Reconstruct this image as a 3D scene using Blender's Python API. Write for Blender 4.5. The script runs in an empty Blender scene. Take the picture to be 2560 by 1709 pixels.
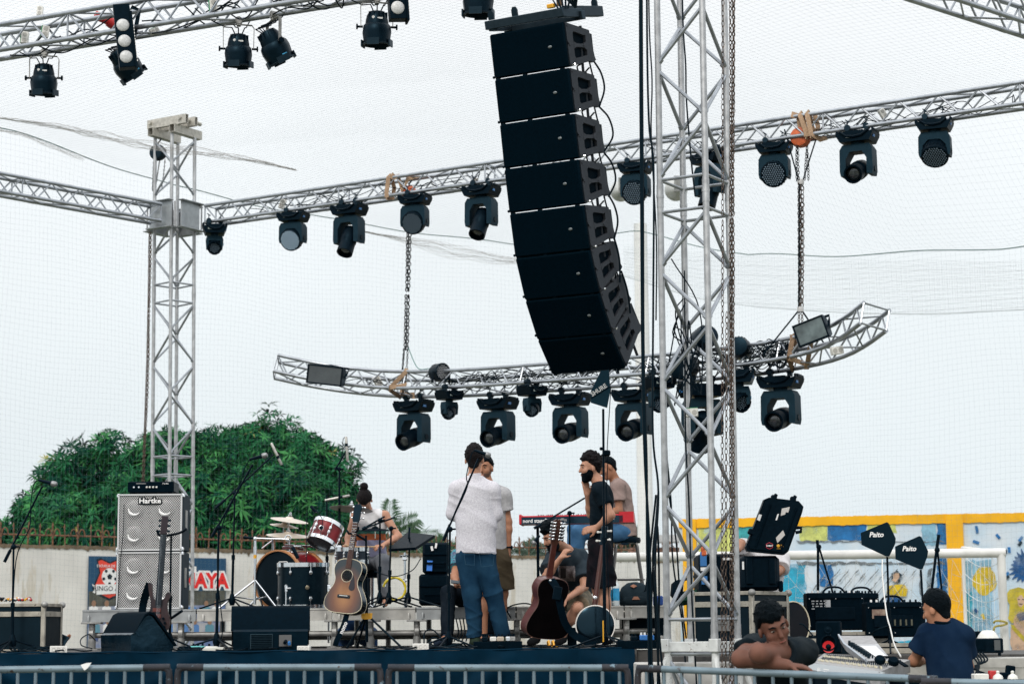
import bpy,math,random
import numpy as np
from mathutils import Vector,Matrix,Euler
R=math.radians
SC=bpy.context.scene
COL=SC.collection
random.seed(7)
#  camera
EYE=Vector((0,0,1.32))
FPX=5000.0
CR=Matrix.Rotation(math.pi/2+math.atan(719.5/FPX),3,'X')@Matrix.Rotation(-R(.45),3,'Z')
cd=bpy.data.cameras.new('camera');cam=bpy.data.objects.new('camera',cd);COL.objects.link(cam)
cd.sensor_width=36;cd.lens=FPX/2560*36;cd.clip_end=2000;cd.clip_start=.1
cam.matrix_world=Matrix.Translation(EYE)@CR.to_4x4()
SC.camera=cam
cd.dof.use_dof=True;cd.dof.focus_distance=17.5;cd.dof.aperture_fstop=3.5
#  light: hazy overcast sky, soft sun behind the camera
w=bpy.data.worlds.new('World');SC.world=w;w.use_nodes=True
nt=w.node_tree;nt.nodes.clear()
N=nt.nodes.new;L=nt.links.new
out=N('ShaderNodeOutputWorld');bg=N('ShaderNodeBackground')
SUN_EL,SUN_AZ=40,200
sky=N('ShaderNodeTexSky');sky.sky_type='NISHITA';sky.sun_disc=False
sky.sun_elevation=R(SUN_EL);sky.sun_rotation=R(SUN_AZ);sky.dust_density=4;sky.air_density=1.2
skm=N('ShaderNodeVectorMath');skm.operation='SCALE';skm.inputs['Scale'].default_value=.10
L(sky.outputs[0],skm.inputs[0])
tc=N('ShaderNodeTexCoord');sp=N('ShaderNodeSeparateXYZ');L(tc.outputs['Generated'],sp.inputs[0])
ramp=N('ShaderNodeValToRGB');L(sp.outputs['Z'],ramp.inputs[0])
e=ramp.color_ramp.elements
e[0].position=0;e[0].color=(.88,.98,1.04,1)
e[1].position=1;e[1].color=(2.1,2.13,2.15,1)
x=e.new(.17);x.color=(1.02,1.075,1.095,1)
x=e.new(.33);x.color=(1.11,1.125,1.13,1)
ns=N('ShaderNodeTexNoise');ns.inputs['Scale'].default_value=2.2;ns.inputs['Detail'].default_value=3
L(tc.outputs['Generated'],ns.inputs['Vector'])
nm=N('ShaderNodeMapRange');L(ns.outputs[0],nm.inputs[0])
nm.inputs[1].default_value=.35;nm.inputs[2].default_value=.65;nm.inputs[3].default_value=.93;nm.inputs[4].default_value=1.05
cl=N('ShaderNodeVectorMath');cl.operation='SCALE';L(ramp.outputs[0],cl.inputs[0]);L(nm.outputs[0],cl.inputs['Scale'])
mx=N('ShaderNodeMix');mx.data_type='RGBA';mx.inputs[0].default_value=.88
L(skm.outputs[0],mx.inputs[6]);L(cl.outputs[0],mx.inputs[7]);L(mx.outputs[2],bg.inputs[0])
bg.inputs[1].default_value=1.0
L(bg.outputs[0],out.inputs[0])
sl=bpy.data.lights.new('sun','SUN');sl.energy=1.5;sl.angle=R(14);sl.color=(1,.95,.88)
so=bpy.data.objects.new('sun',sl);COL.objects.link(so)
sd=Vector((math.sin(R(SUN_AZ))*math.cos(R(SUN_EL)),math.cos(R(SUN_AZ))*math.cos(R(SUN_EL)),math.sin(R(SUN_EL))))
so.rotation_euler=(-sd).to_track_quat('-Z','Y').to_euler();so.location=(0,0,20)
SC.view_settings.view_transform='Standard';SC.view_settings.look='None'
SC.view_settings.exposure=0;SC.view_settings.gamma=1
SC.cycles.max_bounces=6;SC.cycles.transparent_max_bounces=16
#  places: a photo point at a real distance
def ray(px,py):return CR@Vector(((px-1280)/FPX,-(py-854.5)/FPX,-1))
def P(px,py,Y):
 d=ray(px,py);return EYE+d*(Y/d.y)
def PZ(px,py,z):
 d=ray(px,py);return EYE+d*((z-EYE.z)/d.z)
def proj(p):
 q=CR.transposed()@(Vector(p)-EYE);return(1280+FPX*q.x/-q.z,854.5-FPX*q.y/-q.z)
def FL(px,Y,z):
 """point at height z, distance Y, seen in photo column px"""
 p=P(px,1500,Y)
 for _ in range(3):
  q=proj((p.x,Y,z));p.x+=(px-q[0])*Y/FPX
 return Vector((p.x,Y,z))
def on_line(A,B,px):
 lo,hi=-.5,1.5
 up=proj(A)[0]<proj(B)[0]
 for _ in range(40):
  m=(lo+hi)/2;x=proj(A.lerp(B,m))[0]
  if(x<px)==up:lo=m
  else:hi=m
 return A.lerp(B,lo)
def mpp(Y):return Y*1.02/FPX
#  materials
MATS={}
def mat(name,col,rough=.6,metal=0,var=0,scale=20,col2=None,bump=0,spec=.5,coat=0,trans=0,emit=None,wear=None,wscale=30,wth=.6,coord='Object'):
 if name in MATS:return MATS[name]
 m=bpy.data.materials.new(name);m.use_nodes=True;t=m.node_tree;b=t.nodes['Principled BSDF']
 b.inputs['Roughness'].default_value=rough;b.inputs['Metallic'].default_value=metal
 b.inputs['Specular IOR Level'].default_value=spec
 b.inputs['Coat Weight'].default_value=coat;b.inputs['Transmission Weight'].default_value=trans
 c=(*col,1);b.inputs['Base Color'].default_value=c
 if max(col)<.06:b.inputs['Specular Tint'].default_value=(.35,.72,1,1)
 co=t.nodes.new('ShaderNodeTexCoord')
 last=None
 if var or col2:
  n=t.nodes.new('ShaderNodeTexNoise');n.inputs['Scale'].default_value=scale;n.inputs['Detail'].default_value=5
  t.links.new(co.outputs[coord],n.inputs['Vector'])
  r=t.nodes.new('ShaderNodeValToRGB');t.links.new(n.outputs[0],r.inputs[0])
  c2=(*col2,1) if col2 else(*[min(1,v*(1-var)) for v in col],1)
  r.color_ramp.elements[0].position=.35;r.color_ramp.elements[0].color=c2
  r.color_ramp.elements[1].position=.65;r.color_ramp.elements[1].color=c
  last=r.outputs[0]
  rr=t.nodes.new('ShaderNodeMapRange');t.links.new(n.outputs[0],rr.inputs[0])
  rr.inputs[3].default_value=max(.02,rough-.1);rr.inputs[4].default_value=min(1,rough+.1)
  t.links.new(rr.outputs[0],b.inputs['Roughness'])
  if bump:
   bn=t.nodes.new('ShaderNodeBump');bn.inputs['Strength'].default_value=bump;bn.inputs['Distance'].default_value=.02
   t.links.new(n.outputs[0],bn.inputs['Height']);t.links.new(bn.outputs[0],b.inputs['Normal'])
 if wear:
  n=t.nodes.new('ShaderNodeTexNoise');n.inputs['Scale'].default_value=wscale;n.inputs['Detail'].default_value=6;n.inputs['Roughness'].default_value=.7
  t.links.new(co.outputs[coord],n.inputs['Vector'])
  r=t.nodes.new('ShaderNodeValToRGB');t.links.new(n.outputs[0],r.inputs[0])
  r.color_ramp.elements[0].position=wth;r.color_ramp.elements[1].position=wth+.04
  mi=t.nodes.new('ShaderNodeMix');mi.data_type='RGBA';t.links.new(r.outputs[0],mi.inputs[0])
  if last:t.links.new(last,mi.inputs[6])
  else:mi.inputs[6].default_value=c
  mi.inputs[7].default_value=(*wear,1);last=mi.outputs[2]
 if last:t.links.new(last,b.inputs['Base Color'])
 if emit:
  b.inputs['Emission Color'].default_value=(*emit[:3],1);b.inputs['Emission Strength'].default_value=emit[3]
 MATS[name]=m;return m
def srgb(r,g,b):
 return tuple(((v/255)/12.92 if v/255<=.04045 else((v/255+.055)/1.055)**2.4) for v in(r,g,b))
ALU=mat('aluminium',(.40,.43,.47),.34,.8,.25,9)
ALU2=mat('aluminium_worn',(.50,.51,.525),.42,.65,.3,14,wear=(.28,.27,.25),wscale=22,wth=.66)
BLK=mat('black_plastic',(.0015,.0055,.0105),.45,0,.4,30,spec=.10)
BLKM=mat('black_matt',(.0015,.006,.011),.8,0,.3,25,spec=.05)
DGREY=mat('dark_grey_metal',(.008,.015,.022),.5,.1,.3,30,spec=.3)
CHAR=mat('charcoal_housing',(.010,.026,.039),.6,0,.25,14,spec=.15)
CABLE=mat('cable_rubber',(.002,.006,.010),.6,spec=.1)
CHROME=mat('chrome',(.75,.77,.8),.15,1)
STEEL=mat('galvanised_steel',(.36,.36,.35),.5,.55,.4,12)
RUST=mat('rusty_iron',(.25,.115,.06),.8,.1,.5,20,wear=(.05,.03,.022),wscale=14,wth=.52)
CHAIN=mat('chain_steel',(.10,.07,.055),.5,.6,.5,30)
CHAINL=mat('chain_dark',(.035,.03,.028),.55,.5,.5,30)
WEB=mat('webbing_strap',(.45,.30,.19),.85,0,.3,40)
WHITE=mat('white_plastic',(.75,.74,.70),.5,0,.15,30)
LABELW=mat('white_lettering',(.82,.82,.82),.6)
GLINT=mat('glint_pale',(.55,.62,.68),.08,0,spec=.9,coat=1)
LENS=mat('lens_dark_glass',(.05,.06,.07),.08,.3,.7,26,spec=.7,coat=.6)
LED=mat('led_dots',(.13,.18,.23),.25,0,spec=.6)
LEDSKY=mat('led_dots_sky_reflection',(.42,.55,.68),.25,0,spec=.8)
BLUE=mat('blue_plastic',(.03,.16,.42),.45)
RED=mat('red_plastic',(.45,.02,.02),.45)
YEL=mat('yellow_plastic',(.72,.36,.02),.45)
ORANGE=mat('hoist_orange',(.62,.12,.03),.5,0,.3,20)
#  mesh building
class MB:
 def __init__(s):s.v=[];s.f=[];s.mi=[]
 def add(s,vs,fs,mi=0):
  o=len(s.v);s.v.extend([tuple(q) for q in vs]);s.f.extend([tuple(i+o for i in f) for f in fs]);s.mi.extend([mi]*len(fs));return s
 def box(s,c,size,M=None,ch=0,mi=0):
  hx,hy,hz=size[0]/2,size[1]/2,size[2]/2
  c=Vector(c)
  if ch<=0:
   vs=[Vector((sx*hx,sy*hy,sz*hz)) for sx in(-1,1) for sy in(-1,1) for sz in(-1,1)]
   fs=[(0,1,3,2),(4,6,7,5),(0,4,5,1),(2,3,7,6),(0,2,6,4),(1,5,7,3)]
  else:
   ch=min(ch,hx*.9,hy*.9,hz*.9);vs=[];idx={}
   for sx in(-1,1):
    for sy in(-1,1):
     for sz in(-1,1):
      for ax in range(3):
       q=[sx*(hx-ch),sy*(hy-ch),sz*(hz-ch)];q[ax]=(sx*hx,sy*hy,sz*hz)[ax]
       idx[(sx,sy,sz,ax)]=len(vs);vs.append(Vector(q))
   fs=[]
   for ax in range(3):
    a,b=[i for i in range(3) if i!=ax]
    for sg in(-1,1):
     loop=[]
     for(u,v_) in((-1,-1),(1,-1),(1,1),(-1,1)):
      k=[0,0,0];k[ax]=sg;k[a]=u;k[b]=v_;loop.append(idx[(*k,ax)])
     fs.append(loop)
     for v_ in(-1,1):
      pass
   for a in range(3):
    for b in range(a+1,3):
     c3=3-a-b
     for sa in(-1,1):
      for sb in(-1,1):
       k1=[0,0,0];k1[a]=sa;k1[b]=sb;k1[c3]=-1;k2=list(k1);k2[c3]=1
       fs.append([idx[(*k1,a)],idx[(*k1,b)],idx[(*k2,b)],idx[(*k2,a)]])
   for sx in(-1,1):
    for sy in(-1,1):
     for sz in(-1,1):fs.append([idx[(sx,sy,sz,0)],idx[(sx,sy,sz,1)],idx[(sx,sy,sz,2)]])
  if M is not None:vs=[M@q for q in vs]
  return s.add([q+c for q in vs],fs,mi)
 def tube(s,a,b,r,n=8,r1=None,mi=0,caps=True):
  a,b=Vector(a),Vector(b);d=b-a
  if d.length<1e-6:return s
  r1=r if r1 is None else r1
  d.normalize();u=d.orthogonal().normalized();v=d.cross(u)
  vs=[]
  for c,rr in((a,r),(b,r1)):
   for i in range(n):
    t=2*math.pi*i/n;vs.append(c+(u*math.cos(t)+v*math.sin(t))*rr)
  fs=[(i,(i+1)%n,n+(i+1)%n,n+i) for i in range(n)]
  if caps:fs+=[tuple(range(n-1,-1,-1)),tuple(range(n,2*n))]
  return s.add(vs,fs,mi)
 def path(s,pts,r,n=6,closed=False,mi=0,flat=None):
  """tube along points; r number or list; flat=(a,b,normal) gives a strap"""
  pts=[Vector(p) for p in pts];m=len(pts)
  rs=r if isinstance(r,(list,tuple)) else[r]*m
  T=[]
  for i in range(m):
   p0=pts[(i-1)%m] if(closed or i) else pts[0];p1=pts[(i+1)%m] if(closed or i<m-1) else pts[-1]
   d=p1-p0;T.append(d.normalized() if d.length>1e-9 else Vector((0,0,1)))
  u=T[0].orthogonal().normalized();vs=[]
  for i in range(m):
   u=(u-T[i]*u.dot(T[i]))
   u=u.normalized() if u.length>1e-6 else T[i].orthogonal().normalized()
   v=T[i].cross(u)
   if flat:
    nn=Vector(flat[2]);nn=nn-T[i]*nn.dot(T[i])
    nn=nn.normalized() if nn.length>1e-6 else u
    sd=T[i].cross(nn)
    for(p,q) in((-1,-1),(1,-1),(1,1),(-1,1)):vs.append(pts[i]+sd*p*flat[0]/2+nn*q*flat[1]/2)
   else:
    for k in range(n):
     t=2*math.pi*k/n;vs.append(pts[i]+(u*math.cos(t)+v*math.sin(t))*rs[i])
  n=4 if flat else n
  fs=[]
  for i in range(m if closed else m-1):
   j=(i+1)%m
   for k in range(n):fs.append((i*n+k,i*n+(k+1)%n,j*n+(k+1)%n,j*n+k))
  if not closed:fs+=[tuple(range(n-1,-1,-1)),tuple((m-1)*n+k for k in range(n))]
  return s.add(vs,fs,mi)
 def lathe(s,prof,M=None,n=16,mi=0,sq=(1,1)):
  M=M or Matrix();vs=[];fs=[]
  for(r,z) in prof:
   for k in range(n):
    t=2*math.pi*(k+.5)/n;vs.append(M@Vector((r*math.cos(t)*sq[0],r*math.sin(t)*sq[1],z)))
  for i in range(len(prof)-1):
   for k in range(n):fs.append((i*n+k,i*n+(k+1)%n,(i+1)*n+(k+1)%n,(i+1)*n+k))
  fs+=[tuple(range(n-1,-1,-1)),tuple((len(prof)-1)*n+k for k in range(n))]
  return s.add(vs,fs,mi)
 def prism(s,poly,d,M=None,mi=0,z0=None):
  """polygon in local xy extruded along local z by d (centred unless z0)"""
  M=M or Matrix();n=len(poly);a=-d/2 if z0 is None else z0
  vs=[M@Vector((x,y,a)) for x,y in poly]+[M@Vector((x,y,a+d)) for x,y in poly]
  fs=[tuple(range(n-1,-1,-1)),tuple(range(n,2*n))]+[(i,(i+1)%n,n+(i+1)%n,n+i) for i in range(n)]
  return s.add(vs,fs,mi)
 def ell(s,c,r,M=None,n=12,mi=0):
  c=Vector(c);M=M or Matrix();m=max(4,n//2);vs=[c+M@Vector((0,0,r[2]))];fs=[]
  for i in range(1,m):
   p=math.pi*i/m
   for k in range(n):
    t=2*math.pi*k/n;vs.append(c+M@Vector((r[0]*math.sin(p)*math.cos(t),r[1]*math.sin(p)*math.sin(t),r[2]*math.cos(p))))
  vs.append(c+M@Vector((0,0,-r[2])))
  for k in range(n):fs.append((0,1+k,1+(k+1)%n))
  for i in range(m-2):
   for k in range(n):a=1+i*n;fs.append((a+k,a+n+k,a+n+(k+1)%n,a+(k+1)%n))
  a=1+(m-2)*n
  for k in range(n):fs.append((a+k,len(vs)-1,a+(k+1)%n))
  return s.add(vs,fs,mi)
 def torus(s,M,Rr,r,n=20,k=6,mi=0):
  return s.path([M@Vector((Rr*math.cos(2*math.pi*i/n),Rr*math.sin(2*math.pi*i/n),0)) for i in range(n)],r,k,True,mi)
 def build(s,name,mats,parent=None,angle=40,world=False):
  vs=s.v
  if world and parent is not None:
   I=WM[parent.name].inverted();vs=[tuple(I@Vector(q)) for q in vs]
  me=bpy.data.meshes.new(name);me.from_pydata(vs,[],s.f)
  if not isinstance(mats,(list,tuple)):mats=[mats]
  for m_ in mats:me.materials.append(m_)
  if len(mats)>1:me.polygons.foreach_set('material_index',s.mi)
  if angle:
   me.polygons.foreach_set('use_smooth',[True]*len(me.polygons));me.set_sharp_from_angle(angle=R(angle))
  me.update()
  o=bpy.data.objects.new(name,me);COL.objects.link(o)
  if parent is not None:o.parent=parent
  return o
WM={}
def tag(o,label=None,cat=None,group=None,kind=None):
 if label:o['label']=label
 if cat:o['category']=cat
 if group:o['group']=group
 if kind:o['kind']=kind
 return o
def thing(name,label,cat,M=None,group=None):
 o=bpy.data.objects.new(name,None);COL.objects.link(o);o.empty_display_size=.1
 if M is None:M=Matrix()
 elif isinstance(M,Vector):M=Matrix.Translation(M)
 o.matrix_world=M;WM[o.name]=M.copy()
 return tag(o,label,cat,group)
def dup(src,M,label,group=None):
 o=src.copy();COL.objects.link(o);o.matrix_world=M;WM[o.name]=M.copy();o['label']=label
 if group:o['group']=group
 for ch in list(src.children):
  c=ch.copy();COL.objects.link(c);c.parent=o
  for g in list(ch.children):
   d=g.copy();COL.objects.link(d);d.parent=c
 return o
def struct(name,mb,mats):
 o=mb.build(name,mats);o['kind']='structure';return o
def frame(o,xd,zd):
 """matrix with origin o, x along xd, z as near zd as can be"""
 x=Vector(xd).normalized();z=Vector(zd);z=(z-x*z.dot(x)).normalized();y=z.cross(x)
 return Matrix(((x.x,y.x,z.x,o[0]),(x.y,y.y,z.y,o[1]),(x.z,y.z,z.z,o[2]),(0,0,0,1)))
def TR(x,y,z):return Matrix.Translation((x,y,z))
def RX(a):return Matrix.Rotation(R(a),4,'X')
def RY(a):return Matrix.Rotation(R(a),4,'Y')
def RZ(a):return Matrix.Rotation(R(a),4,'Z')
def catmull(pts,k=6):
 pts=[Vector(p) for p in pts];out=[]
 q=[pts[0]*2-pts[1]]+pts+[pts[-1]*2-pts[-2]]
 for i in range(1,len(q)-2):
  for j in range(k):
   t=j/k;a,b,c,d=q[i-1],q[i],q[i+1],q[i+2]
   out.append(.5*((2*b)+(c-a)*t+(2*a-5*b+4*c-d)*t*t+(3*b-a-3*c+d)*t*t*t))
 return out+[pts[-1]]
def text(s,size,M,name,m,parent,depth=.002,bold=0,sx=1,shear=0,align='CENTER'):
 """lettering as real thin mesh: M maps text plane (x right, y up) into the parent's space"""
 c=bpy.data.curves.new(name,'FONT');c.body=s;c.size=size;c.extrude=depth;c.offset=bold;c.shear=shear
 c.align_x=align;c.align_y='CENTER';c.resolution_u=2
 t=bpy.data.objects.new(name,c);COL.objects.link(t)
 dg=bpy.context.evaluated_depsgraph_get();me=bpy.data.meshes.new_from_object(t.evaluated_get(dg))
 bpy.data.objects.remove(t);bpy.data.curves.remove(c)
 me.transform(M@Matrix.Diagonal((sx,1,1,1)));me.materials.clear();me.materials.append(m)
 o=bpy.data.objects.new(name,me);COL.objects.link(o);o.parent=parent;return o
def sag(a,b,d,k=8):
 a,b=Vector(a),Vector(b);return[a.lerp(b,i/k)-Vector((0,0,4*d*(i/k)*(1-i/k))) for i in range(k+1)]
STAGE=1.155
#  SETTING
mb=MB();mb.add([(-300,-60,0),(300,-60,0),(300,600,0),(-300,600,0)],[(0,1,2,3)])
struct('ground',mb,mat('pitch_ground',(.16,.15,.12),.95,0,0,3,col2=(.09,.11,.06)))
#  trusses
def truss_parts(root,pts,w=.24,h=.24,r=.025,rb=.0112,pitch=.235,collars=True,up0=None):
 pts=[Vector(p) for p in pts]
 seg=[(pts[i+1]-pts[i]).length for i in range(len(pts)-1)];tot=sum(seg);n=max(2,int(round(tot/pitch)))
 res=[];T=[]
 straight=len(pts)==2
 for k in range(n+1):
  s=tot*k/n;i=0
  while i<len(seg)-1 and s>seg[i]:s-=seg[i];i+=1
  res.append(pts[i].lerp(pts[i+1],s/seg[i]))
 U=up0 or Vector((0,0,1));off=[]
 for k in range(n+1):
  d=(res[min(n,k+1)]-res[max(0,k-1)]).normalized()
  sd=d.cross(U).normalized();up=sd.cross(d)
  off.append([res[k]+sd*a*w/2+up*b*h/2 for a,b in((-1,-1),(1,-1),(1,1),(-1,1))])
 for c in range(4):
  m=MB()
  if straight:m.tube(off[0][c],off[-1][c],r,10)
  else:m.path([o[c] for o in off],r,10)
  if collars and straight:
   q=0
   while q<tot:
    a=off[0][c].lerp(off[-1][c],max(0,q-.05)/tot);b=off[0][c].lerp(off[-1][c],min(tot,q+.05)/tot);m.tube(a,b,r*1.09,10);q+=2.0
  m.build('chord',ALU,root)
 m=MB()
 for k in range(n):
  for c in range(4):
   d=(c+1)%4
   if c%2==0:
    if k%2==0 and k+2<=n:m.tube(off[k][c if k%4 else d],off[k+2][d if k%4 else c],rb*.9,6)
    continue
   if(k+c//2)%2:m.tube(off[k][c],off[k+1][d],rb,6)
   else:m.tube(off[k][d],off[k+1][c],rb,6)
 for k in range(0,n+1,10):
  for c in range(4):m.tube(off[k][c],off[k][(c+1)%4],rb,6)
 for c in range(4):m.tube(off[n][c],off[n][(c+1)%4],rb,6)
 m.build('bracing',ALU,root)
 return off
ZT=7.05
def straight_truss(name,label,a,b,ext0=0,ext1=0,near=True,s=.24):
 A,B=PZ(*a,ZT),PZ(*b,ZT);d=(B-A).normalized();A-=d*ext0;B+=d*ext1
 sd=d.cross(Vector((0,0,1))).normalized()
 if(sd.y<0)==near:sd=-sd
 o=sd*s/2+Vector((0,0,s/2))
 t=thing(name,label,'truss',group='aluminium roof trusses')
 truss_parts(t,[A+o,B+o],s,s)
 return A,B
BA,BB=straight_truss('roof_truss','back roof truss running right from the sleeve block on the rear tower',(512,556),(2560,258),0,1.6)
LA,LB=straight_truss('roof_truss','side roof truss reaching from the rear tower to the left edge',(402,552),(0,478),0,1.5)
FA,FB=straight_truss('roof_truss','front roof truss at top left carrying the black par cans',(0,125),(720,7),1.5,4.0,s=.26)
GA,GB=straight_truss('roof_truss','dark roof truss cutting across the top right corner',(2397,0),(2560,54),.9,2.2,s=.29)
ZC=4.52
TN=Vector((.224,.23,1))
def PT(px,py):
 d=ray(px,py);k=(ZC+.23*26.4-.224-EYE.z)/(d.z+.23*d.y+.224*d.x);return EYE+d*k
TN.normalize()
ip=[PT(px,py) for px,py in[(683,927),(770,948),(873,963),(992,973),(1130,969),(1360,952),(1525,941),(1686,929),(1874,912),(2000,888),(2060,870),(2105,846),(2152,807)]]
for _ in range(1):ip=[ip[0]]+[(ip[i-1]+ip[i]*2+ip[i+1])/4 for i in range(1,len(ip)-1)]+[ip[-1]]
ipc=catmull(ip,5);cen=[]
for i,p in enumerate(ipc):
 d=(ipc[min(len(ipc)-1,i+1)]-ipc[max(0,i-1)]).normalized();sd=d.cross(TN).normalized()
 if sd.dot(Vector((.5,1,0)))<0:sd=-sd
 cen.append(p+sd*.15+TN*.12)
ct=thing('curved_truss','bow shaped aluminium truss hanging on two chain bundles above the stage','truss')
COFF=truss_parts(ct,cen,.30,.24,pitch=.2,up0=TN)
def conpx(px,low=True,inner=True):
 """point on a chord of the curved truss in photo column px"""
 idx=None;best=1e9
 c=[k for k in range(4)]
 mid=COFF[len(COFF)//2];lo=(0,1) if low else(3,2)
 cs=min(lo,key=lambda q:mid[q].y) if inner else max(lo,key=lambda q:mid[q].y)
 for o in COFF:
  x=proj(o[cs])[0]
  if abs(x-px)<best:best=abs(x-px);idx=o[cs]
 return idx.copy()
 #  towers
def tower(name,label,cx,Y,z0,z1,az,s=.40,half=.45,joints=(),phase=0,lean=(0,0),brx=.0155):
 c=Vector((FL(cx,Y,3).x,Y,0));root=thing(name,label,'tower',c)
 cs=[]
 for k in range(4):
  a=R(az+90*k);cs.append(Vector((math.cos(a)*s*.7071,math.sin(a)*s*.7071,0)))
 ln=lambda z:Vector((lean[0]*(z-3),lean[1]*(z-3),z))
 for k in range(4):
  m=MB();m.tube(cs[k]+ln(z0),cs[k]+ln(z1),.0255,12)
  for j in joints:m.tube(cs[k]+ln(j-.09),cs[k]+ln(j+.09),.0285,12);m.tube(cs[k]+ln(j-.012),cs[k]+ln(j+.012),.031,12)
  m.build('leg',ALU2,root)
 edges=sorted([z0,*joints,z1])
 for e0,e1 in zip(edges[:-1],edges[1:]):
  m=MB()
  a0,a1=e0+(.13 if e0 in joints else.02),e1-(.13 if e1 in joints else.02)
  for k in range(4):
   if e0 in joints:m.tube(cs[k]+ln(a0),cs[(k+1)%4]+ln(a0),.0135,8)
   if e1 in joints:m.tube(cs[k]+ln(a1),cs[(k+1)%4]+ln(a1),.0135,8)
  n=max(1,int(round((a1-a0)/half)))
  for i in range(n):
   p,q=a0+(a1-a0)*i/n+.03,a0+(a1-a0)*(i+1)/n-.03
   for k in range(4):
    a,b=(k,(k+1)%4) if(i+k+phase)%2 else((k+1)%4,k)
    m.tube(cs[a]+ln(p),cs[b]+ln(q),brx,8)
    m.tube(cs[a]+ln(p)+(cs[b]-cs[a])*.02,cs[a]+ln(p)+(cs[b]-cs[a])*.09+Vector((0,0,(q-p)*.07)),brx*1.25,8)
  m.build('bracing',ALU,root)
 return root,c,cs,ln
zj=lambda py,px,Y:P(px,py,Y).z
lt,LTC,LTc,_=tower('truss_tower','rear truss tower behind the silver bass cabinets with beams on its head',431,28,0,zj(345,440,28),271,joints=(zj(1165,440,28),zj(735,440,28)),lean=(-.0095,0),phase=1)
rt,RTC,RTc,_=tower('truss_tower','near truss tower with rusty chains rising past the top of the picture',1746,15.5,.0,7.6,283,joints=(zj(1590,1746,15.5),zj(495,1746,15.5)),phase=0,lean=(.0025,0))
m=MB();zt=zj(345,440,28)
u=(BB-BA).normalized();v=Vector((-u.y,u.x,0));u.z=0;u.normalize();v.normalize()
U3=frame(LTC,u,(0,0,1)).to_3x3()
def rhs(m,a,b,w,h,t=.008,mi=0):
 """open ended rectangular hollow beam"""
 d=(b-a).normalized();sd=Vector((0,0,1)).cross(d).normalized();up=Vector((0,0,1));L_=(b-a).length;c=(a+b)/2
 M3=frame((0,0,0),d,up).to_3x3()
 for sx in(-1,1):m.box(c+sd*sx*(w/2-t/2),(L_,t,h),M3,mi=mi)
 for sz in(-1,1):m.box(c+up*sz*(h/2-t/2),(L_-.001,w-2*t,t),M3,mi=mi)
LTC=LTC+Vector((-.0095*(ZT-3),0,0));top=Vector((LTC.x-.012,LTC.y,zt))
for sgn in(-1,1):
 rhs(m,top+u*sgn*.2-v*.30+Vector((0,0,.06)),top+u*sgn*.2+v*.30+Vector((0,0,.06)),.1,.12)
for sgn in(-.5,.5):
 rhs(m,top-u*.30+v*sgn*.2-v*.10+Vector((-.02,0,.185)),top+u*.42+v*sgn*.2-v*.10+Vector((-.02,0,.185)),.06,.13)
m.tube(top-u*.25-v*.28+Vector((0,0,.2)),top-u*.25+v*.2+Vector((0,0,.2)),.03,10);m.tube(top+u*.3-v*.28+Vector((0,0,.2)),top+u*.3+v*.2+Vector((0,0,.2)),.03,10)
m.build('head_beam',mat('raw_aluminium',(.55,.53,.48),.5,.4,.3,20),lt,world=True)
zb=ZT+.12;sb=thing('sleeve_block','square plate sleeve joining both roof trusses around the rear tower','sleeve block',Vector((LTC.x,LTC.y,zb)))
m=MB();hs=.29
for sx,sy in((1,0),(-1,0),(0,1),(0,-1)):
 n_=u*sx+v*sy;t_=Vector((0,0,1)).cross(n_)
 m.box(LTC+n_*hs+Vector((0,0,zb)),(.012,.40,.38),frame((0,0,0),n_,(0,0,1)).to_3x3(),.003)
for sz in(-1,1):
 for sx,sy in((1,0),(-1,0),(0,1),(0,-1)):
  n_=u*sx+v*sy
  m.box(LTC+n_*(hs+.03)+Vector((0,0,zb+sz*.195)),(.10,.50 if sx else.44,.012),frame((0,0,0),n_,(0,0,1)).to_3x3(),.002)
m.build('plate',mat('sleeve_plate',(.42,.45,.47),.42,.6,.35,7),sb,world=True)
for a in(u-v,u+v,-u-v,-u+v):
 m=MB();m.box(LTC+a*(hs-.05)+Vector((0,0,zb)),(.07,.012,.36),frame((0,0,0),Vector((0,0,1)).cross(a),(0,0,1)).to_3x3(),.003)
 m.tube(LTC+a*(hs-.02)+Vector((0,0,zb-.2)),LTC+a*(hs-.02)+Vector((0,0,zb+.2)),.012,8)
 m.build('corner_post',ALU2,sb,world=True)
for n_ in(u,v,-u,-v):
 m=MB();t_=Vector((0,0,1)).cross(n_)
 for ax in(-1,1):
  for az in(-1,1):c_=LTC+n_*(hs+.006)+t_*ax*.2+Vector((0,0,zb+az*.18));m.tube(c_,c_+n_*.02,.012,6)
 m.build('bolt_set',STEEL,sb,world=True)
tb=MB();zp=zj(1605,1746,15.5)
for k in range(4):
 a,b=RTC+RTc[k]*1.04,RTC+RTc[(k+1)%4]*1.04;d=(b-a)
 tb.box((a+b)/2+Vector((-.005,0,zp-.03)),(d.length,.03,.075),frame((0,0,0),d,(0,0,1)).to_3x3(),.004)
 tb.box(RTC+RTc[k]*1.04+Vector((-.005,0,zp-.02)),(.075,.075,.10),frame((0,0,0),d,(0,0,1)).to_3x3(),.006)
 tb.tube(RTC+RTc[k]+Vector((0,0,zp-.06)),RTC+RTc[k]*1.02+Vector((0,0,.02)),.030,12)
 tb.tube(a+Vector((0,0,.85)),b+Vector((0,0,.85)),.018,8)
 tb.tube(RTC+RTc[k]*1.02+Vector((0,0,zp-.1)),RTC+RTc[k]*2.4+Vector((0,0,.03)),.022,8)
tb.build('base_frame',mat('worn_white_paint',(.66,.68,.68),.5,0,.2,15,wear=(.16,.12,.10),wscale=28,wth=.62),rt,world=True)
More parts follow.
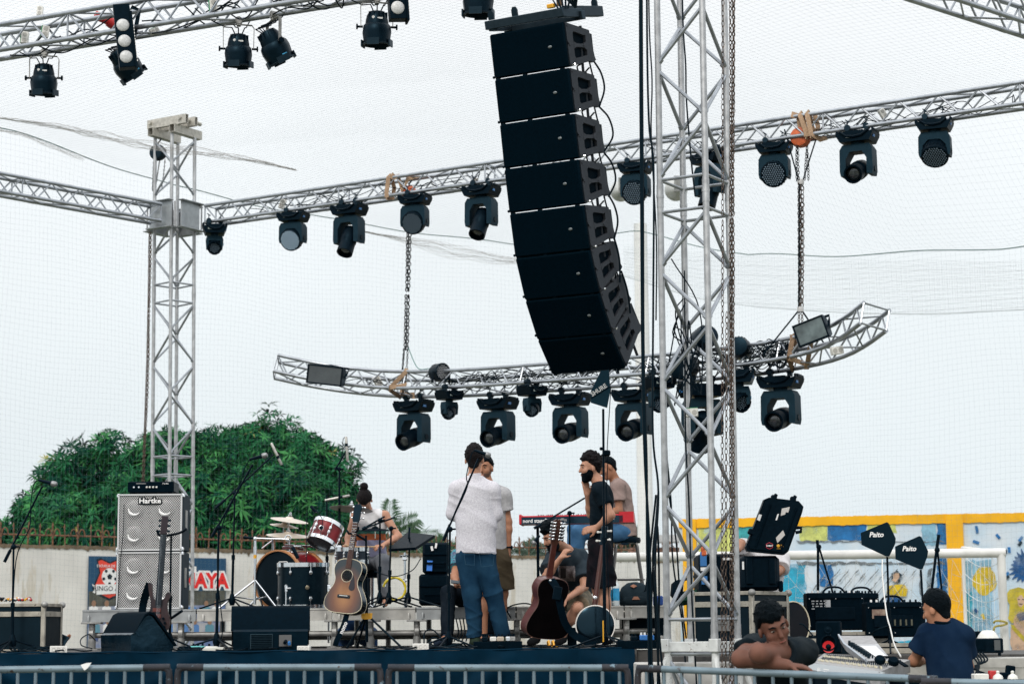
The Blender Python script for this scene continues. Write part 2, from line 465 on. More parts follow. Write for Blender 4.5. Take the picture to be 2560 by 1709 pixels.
#  BACKGROUND
WA,WB=FL(-120,32.3,0),FL(1720,42.5,0);WTOP=2.74
wd=(WB-WA).normalized();WA=WA-wd*5;wn=Vector((wd.y,-wd.x,0))
def lump(i,s=1):return(math.sin(i*1.7)+math.sin(i*.63+2)+math.sin(i*3.1+1))*.33*s
m=MB();n=140;Lw=(WB-WA).length
prof=[]
for i in range(n+1):
 p=WA+wd*(Lw*i/n);h=WTOP+lump(i,.012)
 prof.append((p,h))
vs=[];fs=[]
for p,h in prof:
 q=p-wn*.2;vs+=[p,p+Vector((0,0,h)),q+Vector((0,0,h)),q]
for i in range(n):a=i*4;fs+=[(a,a+4,a+5,a+1),(a+1,a+5,a+6,a+2),(a+2,a+6,a+7,a+3)]
m.add(vs,fs)
wall=thing('boundary_wall','long dirty white boundary wall under the rusty railing behind the stage','wall',WA)
m.build('wall',mat('white_plaster',(.74,.725,.69),.9,0,.16,1.6,bump=.15,wear=(.57,.53,.46),wscale=1.6,wth=.57),wall,world=True)
pm=MATS['white_plaster'].node_tree
for n_ in[q for q in pm.nodes if q.type=='TEX_NOISE'][1:]:
 k_=pm.nodes.new('ShaderNodeMapping');k_.inputs['Scale'].default_value=(1.6,1.6,.22);pm.links.new(pm.nodes['Texture Coordinate'].outputs['Object'],k_.inputs[0]);pm.links.new(k_.outputs[0],n_.inputs['Vector'])
m=MB();random.seed(3);vs=[];fs=[]
for i in range(n*4+1):
 p=WA+wd*(Lw*i/(n*4));dz=.012+.05*abs(lump(i*1.3))**1.5+random.choice((0,0,0,.02,.05))*random.random()
 vs+=[p+wn*.015+Vector((0,0,WTOP-dz)),p+wn*.02+Vector((0,0,WTOP+.025+random.uniform(0,.02))),p-wn*.22+Vector((0,0,WTOP+.03))]
for i in range(n*4):a=i*3;fs+=[(a,a+3,a+4,a+1),(a+1,a+4,a+5,a+2)]
m.add(vs,fs);m.build('coping',mat('mossy_coping',(.26,.19,.12),.95,0,.5,5,col2=(.12,.09,.06)),wall,world=True)
rl=thing('iron_railing','rusty iron railing with curled tips along the top of the white wall','railing',WA)
m=MB()
m.tube(WA-wn*.1+Vector((0,0,WTOP+.2)),WA+wd*21.8-wn*.1+Vector((0,0,WTOP+.2)),.014,6);m.build('rail',RUST,rl,world=True)
bar=MB();bar.tube((0,0,0),(0,0,.34),.011,6);bar.lathe([(.011,.34),(.018,.36),(.002,.42)],None,6)
scr=MB();scr.tube((0,0,0),(0,0,.36),.014,6);scr.lathe([(.014,.36),(.022,.38),(.002,.44)],None,6);scr.tube((0,0,.17),(0,0,.25),.022,6)
for sg in(-1,1):scr.path([(sg*(.02+.055*(1-math.cos(a))),0,.2+.10*math.sin(a)+.03*min(1,a)) for a in[i*.42 for i in range(9)]],.011,5)
Mf=frame((0,0,0),wd,(0,0,1));src={}
for i in range(94):
 k='scroll_bar' if i%2 else 'plain_bar'
 if k not in src:o=src[k]=(scr if i%2 else bar).build(k,RUST,rl)
 else:o=src[k].copy();COL.objects.link(o)
 o.matrix_local=WM[rl.name].inverted()@(Matrix.Translation(WA+wd*(.1+i*.228+random.uniform(-.012,.012))-wn*.1+Vector((0,0,WTOP-.02)))@Mf@RY(random.uniform(-3,3)))
 #  poster on the wall
def wplane(px,py,off=0):
 d=ray(px,py);o=WA+wn*off;t=(o-EYE).dot(wn)/d.dot(wn);return EYE+d*t
bA,bB=wplane(222,1389,.03),wplane(565,1395,.03)
bz0,bz1=1.0,(bA.z+bB.z)/2
BM=frame(Vector((bA.x,bA.y,bz0)),Vector((bB.x-bA.x,bB.y-bA.y,0)),(0,0,1))
BL=(Vector((bB.x,bB.y,0))-Vector((bA.x,bA.y,0))).length;BH=bz1-bz0
po=thing('poster','blue printed football school poster hanging on the white wall behind the bass cabinets','poster',BM)
def pp(px,py):
 q=BM.inverted()@wplane(px,py,.03);return q.x,q.z
def decal(par,polys,name,m_,y=-.006,t=.003,inv=None):
 mb_=MB()
 for k,poly in enumerate(polys):mb_.prism(poly,t,Matrix(((1,0,0,0),(0,0,1,y),(0,1,0,0),(0,0,0,1))))
 return mb_.build(name,m_,par,0)
def circ(cx,cy,r,n=24,ry=None,a0=0):return[(cx+r*math.cos(a0+2*math.pi*i/n),cy+(ry or r)*math.sin(a0+2*math.pi*i/n)) for i in range(n)]
PBLUE=mat('poster_blue',srgb(12,72,108),.55,0,.2,2);PRED=mat('poster_red',srgb(222,62,42),.55);PWHITE=mat('poster_white',(.8,.8,.8),.6);PBLACK=mat('poster_black',(.012,.012,.015),.6)
m=MB();m.box((BL/2,0,BH*.5),(BL,.012,BH));m.build('sheet',PBLUE,po)
hz=pp(300,1478)[1]
decal(po,[[(0.01,.02),(BL-.01,.02),(BL-.01,hz+.04),(BL*.8,hz+.02),(BL*.6,hz+.1),(BL*.45,hz-.02),(BL*.2,hz+.06),(0.01,hz)]],'printed_trees',mat('poster_trees',(.10,.10,.08),.7,0,.5,6,col2=(.045,.05,.045)),-.008)
decal(po,[[(0.01,.015),(BL-.012,.015),(BL-.012,hz-.22),(0.01,hz-.25)]],'printed_field',mat('poster_field',(.45,.44,.45),.7,0,.4,3,col2=(.1,.16,.33)),-.011)
cx,cy=pp(273,1443);k=BL/343
sh=[(-28,35),(-20,38),(0,30),(20,38),(28,35),(22,10),(36,-22),(20,-36),(0,-44),(-20,-36),(-36,-22),(-22,10)]
decal(po,[[(cx+x*1.14*k,cy+y*1.12*k) for x,y in sh]],'crest_edge',PBLACK,-.009)
decal(po,[[(cx+x*k,cy+y*k) for x,y in sh]],'crest',PRED,-.012)
decal(po,[circ(cx,cy+2*k,19*k)],'football',PWHITE,-.015)
decal(po,[circ(cx,cy+2*k,6.5*k,5,None,1.57)]+[circ(cx+15*k*math.cos(a),cy+2*k+15*k*math.sin(a),4*k,5,None,a) for a in[1.57+i*1.2566+.63 for i in range(5)]],'football_patch',PBLACK,-.018)
rb=[(-40,-12),(-40,-30),(-34,-24),(-32,-14),(34,-14),(36,-24),(42,-30),(42,-12),(34,-36),(-33,-36)]
decal(po,[[(cx-33*k,cy-15*k),(cx+38*k,cy-13*k),(cx+36*k,cy-33*k),(cx-31*k,cy-37*k)]],'ribbon',PWHITE,-.021)
decal(po,[[(cx-42*k,cy-14*k),(cx-34*k,cy-18*k),(cx-34*k,cy-34*k),(cx-40*k,cy-32*k),(cx-37*k,cy-24*k)]],'ribbon_tail',PWHITE,-.0195)
XZ=lambda x,z,y=-.024:Matrix(((1,0,0,x),(0,0,-1,y),(0,1,0,z),(0,0,0,1)))
text('RINGO AMAYA',15*k,XZ(cx+12*k,cy-24*k),'ribbon_lettering',PBLACK,po)
text('ESCUELA DE FUTBOL',8*k,XZ(cx+6*k,cy+25*k),'crest_lettering',PWHITE,po)
q=pp(500,1452);text('AMAYA',46*k,XZ(q[0]-3*k,q[1],-.016),'title_outline',PWHITE,po,bold=.05,sx=.95)
text('AMAYA',46*k,XZ(q[0]-3*k,q[1],-.021),'title_lettering',mat('poster_title_red',srgb(226,24,22),.5),po,bold=.014,sx=.95)
q=pp(478,1425);text('CEL',20*k,XZ(q[0],q[1],-.014),'small_lettering',PWHITE,po,bold=.01)
random.seed(5)
shirts=[PWHITE,mat('poster_shirt_blue',(.08,.2,.45),.7),PWHITE,mat('poster_shirt_teal',(.1,.25,.33),.7)];pskin=mat('poster_skin',(.28,.16,.1),.7);pdark=mat('poster_shorts',(.06,.09,.2),.7)
for row,(yy,sc_,y_) in enumerate(((1525,1.0,-.013),(1570,1.05,-.017))):
 for i in range(11):
  px=232+i*31+random.uniform(-4,4)+row*8
  if px>548:continue
  x,z=pp(px,yy);s_=13*k*sc_
  mb_=MB();My=lambda dz:Matrix(((1,0,0,0),(0,0,1,y_+dz),(0,1,0,0),(0,0,0,1)))
  mb_.prism(circ(x,z+1.15*s_,.42*s_,10,.55*s_),.002,My(-.003),1)
  mb_.prism([(x-.85*s_,z-.9*s_),(x+.85*s_,z-.9*s_),(x+.8*s_,z+.5*s_),(x+.3*s_,z+.75*s_),(x-.3*s_,z+.75*s_),(x-.8*s_,z+.5*s_)],.002,My(0),0)
  mb_.prism([(x-.5*s_,z-2.0*s_),(x+.5*s_,z-2.0*s_),(x+.6*s_,z-.9*s_),(x-.6*s_,z-.9*s_)],.002,My(-.0015),2)
  mb_.build('printed_player',[random.choice(shirts),pskin,pdark],po,0)
  #  trees
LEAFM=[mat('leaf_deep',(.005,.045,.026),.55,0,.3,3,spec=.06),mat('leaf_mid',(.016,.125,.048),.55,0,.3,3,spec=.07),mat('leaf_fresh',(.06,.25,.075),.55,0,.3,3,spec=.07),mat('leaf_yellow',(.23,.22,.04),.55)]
BARK=mat('bark',(.09,.065,.045),.95,0,.4,8)
def tree(name,label,base,lobes,nros,seed,leaf=.2,wts=(3.5,6,2.6,.08),nclump=100):
 rng=random.Random(seed);root=thing(name,label,'tree',Vector((base[0],base[1],0)))
 vs=[];fs=[];mi=[]
 vol=[l[1].x*l[1].z for l in lobes];cl=[]
 for _ in range(nclump):
  c,r=rng.choices(lobes,vol)[0];d=Vector((rng.gauss(0,1),rng.gauss(-.35,.8),rng.gauss(.25,1))).normalized()
  q=rng.uniform(.22,.5);cl.append((c+Vector((d.x*r.x,d.y*r.y,d.z*r.z))*rng.uniform(.72,1.0),Vector((q,q,q*rng.uniform(.6,.9)))))
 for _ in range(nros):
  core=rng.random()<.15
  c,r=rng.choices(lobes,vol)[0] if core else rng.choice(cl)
  while True:
   d=Vector((rng.gauss(0,1),rng.gauss(0,1),rng.gauss(0,1)))
   if d.length>.1:break
  d.normalize()
  if d.y>.75:d.y=-d.y
  f=rng.uniform(.35,.86) if core else rng.uniform(.55,1.1)**.7*(1.0 if rng.random()<.93 else rng.uniform(1.15,1.6))
  p=c+Vector((d.x*r.x,d.y*r.y,d.z*r.z))*f
  ax=(d*.8+Vector((rng.uniform(-.4,.4),rng.uniform(-.4,.4),rng.uniform(.1,.7)))).normalized()
  u=ax.orthogonal().normalized();v=ax.cross(u)
  inner=core;mm=rng.choices((0,1,2,3),wts if not inner else(8,1.2,0,.02))[0]  # inner leaves picked darker, the crown's inside shade put into their colour
  nl=rng.randint(7,10);s_=leaf*rng.uniform(.6,1.35)
  for i in range(nl):
   t=2*math.pi*i/nl+rng.uniform(-.3,.3);o=u*math.cos(t)+v*math.sin(t)
   dr=(o*rng.uniform(.7,1)+ax*rng.uniform(-.1,.6)).normalized();tip=p+dr*s_-Vector((0,0,s_*rng.uniform(.0,.42)))
   mid=p+dr*s_*.5-Vector((0,0,s_*.04));sd=dr.cross(ax).normalized()*s_*rng.uniform(.07,.115)
   k0=len(vs);vs+=[p,mid+sd,tip,mid-sd];fs.append((k0,k0+1,k0+2,k0+3));mi.append(mm)
 mb_=MB();mb_.v=[tuple(q-Vector((base[0],base[1],0))) for q in vs];mb_.f=fs;mb_.mi=mi
 mb_.build('crown',LEAFM,root,0)
 mt=MB();cc=sum((l[0] for l in lobes),Vector())/len(lobes)
 b0=Vector((0,0,0));top=Vector((cc.x-base[0],cc.y-base[1],cc.z-.6))
 mt.path([b0,Vector((.05,0,top.z*.4)),top*.75+Vector((0,0,top.z*.1)),top],[.22,.18,.14,.07],8)
 for c,r in lobes:mt.path([top*.6,(top*.5+(c-Vector((base[0],base[1],0)))*.5)-Vector((0,0,.2)),c-Vector((base[0],base[1],0))],[.09,.06,.02],6)
 mt.build('trunk',BARK,root);return root
def lob(px,py,rx,ry,Y,dy=0):
 s_=mpp(Y);return(P(px,py,Y+dy),Vector((rx*s_,rx*s_*.8,ry*s_)))
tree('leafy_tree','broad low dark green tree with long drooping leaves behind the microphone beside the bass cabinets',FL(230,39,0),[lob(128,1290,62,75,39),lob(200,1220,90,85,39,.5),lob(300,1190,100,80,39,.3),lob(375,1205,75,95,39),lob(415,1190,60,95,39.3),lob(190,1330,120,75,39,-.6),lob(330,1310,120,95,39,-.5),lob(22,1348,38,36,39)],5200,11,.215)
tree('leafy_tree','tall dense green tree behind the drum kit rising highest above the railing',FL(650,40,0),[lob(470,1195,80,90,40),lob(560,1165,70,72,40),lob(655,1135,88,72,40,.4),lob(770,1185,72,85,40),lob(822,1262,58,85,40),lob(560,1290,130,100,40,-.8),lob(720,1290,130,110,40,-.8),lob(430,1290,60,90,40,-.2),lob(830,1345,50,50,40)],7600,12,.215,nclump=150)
#  palm fronds
PALM=mat('palm_leaf',(.045,.12,.045),.45,0,.35,4);PALMD=mat('palm_leaf_dark',(.02,.06,.028),.45,0,.35,4)
def palm(name,label,cpx,cpy,Y,fronds,seed,Lf=.36,m_=None):
 rng=random.Random(seed);c=P(cpx,cpy,Y);root=thing(name,label,'palm',Vector((c.x,c.y,0)))
 for ang,ln,dp in fronds:
  m=MB();a=R(ang);d=Vector((math.cos(a),rng.uniform(-.25,.25),math.sin(a)))
  pts=[c+d*ln*t-Vector((0,0,dp*t*t)) for t in[i/8 for i in range(9)]]
  m.path(pts,[.02*(1-.8*i/8) for i in range(9)],5)
  for i in range(1,34):
   t=i/34;p=c+d*ln*t-Vector((0,0,dp*t*t));tg=(d*ln-Vector((0,0,2*dp*t))).normalized()
   for sg in(-1,1):
    nrm=Vector((-tg.z,0,tg.x));sd=(nrm*sg*.8+tg*.75+Vector((0,rng.uniform(-.4,.4),-.12))).normalized()
    l_=Lf*(.45+math.sin(math.pi*min(1,t*.9+.1))*.75)*rng.uniform(.8,1.1);wv=tg*.018
    q=p+sd*l_-Vector((0,0,l_*.18));md=p+sd*l_*.5
    k0=len(m.v);m.v+=[tuple(p-wv*.5),tuple(md-wv),tuple(q),tuple(md+wv)];m.f.append((k0,k0+1,k0+2,k0+3));m.mi.append(0)
  m.build('frond',m_ or PALM,root,0,world=True)
 m=MB();m.path([Vector((c.x,c.y,0)),Vector((c.x+.04,c.y,c.z*.5)),c],[.14,.12,.10],8);m.build('trunk',BARK,root,world=True)
palm('palm_tree','spiky palm fronds fanning out beside the drummer above the railing',965,1385,43,[(85,1.25,.1),(62,1.4,.45),(38,1.5,.55),(12,1.5,.4),(110,1.1,.3),(150,1.3,.5),(50,1.0,.2),(24,1.2,.5)],4)
palm('palm_tree','low palm with drooping fronds over the railing beside the tablet stand',1100,1400,43,[(80,.7,.3),(50,.8,.5),(120,.8,.4),(20,.9,.5),(150,.9,.5),(100,.6,.3)],5)
palm('leafy_shrub','glossy bright green shrub leaning over the railing behind the crouching man',1325,1410,44,[(100,.8,.4),(60,.9,.6),(40,.9,.6),(130,.8,.5),(80,.9,.4),(20,.8,.6),(155,.7,.5)],6,.30,PALMD)
palm('yucca_plant','dark spiky plant sticking out behind the seated keyboard player',1545,1375,45,[(60,.7,.1),(35,.75,.15),(80,.7,.1),(15,.7,.2),(100,.6,.1),(48,.8,.12)],7,.28,PALMD)
m=MB();a,b=P(-60,1350,46),P(92,1362,46);m.prism([(a.x,a.z+.25),(b.x-.3,b.z+.10),(b.x,b.z-.15),(a.x,a.z-.2)],3,Matrix(((1,0,0,0),(0,0,1,47.5),(0,1,0,0),(0,0,0,1))))
ho=thing('low_house','low house with a red roof just showing over the wall beside the leafy tree','house',Vector((a.x,46,0)));m.build('roof',mat('red_roof',(.32,.07,.05),.8,0,.4,4),ho,world=True)
m=MB();m.box(((a.x+b.x)/2-.2,47.5,1.5),(1.5,2.6,3.0));m.build('wall',mat('house_wall',(.45,.42,.38),.9,0,.2,4),ho,world=True)
sh_=thing('shed','grey sheet roofed shed peeking over the wall between the cables and the yellow pillar','shed',FL(1650,44,0))
m=MB();a,b=P(1575,1345,44),P(1712,1340,44)
for i in range(40):x=a.x+(b.x-a.x)*i/40;m.tube((x,43.4,a.z-.12),(x,46,a.z+.15),.022,6)
m.build('roof_sheet',mat('grey_sheet',(.33,.33,.32),.7,.2,.35,5),sh_,world=True)
m=MB();m.box(((a.x+b.x)/2,44.8,a.z/2-.15),(b.x-a.x,2,a.z-.12));m.build('wall',mat('shed_wall',(.42,.24,.20),.9,0,.3,3),sh_,world=True)
#  painted wall
MA,MBp=FL(1706,33,0),FL(2800,31.6,0);md_=(MBp-MA).normalized();mn=Vector((md_.y,-md_.x,0));ML=(MBp-MA).length
MM=frame(MA,md_,(0,0,1));MI=MM.inverted()
def mp(px,py):
 d=ray(px,py);t=(MA-EYE).dot(mn)/d.dot(mn);q=MI@(EYE+d*t);return q.x,q.z
mz=(mp(1750,1292)[1]+mp(2540,1292)[1])/2
mw=thing('mural_wall','painted wall with a yellow top band and blue and yellow mural','wall',MM)
m=MB();m.box((ML/2,.1,mz/2),(ML,.2,mz));
mm_=mat('mural_ground',srgb(205,214,222),.9,0,0,1.3,col2=srgb(170,200,222),bump=.1);m.build('wall',mm_,mw)
m=MB();vs=[];fs=[];nb=160
for i in range(nb+1):
 x=ML*i/nb;lo=mz-.125+lump(i*.7,.012);vs+=[(x,-.03,lo),(x,-.035,mz+.02+lump(i,.008)),(x,.22,mz+.02),(x,-.002,lo)]
for i in range(nb):a=i*4;fs+=[(a,a+4,a+5,a+1),(a+1,a+5,a+6,a+2),(a,a+3,a+7,a+4)]
YB=mat('yellow_band_paint',srgb(240,178,14),.75,0,.15,4,wear=(.35,.26,.12),wscale=5,wth=.68)
m.add(vs,fs);m.build('top_band',YB,mw)
m=MB();x0,x1=mp(2368,1400)[0],mp(2411,1400)[0];m.box(((x0+x1)/2,-.03,mz/2),(x1-x0,.08,mz+.035));x0,x1=mp(1707,1400)[0],mp(1741,1400)[0];m2=MB();m2.box(((x0+x1)/2+.01,-.03,mz/2),(x1-x0,.08,mz+.035))
m.build('pillar',YB,mw);m2.build('pillar',YB,mw)
MC={k:mat('mural_'+k,srgb(*c),.85,0,v,5) for k,(c,v) in dict(cyan=((70,180,205),.3),sky=((150,200,225),.25),blue=((40,120,185),.35),deep=((22,88,150),.3),teal=((70,178,185),.3),lemon=((215,222,130),.2),yellow=((226,196,40),.25),straw=((206,188,60),.3),skin=((208,176,150),.15),grey=((120,128,134),.3),dark=((40,52,62),.3),turq=((55,180,215),.25)).items()}
lay=[0]
for m_ in MC.values():
 t_=m_.node_tree;n_=t_.nodes.new('ShaderNodeTexNoise');n_.inputs['Scale'].default_value=3.2;n_.inputs['Detail'].default_value=7;n_.inputs['Roughness'].default_value=.65;c_=t_.nodes.new('ShaderNodeTexCoord');r_=t_.nodes.new('ShaderNodeMapRange');r_.inputs[1].default_value=.34;r_.inputs[2].default_value=.56;r_.inputs[3].default_value=.12;r_.inputs[4].default_value=.95;t_.links.new(c_.outputs['Object'],n_.inputs['Vector']);t_.links.new(n_.outputs[0],r_.inputs[0]);t_.links.new(r_.outputs[0],t_.nodes['Principled BSDF'].inputs['Alpha'])
def wob(poly,s_=2.0,seed=0):
 rng=random.Random(seed+len(poly)*7+int(poly[0][0]));out=[]
 for i in range(len(poly)):
  a,b=poly[i],poly[(i+1)%len(poly)];n_=max(1,int(math.hypot(b[0]-a[0],b[1]-a[1])/9))
  for j in range(n_):out.append((a[0]+(b[0]-a[0])*j/n_+rng.uniform(-s_,s_),a[1]+(b[1]-a[1])*j/n_+rng.uniform(-s_,s_)))
 return out
def paint(name,c,*polys,ws=3.2):
 lay[0]+=1;m=MB()
 for poly in polys:m.prism([mp(*q) for q in(wob(poly,ws) if ws else poly)],.003,Matrix(((1,0,0,0),(0,0,1,-.003-.0012*lay[0]),(0,1,0,0),(0,0,0,1))))
 return m.build(name,MC[c] if isinstance(c,str) else c,mw,0)
rect=lambda a,b,c,d:[(a,b),(c,b),(c,d),(a,d)]
paint('painted_patch','lemon',rect(1745,1308,1850,1480),rect(1745,1500,1800,1650),rect(2000,1306,2070,1352));paint('painted_patch','teal',rect(1846,1307,1900,1352));paint('painted_patch','blue',rect(2070,1306,2166,1350))
paint('painted_patch','lemon',rect(2168,1306,2240,1330));paint('painted_patch','sky',rect(2304,1304,2342,1362),rect(2412,1400,2480,1640));paint('painted_patch','blue',rect(2342,1308,2367,1362),rect(2342,1390,2367,1500))
paint('painted_patch','turq',rect(1944,1411,2014,1505),rect(1880,1500,1960,1640),rect(2190,1600,2290,1680));paint('painted_patch','blue',[(2046,1410),(2092,1409),(2080,1416),(2084,1462),(2050,1466)])
paint('painted_patch','yellow',circ(2462,1450,30,22,36));paint('painted_patch','cyan',rect(2412,1480,2430,1620),rect(2440,1590,2492,1660));paint('painted_patch','grey',rect(1990,1352,2362,1355),rect(1990,1404,2362,1410),rect(2300,1420,2304,1490),rect(2318,1420,2330,1500))
spk=[]
for i in range(44):
 a=2*math.pi*i/44;r_=44+6*math.sin(i*2.7) if i%2 else 32;spk.append((2566+r_*math.cos(a),1416+r_*math.sin(a)))
paint('painted_pompom','deep',spk,ws=0)
for i,(x,y,a,l,c) in enumerate([(2442,1323,80,19,'blue'),(2440,1354,20,16,'blue'),(2495,1340,50,14,'blue'),(2552,1346,-55,15,'blue'),(2550,1358,-50,12,'dark'),(2523,1374,85,15,'blue'),(2514,1378,85,11,'dark'),(2517,1434,-35,13,'blue'),(2518,1442,-40,11,'dark'),(2401,1327,75,17,'deep'),(2374,1425,-20,12,'blue'),(2396,1444,80,7,'deep'),(2381,1489,-35,16,'dark'),(2384,1520,75,18,'deep'),(2440,1526,40,12,'deep'),(2458,1540,60,15,'yellow'),(2540,1680,50,14,'blue')]):
 ca,sa=math.cos(R(a)),math.sin(R(a));w_=3.6
 paint('painted_confetti',c,[(x-l/2*ca-w_*sa,y-l/2*sa+w_*ca),(x+l/2*ca-w_*sa,y+l/2*sa+w_*ca),(x+l/2*ca+w_*sa,y+l/2*sa-w_*ca),(x-l/2*ca+w_*sa,y-l/2*sa-w_*ca)],ws=.6)
paint('painted_figure','dark',circ(2240,1440,13,16,15));paint('painted_figure','skin',circ(2240,1444,9,14,12));paint('painted_figure','yellow',[(2222,1462),(2260,1460),(2270,1472),(2266,1490),(2226,1492),(2216,1480)],ws=.8);paint('painted_figure','deep',[(2218,1492),(2256,1490),(2252,1512),(2216,1510)],ws=.8)
paint('painted_figure','straw',[(2514,1490),(2524,1472),(2545,1468),(2575,1476),(2580,1560),(2560,1572),(2545,1552),(2530,1556),(2520,1546),(2524,1510)],ws=1.5)
paint('painted_figure','skin',circ(2552,1500,9,14,15),[(2540,1530),(2590,1530),(2590,1640),(2560,1660),(2530,1640),(2526,1580)]);paint('painted_figure','deep',[(2540,1535),(2560,1528),(2566,1546),(2548,1552)],ws=.8);paint('painted_figure','dark',rect(2545,1496,2549,1498),rect(2555,1496,2560,1498),rect(2548,1508,2556,1510),ws=0)
paint('painted_figure','straw',[(2526,1560),(2534,1562),(2560,1590),(2585,1570),(2585,1578),(2560,1604),(2530,1572)],ws=.8)
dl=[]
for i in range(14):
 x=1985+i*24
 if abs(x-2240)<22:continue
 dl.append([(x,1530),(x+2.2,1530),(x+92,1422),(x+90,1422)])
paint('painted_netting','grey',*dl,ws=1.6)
#  goal
go=thing('football_goal','white tubular football goal with sagging net before the mural','goal',FL(2505,29.5,0));GW=mat('goal_white',(.72,.72,.70),.5,0,.2,4,wear=(.32,.18,.10),wscale=9,wth=.70)
ga,gb=P(1405,1380,30.2),P(2503,1381,29.5);ga.z=gb.z
m=MB();m.tube(ga,gb+Vector((.06,0,0)),.068,16);m.build('crossbar',GW,go,world=True)
for p in(ga,gb):m=MB();m.tube((p.x,p.y,0),p,.06,16);m.build('post',GW,go,world=True)
bk=P(2407,1370,31.0)
m=MB();m.tube(gb,bk,.035,10);m.build('top_stay',GW,go,world=True);m=MB();m.tube(bk,(bk.x,bk.y,0),.028,10);m.build('rear_post',GW,go,world=True)
m=MB();q=[];nc,nr=46,16
for i in range(nc+1):
 col=[]
 for j in range(nr+1):
  f=j/nr;p=ga.lerp(gb,i/nc);x_=.10*math.sin(i*2.1+j)*f
  col.append(Vector((p.x+x_,p.y+1.3*f+.1*math.sin(math.pi*f),p.z-.1-(p.z-.1)*f-.35*math.sin(math.pi*min(1,f*2.2))*.4+.05*math.sin(i*1.3))))
 q.append(col)
for i in range(nc+1):
 for j in range(nr):
  if i+1<=nc:m.tube(q[i][j],q[i+1][j+1] if(i+j)%2 else q[i+1][j],.0028,3,caps=False)
  m.tube(q[i][j],q[i][j+1],.0028,3,caps=False)
for j in range(9):
 m.path(sag(gb-Vector((.05,0,.15+j*.25)),bk-Vector((0,0,.1+j*.27)),.12,6),.004,3)
 m.path(sag(gb.lerp(bk,j/9),gb.lerp(bk,j/9)-Vector((0,0,2.3)),.02,4),.004,3)
m.build('net',mat('net_cord_white',(.75,.75,.74),.8),go,world=True)
#  pole and netting of the pitch cage
pl=FL(1621,38.6,0);ptop=P(1612,560,38.6).z
m=MB();m.lathe([(.17,0),(.13,ptop)],TR(*pl),14);tag(m.build('net_pole',mat('concrete_pole',(.82,.83,.82),.85,0,.12,1.5)),'tall pale concrete pole carrying the pitch netting behind the hanging cables','pole')
NETM=mat('net_cord',(.17,.235,.265),.8)
nroot=thing('safety_net','fine meshed safety netting hung round and over the whole pitch','net',Vector((0,31,0)))
plan=[(FL(-330,29.2,0),9.25),(FL(0,31,0),9.2),(FL(420,33.9,0),8.95),(FL(800,36.4,0),8.9),(FL(1290,38.4,0),8.75),(FL(1610,38.4,0),9.0),(FL(1900,35.4,0),7.95),(FL(2250,32.2,0),7.35),(FL(2560,30.6,0),7.15),(FL(2900,29.6,0),7.2)]
def plan_at(s):
 acc=0
 for(a,za),(b,zb_) in zip(plan[:-1],plan[1:]):
  l=(b-a).length
  if s<=acc+l or b is plan[-1][0]:t=(s-acc)/l;q=a.lerp(b,t);return Vector((q.x,q.y,0)),za+(zb_-za)*t
  acc+=l
tot=sum((b[0]-a[0]).length for a,b in zip(plan[:-1],plan[1:]))
def billow(s,z):return.10*math.sin(s*1.1+z*.6)+.05*math.sin(s*2.7-z*1.3)
def npt(s,z):
 q,zt_=plan_at(s);z=min(z,zt_);return Vector((q.x,q.y+billow(s,z)*min(1,(zt_-z)/.8),z+.03*math.sin(s*1.9+z)))
m=MB();s=0;CELL=.088;TH=.0007
while s<tot:
 zt_=plan_at(s)[1];k=int(zt_/.45);m.path([npt(s+.02*math.sin(j*.8+s),zt_*j/k) for j in range(k+1)],TH,3);s+=CELL
m.build('mesh_panel',NETM,nroot,0,world=True)
m=MB();z=.1
while z<9.2:
 run=[]
 ns_=int(tot/.3)
 for i in range(ns_+1):
  s_=tot*i/ns_
  if plan_at(s_)[1]>z:run.append(npt(s_,z))
  elif len(run)>1:m.path(run,TH,3);run=[]
  else:run=[]
 if len(run)>1:m.path(run,TH,3)
 z+=CELL
m.build('mesh_panel',NETM,nroot,0,world=True)
m=MB();m.path([npt(tot*i/120,99) for i in range(121)],.009,5);m.build('top_rope',mat('net_rope',(.05,.12,.11),.8),nroot,world=True)
def roofz(x,y):
 zt_=9.1 if x<4 else 9.1-.12*(x-4)
 return zt_+.10*math.sin(x*.8+y*.5)-.05*abs(math.sin(y*.9))
backline=[(p.x,p.y,z_) for p,z_ in plan]
def ymax(x):
 for(x0,y0,_),(x1,y1,_) in zip(backline[:-1],backline[1:]):
  if x0<=x<=x1:return y0+(y1-y0)*(x-x0)/(x1-x0)
 return None
def zedge(x):
 for(x0,_,z0_),(x1,_,z1_) in zip(backline[:-1],backline[1:]):
  if x0<=x<=x1:return z0_+(z1_-z0_)*(x-x0)/(x1-x0)
m=MB()
for fam in(1,-1):
 c_=-40
 while c_<60:
  run=[]
  for i in range(80):
   y=18+i*.27;x=fam*(c_-y) if fam==1 else y-c_-6
   ym=ymax(x)
   if ym is None or y>ym+.1:
    if len(run)>1:m.path(run,TH,3)
    run=[];continue
   t=max(0,min(1,(ym-y)/4));t=t*t*(3-2*t)
   run.append(Vector((x,y,zedge(x)*(1-t)+roofz(x,y)*t)))
  if len(run)>1:m.path(run,TH,3)
  c_+=.14
m.build('mesh_panel',NETM,nroot,0,world=True)
def fold(pts,wd_,seed,dens=26):
 rng=random.Random(seed);m=MB();c=catmull([P(*q) for q in pts],8);n_=len(c)
 for k in range(dens):
  o=rng.uniform(-1,1);ph=rng.uniform(0,6)
  m.path([p+Vector((rng.uniform(-.02,.02),rng.uniform(-.05,.05),wd_(i/(n_-1))*(o*.5+.12*math.sin(i*.9+ph)))) for i,p in enumerate(c)],.0022,3)
 return m.build('gathered_fold',mat('net_fold',(.42,.41,.40),.85),nroot,0,world=True)
